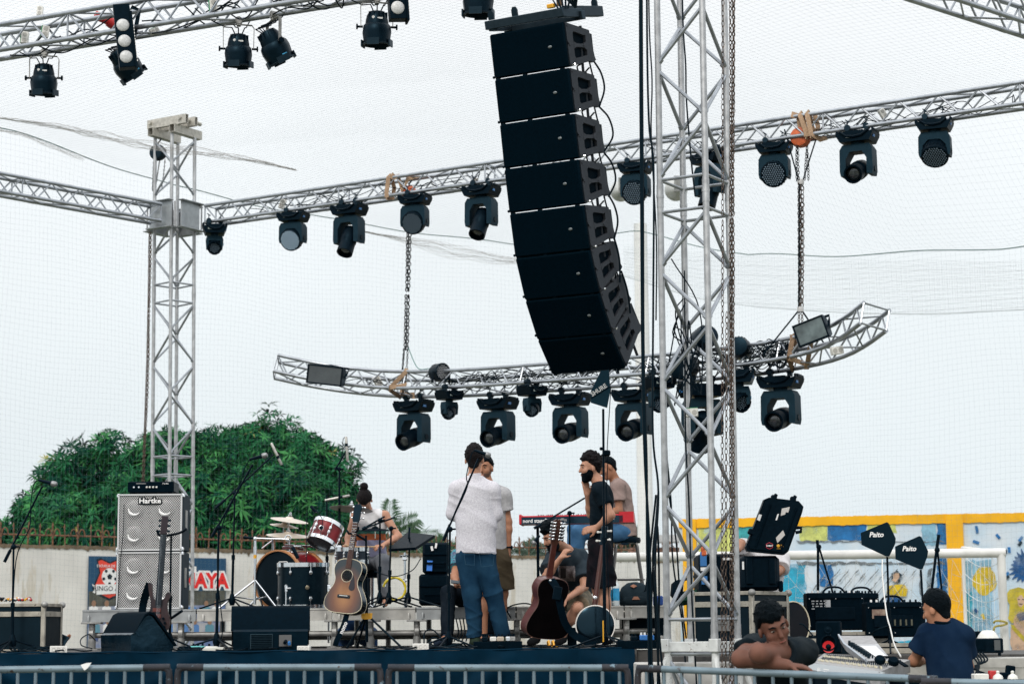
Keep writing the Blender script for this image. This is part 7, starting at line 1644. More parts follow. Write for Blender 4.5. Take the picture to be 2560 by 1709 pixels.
 #  white shirted man, seen from behind
Y_=18.6;fl=STAGE+.045
J=dict(head=P(1186,1149,Y_),face=(.12,1,-.05),neck=P(1187,1190,Y_),chest=P(1187,1240,Y_),waist=P(1190,1308,Y_),pelvis=P(1190,1372,Y_),shL=P(1143,1222,Y_),shR=P(1231,1223,Y_),elL=P(1131,1284,Y_+.02),elR=P(1241,1286,Y_+.02),wrL=P(1150,1306,Y_+.22),wrR=P(1224,1306,Y_+.22),hipL=P(1168,1392,Y_),hipR=P(1211,1392,Y_),knL=P(1181,1484,Y_-.02),knR=P(1234,1484,Y_-.02),anL=FL(1187,Y_,fl+.045),anR=FL(1258,Y_,fl+.045),toL=FL(1182,Y_+.13,fl),toR=FL(1272,Y_+.14,fl))
hd=[(J['wr'+q],(s_*.6,.8,-.1),(0,-.2,1),dict(curl=.7,thumb=t_)) for q,s_,t_ in(('L',1,1),('R',-1,-1))]
o,g_,H=person('person in white speckled shirt and blue jeans standing with back turned at centre stage',J,SK1,hands=hd)
SHW=clothmat('shirt_white',(.50,.485,.54),0,90,.8,(.66,.655,.70));garment(o,g_,J,'shirt',SHW,'shirt',vox=.0075,amp=.0065,seed=3,sleeve=1.25,ws=.030,sr=.93,hem=J['pelvis']-Vector((0,0,.04)),grow=.006)
s=SDF(.008,.02);s.limb(J['neck']-Vector((0,0,.012)),J['neck']+Vector((0,0,.03)),.072,.064,flat=True,flat0=True);s.build('collar',SHW,o,g_)
DEN=clothmat('denim_blue',(.006,.024,.052),0,6,.9,(.015,.048,.09));jn=garment(o,g_,J,'jeans',DEN,'pants',vox=.0075,amp=.008,seed=28,leg=1.97,grow=.008)
for a,b,c_,d_ in(((1198,1382),(1236,1380),(1233,1413),(1203,1416)),((1160,1384),(1186,1384),(1186,1412),(1164,1410))):
 m=MB();q_=[P(*v,Y_-.128)-g_ for v in(a,b,c_,d_)];m.path(q_,.003,4,True);m.build('pocket_seam',clothmat('denim_seam',(.03,.08,.13),0),jn)
shoes(o,g_,J,clothmat('shoe_olive',(.03,.045,.03)));hair_mesh(o,g_,H,((-.12,-.115),(-.06,-.10),(-.03,-.035),(-.005,.01),(.03,.04),(.06,.06),(.11,.075)),.015,.008,HAIRB,topz=.018)
#  grey T-shirt man facing the white shirt
Y_=19.6
J=dict(head=P(1211,1170,Y_),face=(-.30,-1,-.15),neck=P(1216,1207,Y_),chest=P(1222,1250,Y_),waist=P(1226,1318,Y_),pelvis=P(1228,1376,Y_),shL=P(1186,1236,Y_),shR=P(1258,1236,Y_),elL=P(1178,1300,Y_),elR=P(1270,1304,Y_),wrL=P(1180,1360,Y_),wrR=P(1272,1368,Y_-.02),hipL=P(1210,1392,Y_),hipR=P(1248,1392,Y_),knL=P(1208,1482,Y_),knR=P(1257,1482,Y_),anL=FL(1210,Y_,fl+.045),anR=FL(1246,Y_,fl+.045),toL=FL(1204,Y_-.14,fl),toR=FL(1242,Y_-.14,fl))
o,g_,H=person('person in grey T-shirt and olive shorts half hidden behind the white shirted man',J,SK2,hands=[(J['wrR'],(.05,0,-1),(-1,0,0),dict(curl=.5))])
garment(o,g_,J,'tee',clothmat('tee_grey',(.32,.32,.335),0,40,.9,(.40,.40,.41)),'shirt',amp=.005,seed=4,sleeve=.62,hem=J['pelvis']-Vector((0,0,.03)),grow=.010);garment(o,g_,J,'shorts',clothmat('shorts_olive',(.055,.042,.026),0,8,.9,(.09,.07,.045)),'pants',amp=.006,seed=5,leg=.92,grow=.018)
shoes(o,g_,J,clothmat('shoe_dark',(.012,.012,.013)));hair_mesh(o,g_,H,t=.014);face_bits(o,g_,H);beard_mesh(o,g_,H,mat('stubble',(.10,.05,.035),.8),.002)
m=MB();m.torus(zto(J['wrR'],J['wrR']-J['elR']),.034,.009,14,6);m.box(J['wrR']+Vector((.03,-.01,0)),(.014,.035,.04),None,.005);mw_=m.build('wristwatch',BLK);mw_.data.transform(Matrix.Translation(-g_));mw_.parent=o
#  seated person in flowered shirt hidden behind the white shirt
J=dict(head=P(1188,1325,20.4),face=(-.2,-1,-.6),neck=P(1186,1366,20.5),chest=P(1184,1400,20.5),waist=P(1182,1450,20.55),pelvis=P(1180,1498,20.55),shL=P(1146,1390,20.45),shR=P(1222,1390,20.5),elL=P(1136,1440,20.2),elR=P(1226,1450,20.3),wrL=P(1142,1464,20.0),wrR=P(1200,1470,20.0),hipL=P(1162,1496,20.45),hipR=P(1202,1496,20.45),knL=P(1121,1482,20.0),knR=P(1217,1486,20.0),anL=FL(1117,19.85,fl+.05),anR=FL(1220,19.85,fl+.05),toL=FL(1092,19.72,fl),toR=FL(1210,19.68,fl))
o,g_,H=person('person with flowered sleeve and black trousers sitting on the riser edge, looking at a phone',J,SK2,hands=[(J['wrL'],(.5,-.4,-.1),(0,0,1),dict(curl=.8))])
garment(o,g_,J,'flowered_shirt',mat('flower_print',(.02,.30,.36),.85,0,0,34,col2=(.05,.03,.09),wear=(.45,.08,.22),wscale=40,wth=.6),'shirt',amp=.004,seed=6,sleeve=.62,grow=.008);garment(o,g_,J,'trousers',clothmat('trousers_black',(.005,.008,.013),0,8,.9,(.010,.014,.02)),'pants',amp=.005,seed=7,leg=1.95,grow=.0);hair_mesh(o,g_,H)
shoes(o,g_,J,clothmat('shoe_navy',(.02,.03,.05)))
m=MB();m.box(P(1146,1455,19.93),(.15,.075,.010),RX(25).to_3x3()@RY(8).to_3x3(),.004);tag(m.build('mobile_phone',BLKGLOSS),'black phone held low behind the legs of the white shirted man','phone')
#  drummer
Y_=22.3
J=dict(head=P(911,1250,Y_-.10),face=(-.08,-.30,-.95),up=(0,-.95,.3),neck=P(921,1284,Y_),chest=P(925,1318,Y_+.05),waist=P(929,1362,Y_+.12),pelvis=P(931,1404,Y_+.2),shL=P(888,1292,Y_),shR=P(962,1288,Y_),elL=P(872,1340,Y_-.1),elR=P(996,1340,Y_-.06),wrL=P(868,1362,Y_-.3),wrR=P(958,1362,Y_-.32),hipL=P(912,1408,Y_+.1),hipR=P(950,1408,Y_+.1),knL=P(888,1408,Y_-.32),knR=P(958,1402,Y_-.36),anL=P(888,1500,Y_-.36),anR=P(962,1498,Y_-.4),toL=P(886,1512,Y_-.52),toR=P(964,1510,Y_-.55))
o,g_,H=person('person with hair in a bun and striped vest bending over the drum kit',J,SK1,hands=[(J['wrL'],(-.15,-.9,-.2),(0,.2,-1),dict(curl=1.2,thumb=-1)),(J['wrR'],(-.6,-.7,-.1),(0,0,-1),dict(curl=1.2))])
zt1=[P(930,y,Y_-.1).z for y in(1322,1333,1348,1364)]
zn=[(1,lambda c:(c[:,2]<zt1[0])&(c[:,2]>zt1[1])),(2,lambda c:(c[:,2]<zt1[1])&(c[:,2]>zt1[2])),(3,lambda c:c[:,2]<zt1[2])]
garment(o,g_,J,'vest',None,'shirt',amp=.005,seed=9,sleeve=0,grow=.006,zones=zn,mats=[clothmat('vest_white',(.72,.72,.74)),clothmat('vest_green',(.06,.20,.16),.3,20),clothmat('vest_orange',(.55,.16,.07),.25,20),clothmat('vest_lilac',(.42,.42,.60),.25,20)])
garment(o,g_,J,'jeans',clothmat('jeans_grey',(.10,.11,.13),0,10,.9,(.15,.16,.18)),'pants',amp=.005,seed=10,leg=1.95,grow=.004)
def bun(o):
 s=SDF(.007,.012);c=H@Vector((.01,-.125,.10));s.ell(c,(.046,.046,.046));s.ell(H@Vector((.005,-.09,.085)),(.034,.034,.034));s.build('hair_bun',HAIRB,o,g_)
hair_mesh(o,g_,H,((-.12,-.085),(-.05,-.05),(-.01,.01),(.04,.045),(.08,.05),(.11,.05)),.015,.004,HAIRB,extra=bun)
m=MB();m.tube(P(862,1362,Y_-.38),P(905,1368,Y_-.75),.008,8,.006);tag(m.build('drumstick',mat('stick_wood',(.55,.36,.18),.5)),'pale wooden drumstick in the hand of the drummer','drumstick');m=MB();m.tube(P(940,1366,Y_-.4),P(880,1366,Y_-.7),.008,8,.006);tag(m.build('drumstick',mat('stick_wood',(.55,.36,.18),.5)),'second drumstick lying level over the snare drum','drumstick')
t=thing('drum_stool','round black drum stool under the drummer','stool',FL(932,Y_+.2,RZT));m=MB();q=P(931,1432,Y_+.2);m.lathe([(.16,-.05),(.17,0),(.15,.03)],Matrix.Translation(q),18);m.build('seat',BLK,t,world=True);m=MB();m.tube(Vector((q.x,q.y,RZT)),q,.02,8);m.build('post',CHROME,t,world=True)
#  crouching bearded man
J=dict(head=P(1383,1344,19.62),face=(-.86,-.35,-.42),up=(-.35,-.1,.9),neck=P(1417,1376,19.82),chest=P(1424,1412,19.95),waist=P(1434,1452,20.2),pelvis=P(1442,1488,20.4),shL=P(1384,1394,19.72),shR=P(1451,1394,19.98),elL=P(1366,1440,19.45),elR=P(1461,1466,19.8),wrL=P(1402,1394,19.36),wrR=P(1416,1496,19.48),hipL=P(1424,1500,20.3),hipR=P(1456,1500,20.3),knL=P(1344,1466,19.65),knR=P(1442,1520,19.62),anL=FL(1338,19.6,fl+.05),anR=FL(1405,19.8,fl+.05),toL=FL(1326,19.48,fl),toR=FL(1395,19.66,fl))
o,g_,H=person('bearded person in dark printed T-shirt crouching behind the twelve string guitar',J,SK1,hands=[(J['wrL'],(.55,.1,.75),(.5,.6,-.3),dict(curl=1.35,thumb=-1,size=.92)),(J['wrR'],(-.8,-.3,-.4),(-.3,.2,-.8),dict(curl=.8))])
garment(o,g_,J,'tee',None,'shirt',amp=.006,seed=11,sleeve=.72,grow=.010,slk=1.1,mats=[clothmat('tee_charcoal',(.020,.030,.040),0,10,.9,(.034,.046,.058)),clothmat('tee_print',(.26,.24,.25),0,30,.9,(.12,.10,.10)),clothmat('tee_print_dark',(.05,.045,.045))],zones=[(1,lambda c:pz(c,1396,1414,1438,1452)&(c[:,1]<20.1)),(2,lambda c:pz(c,1402,1420,1414,1444)&(c[:,1]<20.1))])
garment(o,g_,J,'shorts',mat('camouflage',(.20,.16,.11),.9,0,0,14,col2=(.05,.05,.035)),'pants',amp=.006,seed=12,leg=.80,grow=.010);hair_mesh(o,g_,H,((-.12,-.10),(-.05,-.075),(-.015,.0),(.02,.045),(.06,.06),(.11,.07)),.018,.017,HAIR,topz=.028,seed=5);beard_mesh(o,g_,H,HAIR,.010);face_bits(o,g_,H,closed=True);shoes(o,g_,J,clothmat('shoe_dark',(.012,.012,.013)))
#  black T-shirt man in profile
Y_=19.05
J=dict(head=P(1476,1170,Y_),face=(-1,-.22,-.10),neck=P(1497,1206,Y_),chest=P(1504,1250,Y_),waist=P(1503,1306,Y_),pelvis=P(1500,1358,Y_),shL=P(1499,1226,Y_-.20),shR=P(1507,1226,Y_+.19),elL=P(1527,1287,Y_-.26),elR=P(1477,1284,Y_+.16),wrL=P(1492,1318,Y_-.20),wrR=P(1468,1236,Y_+.04),hipL=P(1500,1372,Y_-.09),hipR=P(1500,1372,Y_+.09),knL=P(1512,1470,Y_-.09),knR=P(1494,1470,Y_+.1),anL=FL(1517,Y_-.09,fl+.045),anR=FL(1500,Y_+.1,fl+.045),toL=FL(1487,Y_-.12,fl),toR=FL(1470,Y_+.08,fl))
o,g_,H=person('bearded person in black T-shirt standing in profile, one hand on hip and one at chin',J,SK1,hands=[(J['wrL'],(-.85,.1,-.2),(.2,.9,-.3),dict(curl=.75,thumb=1)),(J['wrR'],(-.12,-.1,1),(-.2,.5,.1),dict(curl=1.0,thumb=-1))])
TB=clothmat('tee_black',(.0035,.007,.011),0,9,.9,(.007,.012,.017));garment(o,g_,J,'tee',TB,'shirt',amp=.004,seed=13,sleeve=.58,hem=J['pelvis']-Vector((0,0,.06)),grow=.004,slk=.95);garment(o,g_,J,'shorts',clothmat('shorts_black',(.005,.006,.008),0,8,.9,(.016,.010,.013)),'pants',amp=.005,seed=14,leg=.98,grow=.012)
hair_mesh(o,g_,H,((-.12,-.09),(-.05,-.06),(-.012,.0),(.03,.05),(.06,.07),(.11,.078)),.016,.014,HAIRB,topz=.024,seed=9);beard_mesh(o,g_,H,HAIR,.007);face_bits(o,g_,H);shoes(o,g_,J,clothmat('shoe_dark',(.012,.012,.013)))
#  keyboard player
Y_=22.0
J=dict(head=P(1519,1170,Y_-.05),face=(-.85,-.25,-.42),up=(-.35,0,.9),neck=P(1538,1203,Y_),chest=P(1552,1238,Y_),waist=P(1562,1288,Y_),pelvis=P(1560,1328,Y_),shL=P(1545,1216,Y_-.19),shR=P(1549,1216,Y_+.18),elL=P(1548,1276,Y_-.22),elR=P(1530,1276,Y_+.2),wrL=P(1500,1284,Y_-.35),wrR=P(1490,1284,Y_-.2),hipL=P(1556,1332,Y_-.09),hipR=P(1556,1332,Y_+.09),knL=P(1447,1328,Y_-.13),knR=P(1436,1322,Y_+.1),anL=P(1442,1436,Y_-.1),anR=P(1432,1436,Y_+.1),toL=P(1418,1446,Y_-.1),toR=P(1408,1446,Y_+.1))
o,g_,H=person('person in dusty pink T-shirt and jeans sitting at the red stage piano',J,SK2,hands=[(J['wrL'],(-1,-.2,-.1),(0,0,-1),dict(curl=.5)),(J['wrR'],(-1,-.2,-.1),(0,0,-1),dict(curl=.5,thumb=-1))])
garment(o,g_,J,'tee',clothmat('tee_pink',(.25,.185,.17),0,12,.9,(.31,.23,.21)),'shirt',amp=.006,seed=15,sleeve=.60,hem=J['pelvis']+Vector((.03,0,-.06)),grow=.008);garment(o,g_,J,'jeans',clothmat('denim_bright',(.035,.10,.20),0,9,.9,(.06,.15,.28)),'pants',amp=.004,seed=16,leg=1.95,grow=.004)
def tuft(o):s=SDF(.007,.012);s.ell(H@Vector((.0,-.03,.145)),(.034,.036,.022));s.ell(H@Vector((.01,-.05,.16)),(.02,.03,.012));s.build('hair_bun',HAIR,o,g_)
hair_mesh(o,g_,H,((-.12,-.10),(-.06,-.07),(-.028,-.01),(.0,.03),(.03,.05),(.06,.07),(.11,.085)),.010,.005,HAIR,extra=tuft);face_bits(o,g_,H,closed=True);shoes(o,g_,J,clothmat('shoe_dark',(.012,.012,.013)))
#  man leaning on the barrier
Y_=12.25
J=dict(head=P(1933,1566,12.16),face=(.27,-.94,-.34),up=(-.30,-.30,.9),neck=P(1943,1618,12.38),chest=P(1950,1650,12.55),waist=P(1958,1740,12.8),pelvis=P(1962,1830,12.95),shL=P(1882,1618,12.52),shR=P(2012,1628,12.44),elL=P(1853,1645,12.12),elR=P(1897,1632,11.96),wrL=P(1968,1661,12.02),wrR=P(1893,1616,12.36))
J['hipL']=J['pelvis']+Vector((-.09,0,-.04));J['hipR']=J['pelvis']+Vector((.09,0,-.04));J['knL']=J['hipL']+Vector((0,-.03,-.40));J['knR']=J['hipR']+Vector((0,.05,-.40))
for q in 'LR':J['an'+q]=Vector((J['kn'+q].x,J['kn'+q].y+.06,.09));J['to'+q]=J['an'+q]+Vector((0,-.15,-.05))
o,g_,H=person('person in black T-shirt leaning on the barrier with head resting on folded arms',J,SK3,vox=.0068,hands=[(J['wrL'],(.95,-.05,-.12),(0,.2,-1),dict(curl=.45,size=.98,thumb=-1))],ak=1.32,hk=1.07)
garment(o,g_,J,'tee',clothmat('tee_faded',(.006,.010,.014),0,9,.85,(.014,.018,.021)),'shirt',vox=.008,amp=.006,seed=17,sleeve=.50,grow=.006,fr=1.3,sr=1.15);garment(o,g_,J,'trousers',clothmat('trousers_black',(.005,.008,.013)),'pants',amp=.004,seed=18,leg=1.95)
hair_mesh(o,g_,H,((-.12,-.08),(-.05,-.05),(-.005,.0),(.03,.055),(.06,.062),(.11,.055)),.018,.007,HAIR,topz=.020,vox=.006,seed=3,k=1.07);face_bits(o,g_,H,1.07);shoes(o,g_,J,clothmat('shoe_dark',(.012,.012,.013)))
#  navy T-shirt person at the mixer
Y_=14.6
J=dict(head=P(2341,1524,Y_),face=(-.75,.62,-.28),up=(-.12,.1,1),neck=P(2359,1562,Y_-.02),chest=P(2368,1605,Y_-.02),waist=P(2376,1682,Y_-.08),pelvis=P(2380,1760,Y_-.12),shL=P(2320,1586,Y_+.05),shR=P(2408,1592,Y_-.06),elL=P(2284,1652,Y_+.12),elR=P(2420,1664,Y_+.05),wrL=P(2320,1648,Y_+.32),wrR=P(2390,1650,Y_+.3))
J['hipL']=J['pelvis']+Vector((-.09,0,-.04));J['hipR']=J['pelvis']+Vector((.09,0,-.04));J['knL']=J['hipL']+Vector((-.1,.38,-.02));J['knR']=J['hipR']+Vector((.05,.40,-.02))
for q in 'LR':J['an'+q]=Vector((J['kn'+q].x,J['kn'+q].y,.09));J['to'+q]=J['an'+q]+Vector((0,.15,-.05))
o,g_,H=person('person in navy T-shirt sitting with back turned at the mixing desk',J,SK2,vox=.0085,hands=[(J['wrL'],(.5,.8,0),(0,0,-1),dict(curl=.5))])
garment(o,g_,J,'tee',clothmat('tee_navy',(.004,.012,.032),0,9,.9,(.007,.018,.042)),'shirt',vox=.008,amp=.006,seed=19,sleeve=.62,grow=.010,slk=1.05);garment(o,g_,J,'trousers',clothmat('trousers_black',(.005,.008,.013)),'pants',amp=.004,seed=20,leg=1.95);hair_mesh(o,g_,H,((-.12,-.125),(-.06,-.10),(-.03,-.03),(-.005,.01),(.03,.05),(.06,.07),(.11,.08)),.018,.006,HAIR,topz=.014,vox=.006);face_bits(o,g_,H);shoes(o,g_,J,clothmat('shoe_dark',(.012,.012,.013)))
t_=headframe(J['neck'],J['F']);m=MB();m.torus(Matrix.Translation(J['neck']+Vector((0,0,.03)))@RX(14),.066,.012,18,8);tag(m.build('neck_headphones',BLKM),'black headphones round the neck of the navy shirted person','headphones')
#  low person behind the stage end, only hands and phone showing
J=dict(head=FL(20,18.9,STAGE+.24),face=(.6,-.7,-.2),neck=FL(-4,19.0,STAGE+.2),chest=FL(-28,19.1,STAGE+.19),waist=FL(-75,19.3,STAGE+.17),pelvis=FL(-125,19.5,STAGE+.17),shL=FL(-5,18.8,STAGE+.16),shR=FL(-5,19.2,STAGE+.16),elL=FL(75,18.7,STAGE+.07),elR=FL(80,19.1,STAGE+.08),wrL=FL(137,18.55,STAGE+.085),wrR=FL(140,18.75,STAGE+.10))
J['hipL']=FL(-150,19.4,STAGE+.12);J['hipR']=FL(-150,19.7,STAGE+.12);J['knL']=FL(-240,19.9,STAGE+.09);J['knR']=FL(-240,20.1,STAGE+.09);J['anL']=FL(-330,20.3,STAGE+.08);J['anR']=FL(-330,20.6,STAGE+.08);J['toL']=FL(-360,20.4,STAGE+.06);J['toR']=FL(-360,20.7,STAGE+.06)
o,g_,H=person('person lying low behind the dark flight case, only hands with a phone showing',J,SK2,hands=[(J['wrL'],(.85,.2,.25),(0,.3,1),dict(curl=.8,thumb=-1)),(J['wrR'],(.9,-.1,.1),(0,-.5,.8),dict(curl=.8))])
garment(o,g_,J,'tee',clothmat('tee_grey',(.32,.32,.335)),'shirt',amp=.004,seed=21,sleeve=.6);hair_mesh(o,g_,H);garment(o,g_,J,'trousers',clothmat('trousers_black',(.005,.008,.013)),'pants',amp=.004,seed=22,leg=1.95)
m=MB();m.box(P(157,1601,18.5),(.075,.012,.115),RY(25).to_3x3()@RX(-25).to_3x3(),.004);tag(m.build('mobile_phone',BLKGLOSS),'black phone held up in a hand beside the dark flight case','phone')
#  person seated behind the riser, jeans showing below the deck
J=dict(head=P(890,1340,23.6),face=(.1,1,-.3),neck=P(892,1378,23.6),chest=P(892,1415,23.6),waist=P(892,1480,23.55),pelvis=P(892,1560,23.5),shL=P(862,1400,23.6),shR=P(922,1400,23.6),elL=P(858,1460,23.7),elR=P(926,1460,23.7),wrL=P(870,1510,23.95),wrR=P(914,1510,23.95),hipL=P(872,1588,23.5),hipR=P(914,1588,23.5),knL=P(862,1585,23.95),knR=P(925,1585,23.95))
for q in 'LR':J['an'+q]=J['kn'+q]+Vector((0,.05,-.42));J['to'+q]=J['an'+q]+Vector((0,.15,-.04))
o,g_,H=person('person in blue jeans sitting beyond the riser, under the sunburst guitar',J,SK2)
garment(o,g_,J,'tee',clothmat('tee_black',(.0035,.007,.011)),'shirt',amp=.004,seed=23,sleeve=.6);garment(o,g_,J,'jeans',clothmat('denim_dark',(.010,.030,.085),0,7,.9,(.02,.05,.12)),'pants',amp=.005,seed=24,leg=1.95,grow=.02);hair_mesh(o,g_,H)
#  person in white behind the open case
J=dict(head=P(1925,1335,17.6),face=(-.3,-1,-.5),neck=P(1918,1375,17.65),chest=P(1912,1412,17.65),waist=P(1910,1480,17.65),pelvis=P(1910,1560,17.65),shL=P(1870,1398,17.6),shR=P(1952,1402,17.6),elL=P(1852,1358,17.35),elR=P(1950,1424,17.5),wrL=P(1846,1374,17.1),wrR=P(1930,1440,17.1),hipL=P(1890,1575,17.65),hipR=P(1930,1575,17.65),knL=P(1890,1690,17.65),knR=P(1930,1690,17.65),anL=P(1890,1800,17.7),anR=P(1930,1800,17.7),toL=P(1885,1812,17.55),toR=P(1930,1812,17.55))
o,g_,H=person('person in white shirt bending behind the open black case, almost wholly hidden',J,SK2);garment(o,g_,J,'shirt',clothmat('shirt_plain_white',(.74,.72,.74)),'shirt',amp=.004,seed=25,sleeve=.85,grow=.01);garment(o,g_,J,'trousers',clothmat('trousers_black',(.005,.008,.013)),'pants',amp=.004,seed=26,leg=1.95);hair_mesh(o,g_,H)
#  GEAR BESIDE THE STAGE
PZ1=1.10
t=thing('side_stage','low dark platform beside the near tower carrying cases and desk','platform',Vector((3.2,17,0)));m=MB();x0,x1=FL(1680,16.2,1).x,6.4
m.box(((x0+x1)/2,17.45,PZ1-.03),(x1-x0,2.7,.06));m.build('deck',mat('stage_boards',(.075,.072,.07),.75),t,world=True);m=MB();m.box(((x0+x1)/2,16.15,PZ1-.13),(x1-x0,.05,.14),None,.004);m.build('edge_beam',FRM,t,world=True)
for x in(x0+.1,(x0+x1)/2,x1-.1):
 for y in(16.2,18.6):m=MB();m.tube((x,y,0),(x,y,PZ1-.06),.03,10);m.build('leg',STEEL,t,world=True)
cc=P(1860,1540,16.35);CM=Matrix.Translation((cc.x+.02,cc.y+.42,PZ1+.002))@RZ(-38);fc_=flightcase('flight_case','tall dark flight case with worn metal edges behind the leaning person',CM,.58,.58,P(1900,1478,16.6).z-PZ1,.2,'flight case',handle=[TR(-.295,0,.26)@RZ(-90),TR(0,-.295,.26)])
m=MB();m.box(FL(1740,15.95,.95),(.95,.5,.22),None,.01);tag(m.build('pale_trunk',mat('trunk_white',(.55,.54,.52),.6,0,.25,8)),'pale grey trunk below the white frame of the near tower','trunk')
Yc_=16.55;cz=PZ1+(P(1900,1478,16.6).z-PZ1);a,b=P(1853,1474,Yc_),P(1949,1386,Yc_);w_,h_=b.x-a.x,b.z-a.z;t=thing('rugged_case','open black rugged case with stickers standing on the tall flight case','case',Vector(((a.x+b.x)/2,Yc_,cz+.008)))
m=MB();m.box((0,.17,h_/2),(w_,.34,h_),None,.03);bd=m.build('body',BLK,t)
for sx in(-.28,.30):m=MB();m.box((sx*w_,-.008,h_*.55),(.055,.03,h_*.75),None,.008);m.build('rib',BLK,bd)
m=MB();m.box((w_*.52,.03,h_*.12),(.035,.06,.09),None,.01);m.build('wheel_housing',BLKM,bd);m=MB();m.box((-w_*.44,-.006,h_*.72),(.016,.006,.065));m.build('label',LABELW,bd)
lp=[(1910,1248),(1922,1243),(1996,1252),(2008,1266),(2005,1280),(1970,1378),(1960,1386),(1868,1377),(1864,1366),(1905,1262)]
Tl=WM[t.name].translation;q=[P(*v,Yc_)-Tl for v in lp];m=MB();Mz=Matrix(((1,0,0,0),(0,0,1,0),(0,1,0,0),(0,0,0,1)))
m.prism([(v.x,v.z) for v in q],.11,Mz,0,-.02);cxy=sum(((v.x,v.z)[0] for v in q))/len(q),sum(v.z for v in q)/len(q);m.prism([((v.x-cxy[0])*.90+cxy[0],(v.z-cxy[1])*.92+cxy[1]) for v in q],.02,Mz,0,-.038);ld=m.build('lid',BLK,t)
def on_lid(px,py,dy=-.045):v=P(px,py,Yc_)-Tl;return Vector((v.x,dy,v.z))
for(u,v_) in(((1925,1262),(1888,1366)),((1990,1270),(1950,1376))):m=MB();m.tube(on_lid(*u,-.04),on_lid(*v_,-.04),.010,6);m.build('ridge',BLKM,ld)
for px,py in((1935,1243),(1983,1247)):m=MB();m.box(on_lid(px,py,.01),(.05,.05,.045),RY(8).to_3x3(),.01);m.box(on_lid(px+4,py-5,.0),(.03,.03,.03),RY(35).to_3x3(),.006);m.build('latch',BLK,ld)
m=MB();m.path([on_lid(1992,1318,.02),on_lid(2004,1318,.02),on_lid(2003,1328,.02),on_lid(1990,1330,.02)],.014,8);m.build('handle',BLK,ld);m=MB();m.box(on_lid(1880,1330,-.01),(.07,.06,.05),RY(25).to_3x3(),.01);m.build('hinge',BLK,ld)
def sticker(pts,m_,nm='sticker'):mm2=MB();mm2.prism([(on_lid(*p).x,on_lid(*p).z) for p in pts],.002,Mz,0,-.0405);return mm2.build(nm,m_,ld)
STK=mat('sticker_grey',(.55,.52,.50),.5)
s1=sticker([(1953,1271),(1973,1267),(1969,1281),(1963,1280),(1961,1286),(1950,1289)],STK);s2=sticker([(1938,1344),(1956,1325),(1961,1337),(1942,1357)],STK);sticker([(1942,1285),(1946,1284),(1941,1300),(1937,1300)],LABELW);sticker([(1896,1285),(1903,1287),(1898,1302),(1891,1299)],LABELW)
m=MB();hx=[(1922+9*1.0*math.cos(R(30+60*i)),1364+8*math.sin(R(30+60*i))) for i in range(6)];m.path([on_lid(*p,-.043) for p in hx],.003,4,True);e_=m.build('hexagon_logo',mat('logo_red',(.50,.03,.06),.5),ld);c_=on_lid(1922,1364,-.044);text('ROBAT',.017,Matrix.Translation(c_)@Matrix(((1,0,0,0),(0,0,-1,0),(0,1,0,0),(0,0,0,1))),'lettering',LABELW,e_,.001,.0008)
m=MB();m.ell(on_lid(1944,1364,-.042),(.014,.002,.013),None,10);e_=m.build('round_logo',YEL,ld);m=MB();m.box(on_lid(1954,1362,-.042),(.025,.002,.006));m.box(on_lid(1954,1366,-.042),(.022,.002,.006));m.box(on_lid(1947,1371,-.042),(.045,.002,.003));m.build('logo_print',YEL,ld)
a,b=P(1748,1485,17.2),P(1852,1383,17.2);t=thing('equipment_rack','black equipment rack with blue labels seen through the near tower','rack',Vector(((a.x+b.x)/2,17.2,a.z)));m=MB();m.box((0,.25,(b.z-a.z)/2),(b.x-a.x,.5,b.z-a.z),None,.02);bd=m.build('case',BLK,t)
m=MB();m.box((-.14,-.006,.30),(.055,.012,.12));m.box((-.135,-.006,.12),(.05,.012,.07));m.build('blue_label',BLUE,bd);m=MB();m.box((-.14,-.006,.215),(.05,.012,.03));m.box((.07,-.006,.30),(.09,.012,.02));m.build('white_label',LABELW,bd)
m=MB();m.box((0,.25,-.19),(.5,.5,.36),None,.01);m.build('base_case',BLKM,t);
t=thing('office_chair','dark green office chair beyond the near tower','chair',P(1720,1500,17.6));o_=WM[t.name].translation;m=MB();m.box(P(1692,1474,17.5)-o_,(.09,.30,.17),RY(6).to_3x3(),.035);m.build('backrest',BLKM,t);m=MB();m.box(P(1728,1492,17.55)-o_,(.26,.32,.12),RY(-8).to_3x3(),.04);m.build('seat',mat('seat_green',(.012,.05,.022),.8,0,.3,10),t);m=MB();m.path([P(1684,1470,17.5)-o_,P(1700,1452,17.5)-o_,P(1735,1440,17.5)-o_],.012,8);m.build('arm',BLK,t);m=MB();m.tube(P(1728,1500,17.6)-o_,Vector((P(1728,1500,17.6).x-o_.x,0,PZ1-o_.z)),.03,8);m.build('post',DGREY,t)
m=MB();q=P(1757,1373,17.0);m.ell(q,(.02,.02,.03),None,8);m.box(q+Vector((.01,0,-.03)),(.04,.04,.05),None,.01);tag(m.build('orange_clip',ORANGE),'small orange plug lying on the black equipment rack','plug')
t=thing('leaning_guitar','dark acoustic guitar edge with cream binding sticking out behind the leaning person','guitar',P(1975,1560,16.9));m=MB();Mg=RZ(25);b_=[(.16*math.cos(R(a)),.19*math.sin(R(a))) for a in range(0,360,15)];m.prism(b_,.10,Mg@RX(90));m.build('body',mat('guitar_brown',(.012,.006,.005),.4,0,.3,6,spec=.3),t);m=MB();m.path([Mg@Vector((x,-.052,z)) for x,z in b_],.006,5,True);m.build('binding',IVORY,t)
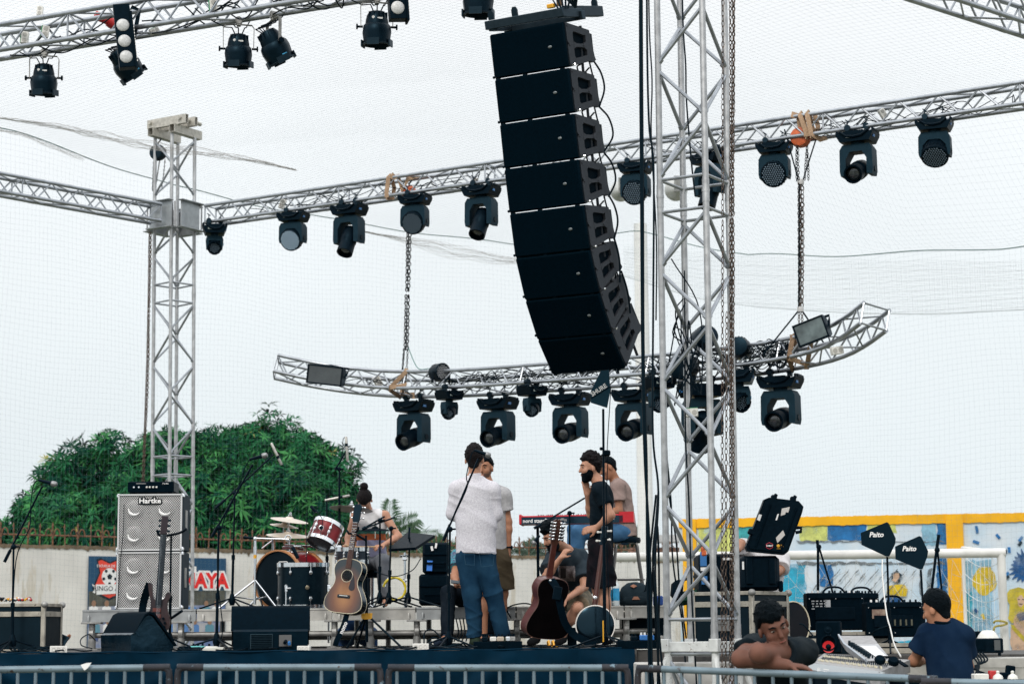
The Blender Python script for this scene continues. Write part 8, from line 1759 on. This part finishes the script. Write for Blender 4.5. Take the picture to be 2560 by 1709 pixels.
def amp(label,x0,y0,x1,y1,Y,d=.24):
 a,b=P(x0,y1,Y),P(x1,y0,Y);t=thing('guitar_amplifier',label,'amplifier',Vector(((a.x+b.x)/2,Y,a.z)),'black guitar amplifiers in front of the goal');w_,h_=b.x-a.x,b.z-a.z
 m=MB();m.box((0,d/2,h_/2),(w_,d,h_),None,.012);bd=m.build('cabinet',BLKM,t);m=MB();m.box((0,-.004,h_*.9),(w_*.94,.012,h_*.09));cp=m.build('control_strip',BLK,t)
 for k_ in range(9):m=MB();m.lathe([(.010,0),(.008,.02)],TR(-w_*.4+w_*.1*k_,.03,h_),8);m.build('knob',LABELW if k_<2 else DGREY,cp)
 for sx in(-.46,0,.46):
  for z in(.12,.84):m=MB();m.ell((sx*w_,-.003,z*h_),(.006,.004,.006),None,8);m.build('screw',CHROME,bd)
 m=MB();m.path(catmull([Vector((-.10,d*.4,h_)),Vector((-.05,d*.4,h_+.045)),Vector((.05,d*.4,h_+.045)),Vector((.10,d*.4,h_))],4),.010,6);m.build('handle',BLK,t);m=MB();m.box((-w_*.02,-.005,h_*.45),(w_*.7,.008,h_*.34),None,.003);m.build('rear_opening',BLK,bd);return t,bd,w_,h_
am,bd,w_,h_=amp('black guitar amplifier before the goal with white print on its back',2020,1480,2160,1575,17.4)
PG_=mat('print_pale',(.42,.44,.46),.5);m=MB()
for r_ in range(4):
 for k_ in range(4):m.box((-w_*.40+.035*k_,-.0135 if r_<0 else-.002,h_*.78-.022*r_),(.026-.006*((k_+r_)%3),.004,.010))
m.box((-w_*.14,-.002,h_*.70),(.045,.004,.07));m.build('print',PG_,bd)
amp('black guitar amplifier standing behind its twin',2120,1481,2197,1572,17.75)
am2,bd2,w2_,h2_=amp('black guitar amplifier beside the navy shirted person with a picture panel',2168,1503,2305,1592,16.9);m=MB();m.box((-w2_*.28,-.003,h2_*.66),(w2_*.24,.006,h2_*.26));m.build('picture_panel',mat('panel_photo',(.34,.26,.20),.4,0,0,18,col2=(.12,.06,.05)),bd2);m=MB();m.box((-w2_*.26,-.004,h2_*.42),(.05,.006,.03));m.build('label',PG_,bd2)
m=MB()
for k_ in range(5):m.tube((w2_*(-.1+.1*k_),-.006,h2_*.33),(w2_*(-.1+.1*k_),-.006,h2_*.5),.009,8)
m.build('valve',mat('valve_glass',(.10,.10,.07),.2),bd2)
for lab,x0_,x1_,y0_,Y_ in(('pale edged rack case under the first guitar amplifier',2010,2232,1577,17.0),('pale edged rack case under the amplifier with the picture panel',2150,2330,1606,16.6)):
 a,b=P(x0_,1640,Y_),P(x1_,y0_,Y_);flightcase('rack_case',lab,Matrix.Translation(((a.x+b.x)/2,Y_+.2,PZ1-.3)),b.x-a.x,.4,b.z-PZ1+.3,.16)
Y_=15.6;a,b=P(2041,1632,Y_),P(2100,1551,Y_);t=thing('studio_monitor','black studio monitor with a bright red cone ring','speaker',Matrix.Translation(((a.x+b.x)/2,Y_,a.z))@RZ(-12));w_,h_=b.x-a.x,b.z-a.z
m=MB();m.box((0,.12,h_/2),(w_,.24,h_),None,.012);m.build('cabinet',BLKM,t);m=MB();m.lathe([(.062,0),(.064,.012),(.054,.012),(.046,.0)],TR(0,0,h_*.32)@RX(90),24);m.build('surround',BLK,t);m=MB();m.lathe([(.044,.0),(.046,.010),(.024,.004)],TR(0,-.002,h_*.2)@RX(90),24);m.build('red_cone',mat('cone_red',(.60,.015,.02),.45),t);m=MB();m.ell((0,-.008,h_*.2),(.022,.012,.022),None,12);m.build('dust_cap',BLK,t);m=MB();m.lathe([(.028,0),(.030,.006),(.018,.004),(.010,.008)],TR(0,-.002,h_*.74)@RX(90),18);m.build('tweeter',BLK,t);text('AKAI',.016,Matrix(((1,0,0,0),(0,0,-1,-.003),(0,1,0,h_*.55),(0,0,0,1))),'lettering',mat('print_grey',(.3,.3,.3),.5),t)
GR=mat('desk_grey',(.42,.43,.45),.45,.1,.2,20);q0,q1,q2,q3=P(2030,1655,14.3),P(2200,1678,13.75),P(2275,1648,14.6),P(2060,1632,15.0)
t=thing('mixing_desk','grey mixing desk with rows of cream faders behind the leaning person','mixing desk',(q0+q2)/2);dn=Vector((0,0,-.09));m=MB();m.add([q0,q1,q2,q3,q0+dn,q1+dn,q2+dn,q3+dn],[(0,1,2,3),(7,6,5,4),(0,4,5,1),(1,5,6,2),(2,6,7,3),(3,7,4,0)]);m.build('surface',mat('desk_top',(.33,.33,.34),.4,0,.3,40),t,world=True);m=MB();m.path([q0+Vector((-.02,-.012,-.025)),q1+Vector((.02,-.012,-.025))],0,flat=(.05,.02,(0,1,0)));m.build('front_rail',mat('rail_pale',(.52,.56,.60),.4,.2),t,world=True)
CRM=mat('fader_cream',(.62,.58,.45),.5);m=MB();bi=lambda u,v:q0.lerp(q1,u).lerp(q3.lerp(q2,u),v)
for v,n_ in((.22,40),(.62,40)):
 for k_ in range(n_):p=bi(.06+.9*k_/n_,v+.03*math.sin(k_*1.9));m.box(p+Vector((0,0,.008)),(.009,.016,.014))
m.build('desk_control',CRM,t,world=True);m=MB()  # cream faders, all in one mesh
for v in(.38,.46,.54,.78,.86):
 for k_ in range(36):m.box(bi(.06+.9*k_/36,v)+Vector((0,0,.004)),(.007,.009,.008))
m.build('desk_control',DGREY,t,world=True)
m=MB();m.box((q0+q1)/2+Vector((.0,.02,-.16)),((q1-q0).length*1.0,.03,.14),RZ(-50).to_3x3() if 0 else frame((0,0,0),q1-q0,(0,0,1)).to_3x3());fp=m.build('front_panel',BLK,t,world=True);fm=WM[t.name].inverted()@frame(P(2052,1673,14.12),q1-q0,(0,0,1))
text('SS',.035,fm@Matrix(((1,0,0,0),(0,0,-1,-.02),(0,1,0,0),(0,0,0,1))),'lettering',LABELW,fp);m=MB();m.box(fm@Vector((.075,-.02,.010)),(.05,.004,.005),fm.to_3x3());m.box(fm@Vector((.075,-.02,-.006)),(.05,.004,.005),fm.to_3x3());m.build('stripe',LABELW,fp)
m=MB();m.box((q0+q2)/2+Vector((0,.1,-.45)),(.75,.55,.7));m.build('table',BLKM,t,world=True)
Y_=14.75;pts=[P(2097,1588,Y_+.15),P(2180,1588,Y_+.15),P(2195,1608,Y_),P(2112,1610,Y_),P(2230,1650,Y_-.35),P(2165,1650,Y_-.42)]
t=thing('digital_mixer','slanted digital mixer with a white screen and a row of dark knobs','mixer',pts[2]);bk_=Vector((.02,.06,-.05));m=MB();v_=[pts[0],pts[1],pts[2],pts[3]];m.add(v_+[q+bk_ for q in v_],[(0,3,2,1),(4,5,6,7),(0,1,5,4),(1,2,6,5),(2,3,7,6),(3,0,4,7)]);m.build('meter_bridge',mat('bridge_grey',(.30,.30,.31),.4,0,.25,30),t,world=True)
v_=[pts[3],pts[2],pts[4],pts[5]];m=MB();m.add(v_+[q+bk_ for q in v_],[(0,3,2,1),(4,5,6,7),(0,1,5,4),(1,2,6,5),(2,3,7,6),(3,0,4,7)]);m.build('panel',GR,t,world=True);nv=(pts[2]-pts[3]).cross(pts[5]-pts[3]).normalized();nv=-nv if nv.y>0 else nv
b2=lambda u,v:pts[3].lerp(pts[2],u).lerp(pts[5].lerp(pts[4],u),v);m=MB();m.add([b2(.38,.16)+nv*.006,b2(.85,.16)+nv*.006,b2(.92,.9)+nv*.006,b2(.52,.9)+nv*.006],[(0,1,2,3)]);m.build('screen',mat('screen_white',(.72,.74,.76),.25),t,world=True);m=MB()
for k_ in range(9):p=b2(.10+.14*k_/9,.06+.88*k_/9);m.tube(p,p+nv*.035,.011,8,.009);p=b2(.24+.14*k_/9,.06+.88*k_/9);m.tube(p,p+nv*.02,.006,6)
m.build('desk_control',DGREY,t,world=True);m=MB();m.path([pts[0],pts[3],pts[5]],0,flat=(.012,.028,(0,1,0)));m.build('side_cheek',mat('cheek_pale',(.36,.40,.45),.4,.2),t,world=True)  # dark knobs of the mixer, all in one mesh
t=thing('headphones','black headphones lying on the mixing desk','headphones',P(2230,1650,14.0));o_=WM[t.name].translation;m=MB();m.path(catmull([P(2192,1648,14.05)-o_,P(2205,1640,14.2)-o_,P(2235,1646,14.3)-o_,P(2266,1664,14.1)-o_],5),0,flat=(.03,.012,(0,0,1)));m.build('headband',BLKM,t)
for px,py in((2200,1648),(2234,1652)):m=MB();m.lathe([(.036,-.016),(.04,0),(.03,.02)],Matrix.Translation(P(px,py,14.0)-o_)@RX(40),16);m.build('ear_cup',BLKM,t)
cable('white lead hanging from the higher paddle antenna across the desk',[[P(2206,1398,16.3),P(2206,1440,16.2),P(2216,1530,16),P(2226,1570,15.8),P(2236,1610,15.4),P(2252,1640,14.8)]],.006,m_=mat('white_lead',(.66,.66,.64),.5))
Y_=15.2;a,b=P(2418,1632,Y_),P(2508,1594,Y_);t=thing('power_amplifier','black power amplifier with trailing leads beside the goal post','amplifier',Vector(((a.x+b.x)/2,Y_,a.z)));m=MB();m.box((0,.16,(b.z-a.z)/2),(b.x-a.x,.32,b.z-a.z),None,.008);bd=m.build('case',BLK,t);m=MB();m.box((.09,-.004,.06),(.045,.006,.075));m.build('rating_label',mat('label_dim',(.07,.08,.085),.6),bd);m=MB();m.box((-.05,-.004,.06),(.1,.006,.07));m.build('vent',BLKM,bd)
for sx in(-.08,.11):m=MB();m.lathe([(.012,-.02),(.012,0)],TR(sx,.02,0),8);m.build('foot',BLK,bd)
m=MB();m.box(FL(2450,15.4,P(2450,1645,15.4).z)+Vector((.1,0,-.03)),(.62,.5,.075),None,.004);tag(m.build('bench',FRM),'narrow grey bench under the black power amplifier','bench')
m=MB();m.box(FL(2430,15.5,P(2430,1600,15.5).z)+Vector((-.05,.1,0)),(.34,.3,.14),None,.01);tag(m.build('dark_case',BLKM),'dark case half hidden behind the navy shirted person','case')
m=MB();m.lathe([(.085,0),(.07,.03),(.045,.06),(.03,.065)],Matrix.Translation(P(2470,1596,15.35)),14);tag(m.build('white_bag',WHITE),'crumpled white bag lying on the black power amplifier','bag')
cable('bundle of black leads hanging from the power amplifier',[[P(2424+k_*8,1630,15.1),P(2440+k_*7,1650,15.0),P(2448-k_*4,1668,14.9),P(2436+k_*9,1688,14.8),P(2440+k_*8,1720,14.8)] for k_ in range(5)],.007)
cable('yellow rope knotted round the white goal post',[[P(2484,1556,29.35),P(2490,1551,29.3),P(2508,1552,29.3),P(2518,1557,29.35),P(2505,1562,29.3),P(2488,1565,29.3),P(2484,1576,29.3),P(2486,1590,29.3)]],.016,'rope',m_=mat('yellow_rope',(.42,.34,.06),.8,0,.4,40))
cable('black lead from the rack to the desk in front of the amplifiers',[[P(2176,1588,15.8),P(2190,1574,15.7),P(2218,1564,15.7),P(2222,1566,15.7)],[P(1998,1558,15.6),P(2010,1562,15.6),P(2030,1585,15.6),P(2036,1592,15.5)]],.006)
t=thing('scoop_bundle','dark clutter of small boxes at the foot of the goal post','box',P(2530,1690,14.2));o_=WM[t.name].translation;m=MB();m.box(P(2525,1680,14.2)-o_,(.06,.06,.10),RY(8).to_3x3(),.008);m.box(P(2512,1690,14.2)-o_,(.09,.08,.06),None,.01);m.build('box',BLKM,t)
for px in(2495,2532):m=MB();m.lathe([(.035,0),(.03,.02),(.01,.035),(.012,.05),(.004,.055)],Matrix.Translation(P(px,1696,13.6)),12);tag(m.build('white_knob',WHITE),'small white bottle cap shape standing before the dark clutter' if px==2495 else 'second white cap beyond the dark clutter','cap')  # two small white knobs
m=MB();m.box(P(2450,1692,14.0),(.10,.1,.05),None,.005);m.box(P(2482,1686,14.0),(.05,.08,.06),None,.005,1);tag(m.build('cable_tester',[WHITE,RED]),'small white and red boxes under the hanging leads','box')
for lab,base,Y_,z0,ds in(('antenna stand of the higher paddle antenna',(2222,1520),16.62,1.35,(2218,1391)),('antenna stand of the lower paddle antenna',(2308,1520),16.52,1.35,(2302,1423))):
 t=thing('antenna_stand',lab,'stand',P(*base,Y_),'antenna stands');m=MB();m.tube(P(*base,Y_),P(*ds,Y_),.009,8);m.tube(P(*base,Y_),Vector((P(*base,Y_).x,Y_,PZ1)),.016,8);m.build('pole',BLK,t,world=True);m=MB();e_=Vector((P(*base,Y_).x,Y_,PZ1))
 for a in(20,140,260):m.tube(e_+Vector((0,0,.12)),e_+Vector((.25*math.cos(R(a)),.25*math.sin(R(a)),.01)),.008,6)
 m.build('leg',BLK,t,world=True)
for lab,top,mid,l0,l1,Y_ in(('folded microphone stand behind the first guitar amplifier',(2043,1349),(2045,1368),(2045,1500),(2088,1500),18.0),('folded microphone stand behind the head of the navy shirted person',(2347,1336),(2341,1376),(2325,1510),(2358,1510),17.0)):
 t=thing('microphone_stand',lab,'microphone stand',P(*l0,Y_),'microphone stands');m=MB();m.tube(P(*l0,Y_),P(*mid,Y_),.012,8);m.tube(Vector((P(*l0,Y_).x,Y_,PZ1)),P(*l0,Y_),.014,8);m.build('pole',BLK,t,world=True);m=MB();m.tube(P(*l1,Y_),P(mid[0]+3,mid[1],Y_),.009,8);m.tube(P(*mid,Y_),P(*top,Y_),.014,8);m.build('boom',BLK,t,world=True);m=MB();m.ell(P(mid[0]+2,mid[1]-2,Y_),(.025,.02,.025),None,8);m.build('clutch',BLK,t,world=True)
 #  CROWD BARRIERS
BAR=mat('barrier_paint',(.17,.235,.28),.5,.25,.3,6,wear=(.05,.035,.03),wscale=17,wth=.62,spec=.4);BARD=mat('barrier_rust',(.045,.035,.035),.7,.2,.4,12,wear=(.17,.235,.28),wscale=14,wth=.6)
def barrier(label,x0,y0,Y0,x1,y1,Y1,nb,dark=()):
 a,b=P(x0,y0,Y0),P(x1,y1,Y1);t=thing('crowd_barrier',label,'barrier',Vector((a.x,a.y,0)),'crowd barriers before the stage');d=(b-a);L_=d.length;u=d.normalized();r=.021
 m=MB();m.tube(a+u*.0,b,r,14);tr_=m.build('top_rail',BAR,t,world=True);m=MB();m.tube(Vector((a.x,a.y,.22)),Vector((b.x,b.y,.22)),.018,10);m.build('bottom_rail',BAR,t,world=True)
 for e_,p in enumerate((a,b)):m=MB();q=p+u*(r*.0);m.path([Vector((q.x,q.y,.04)),Vector((q.x,q.y,q.z-.06)),Vector((q.x,q.y,q.z-.02))+u*(.005 if not e_ else-.005),q+u*(.03 if not e_ else-.03)],r*.98,12);m.build('end_post',BARD if e_ in dark else BAR,t,world=True);m=MB();m.box((q.x,q.y,.03),(.04,.5,.04));m.build('foot',BAR,t,world=True)
 for e_ in dark:s_=(a,u) if e_==0 else(b,-u);m=MB();m.tube(s_[0]-s_[1]*.002,s_[0]+s_[1]*.16,r*1.06,14);m.build('rust_sleeve',BARD,t,world=True)
 for k_ in range(nb):f=(k_+.5)/nb;p=a.lerp(b,f);m=MB();m.tube(Vector((p.x,p.y,.22)),p-Vector((0,0,r*.8)),.0105,8);m.build('bar',BAR,t,world=True)
 return t
barrier('first crowd barrier with a scrap of white paper stuck on its rail',-22,1673,12.4,424,1667,12.4,10,(1,));barrier('crowd barrier in front of the long stage monitor and drum kit',444,1667,12.4,952,1667,12.4,12,(0,1));barrier('crowd barrier in front of the white shirted man and the guitars',971,1668,12.4,1570,1668,12.4,14,(0,1));barrier('crowd barrier under the arms of the leaning person',1594,1669,12.3,2342,1697,11.5,16,(0,1));barrier('dark crowd barrier overlapping at the end of the row',2304,1703,11.2,2800,1712,11.0,11,(0,))
m=MB();a=P(214,1664,12.36);m.prism([(-.03,.008),(.0,.018),(.035,.022),(.015,-.01),(-.005,-.026),(-.02,-.008)],.003,Matrix.Translation(a)@RX(80));tag(m.build('paper_scrap',mat('paper_white',(.72,.72,.72),.8)),'scrap of white paper stuck on the first crowd barrier','paper')
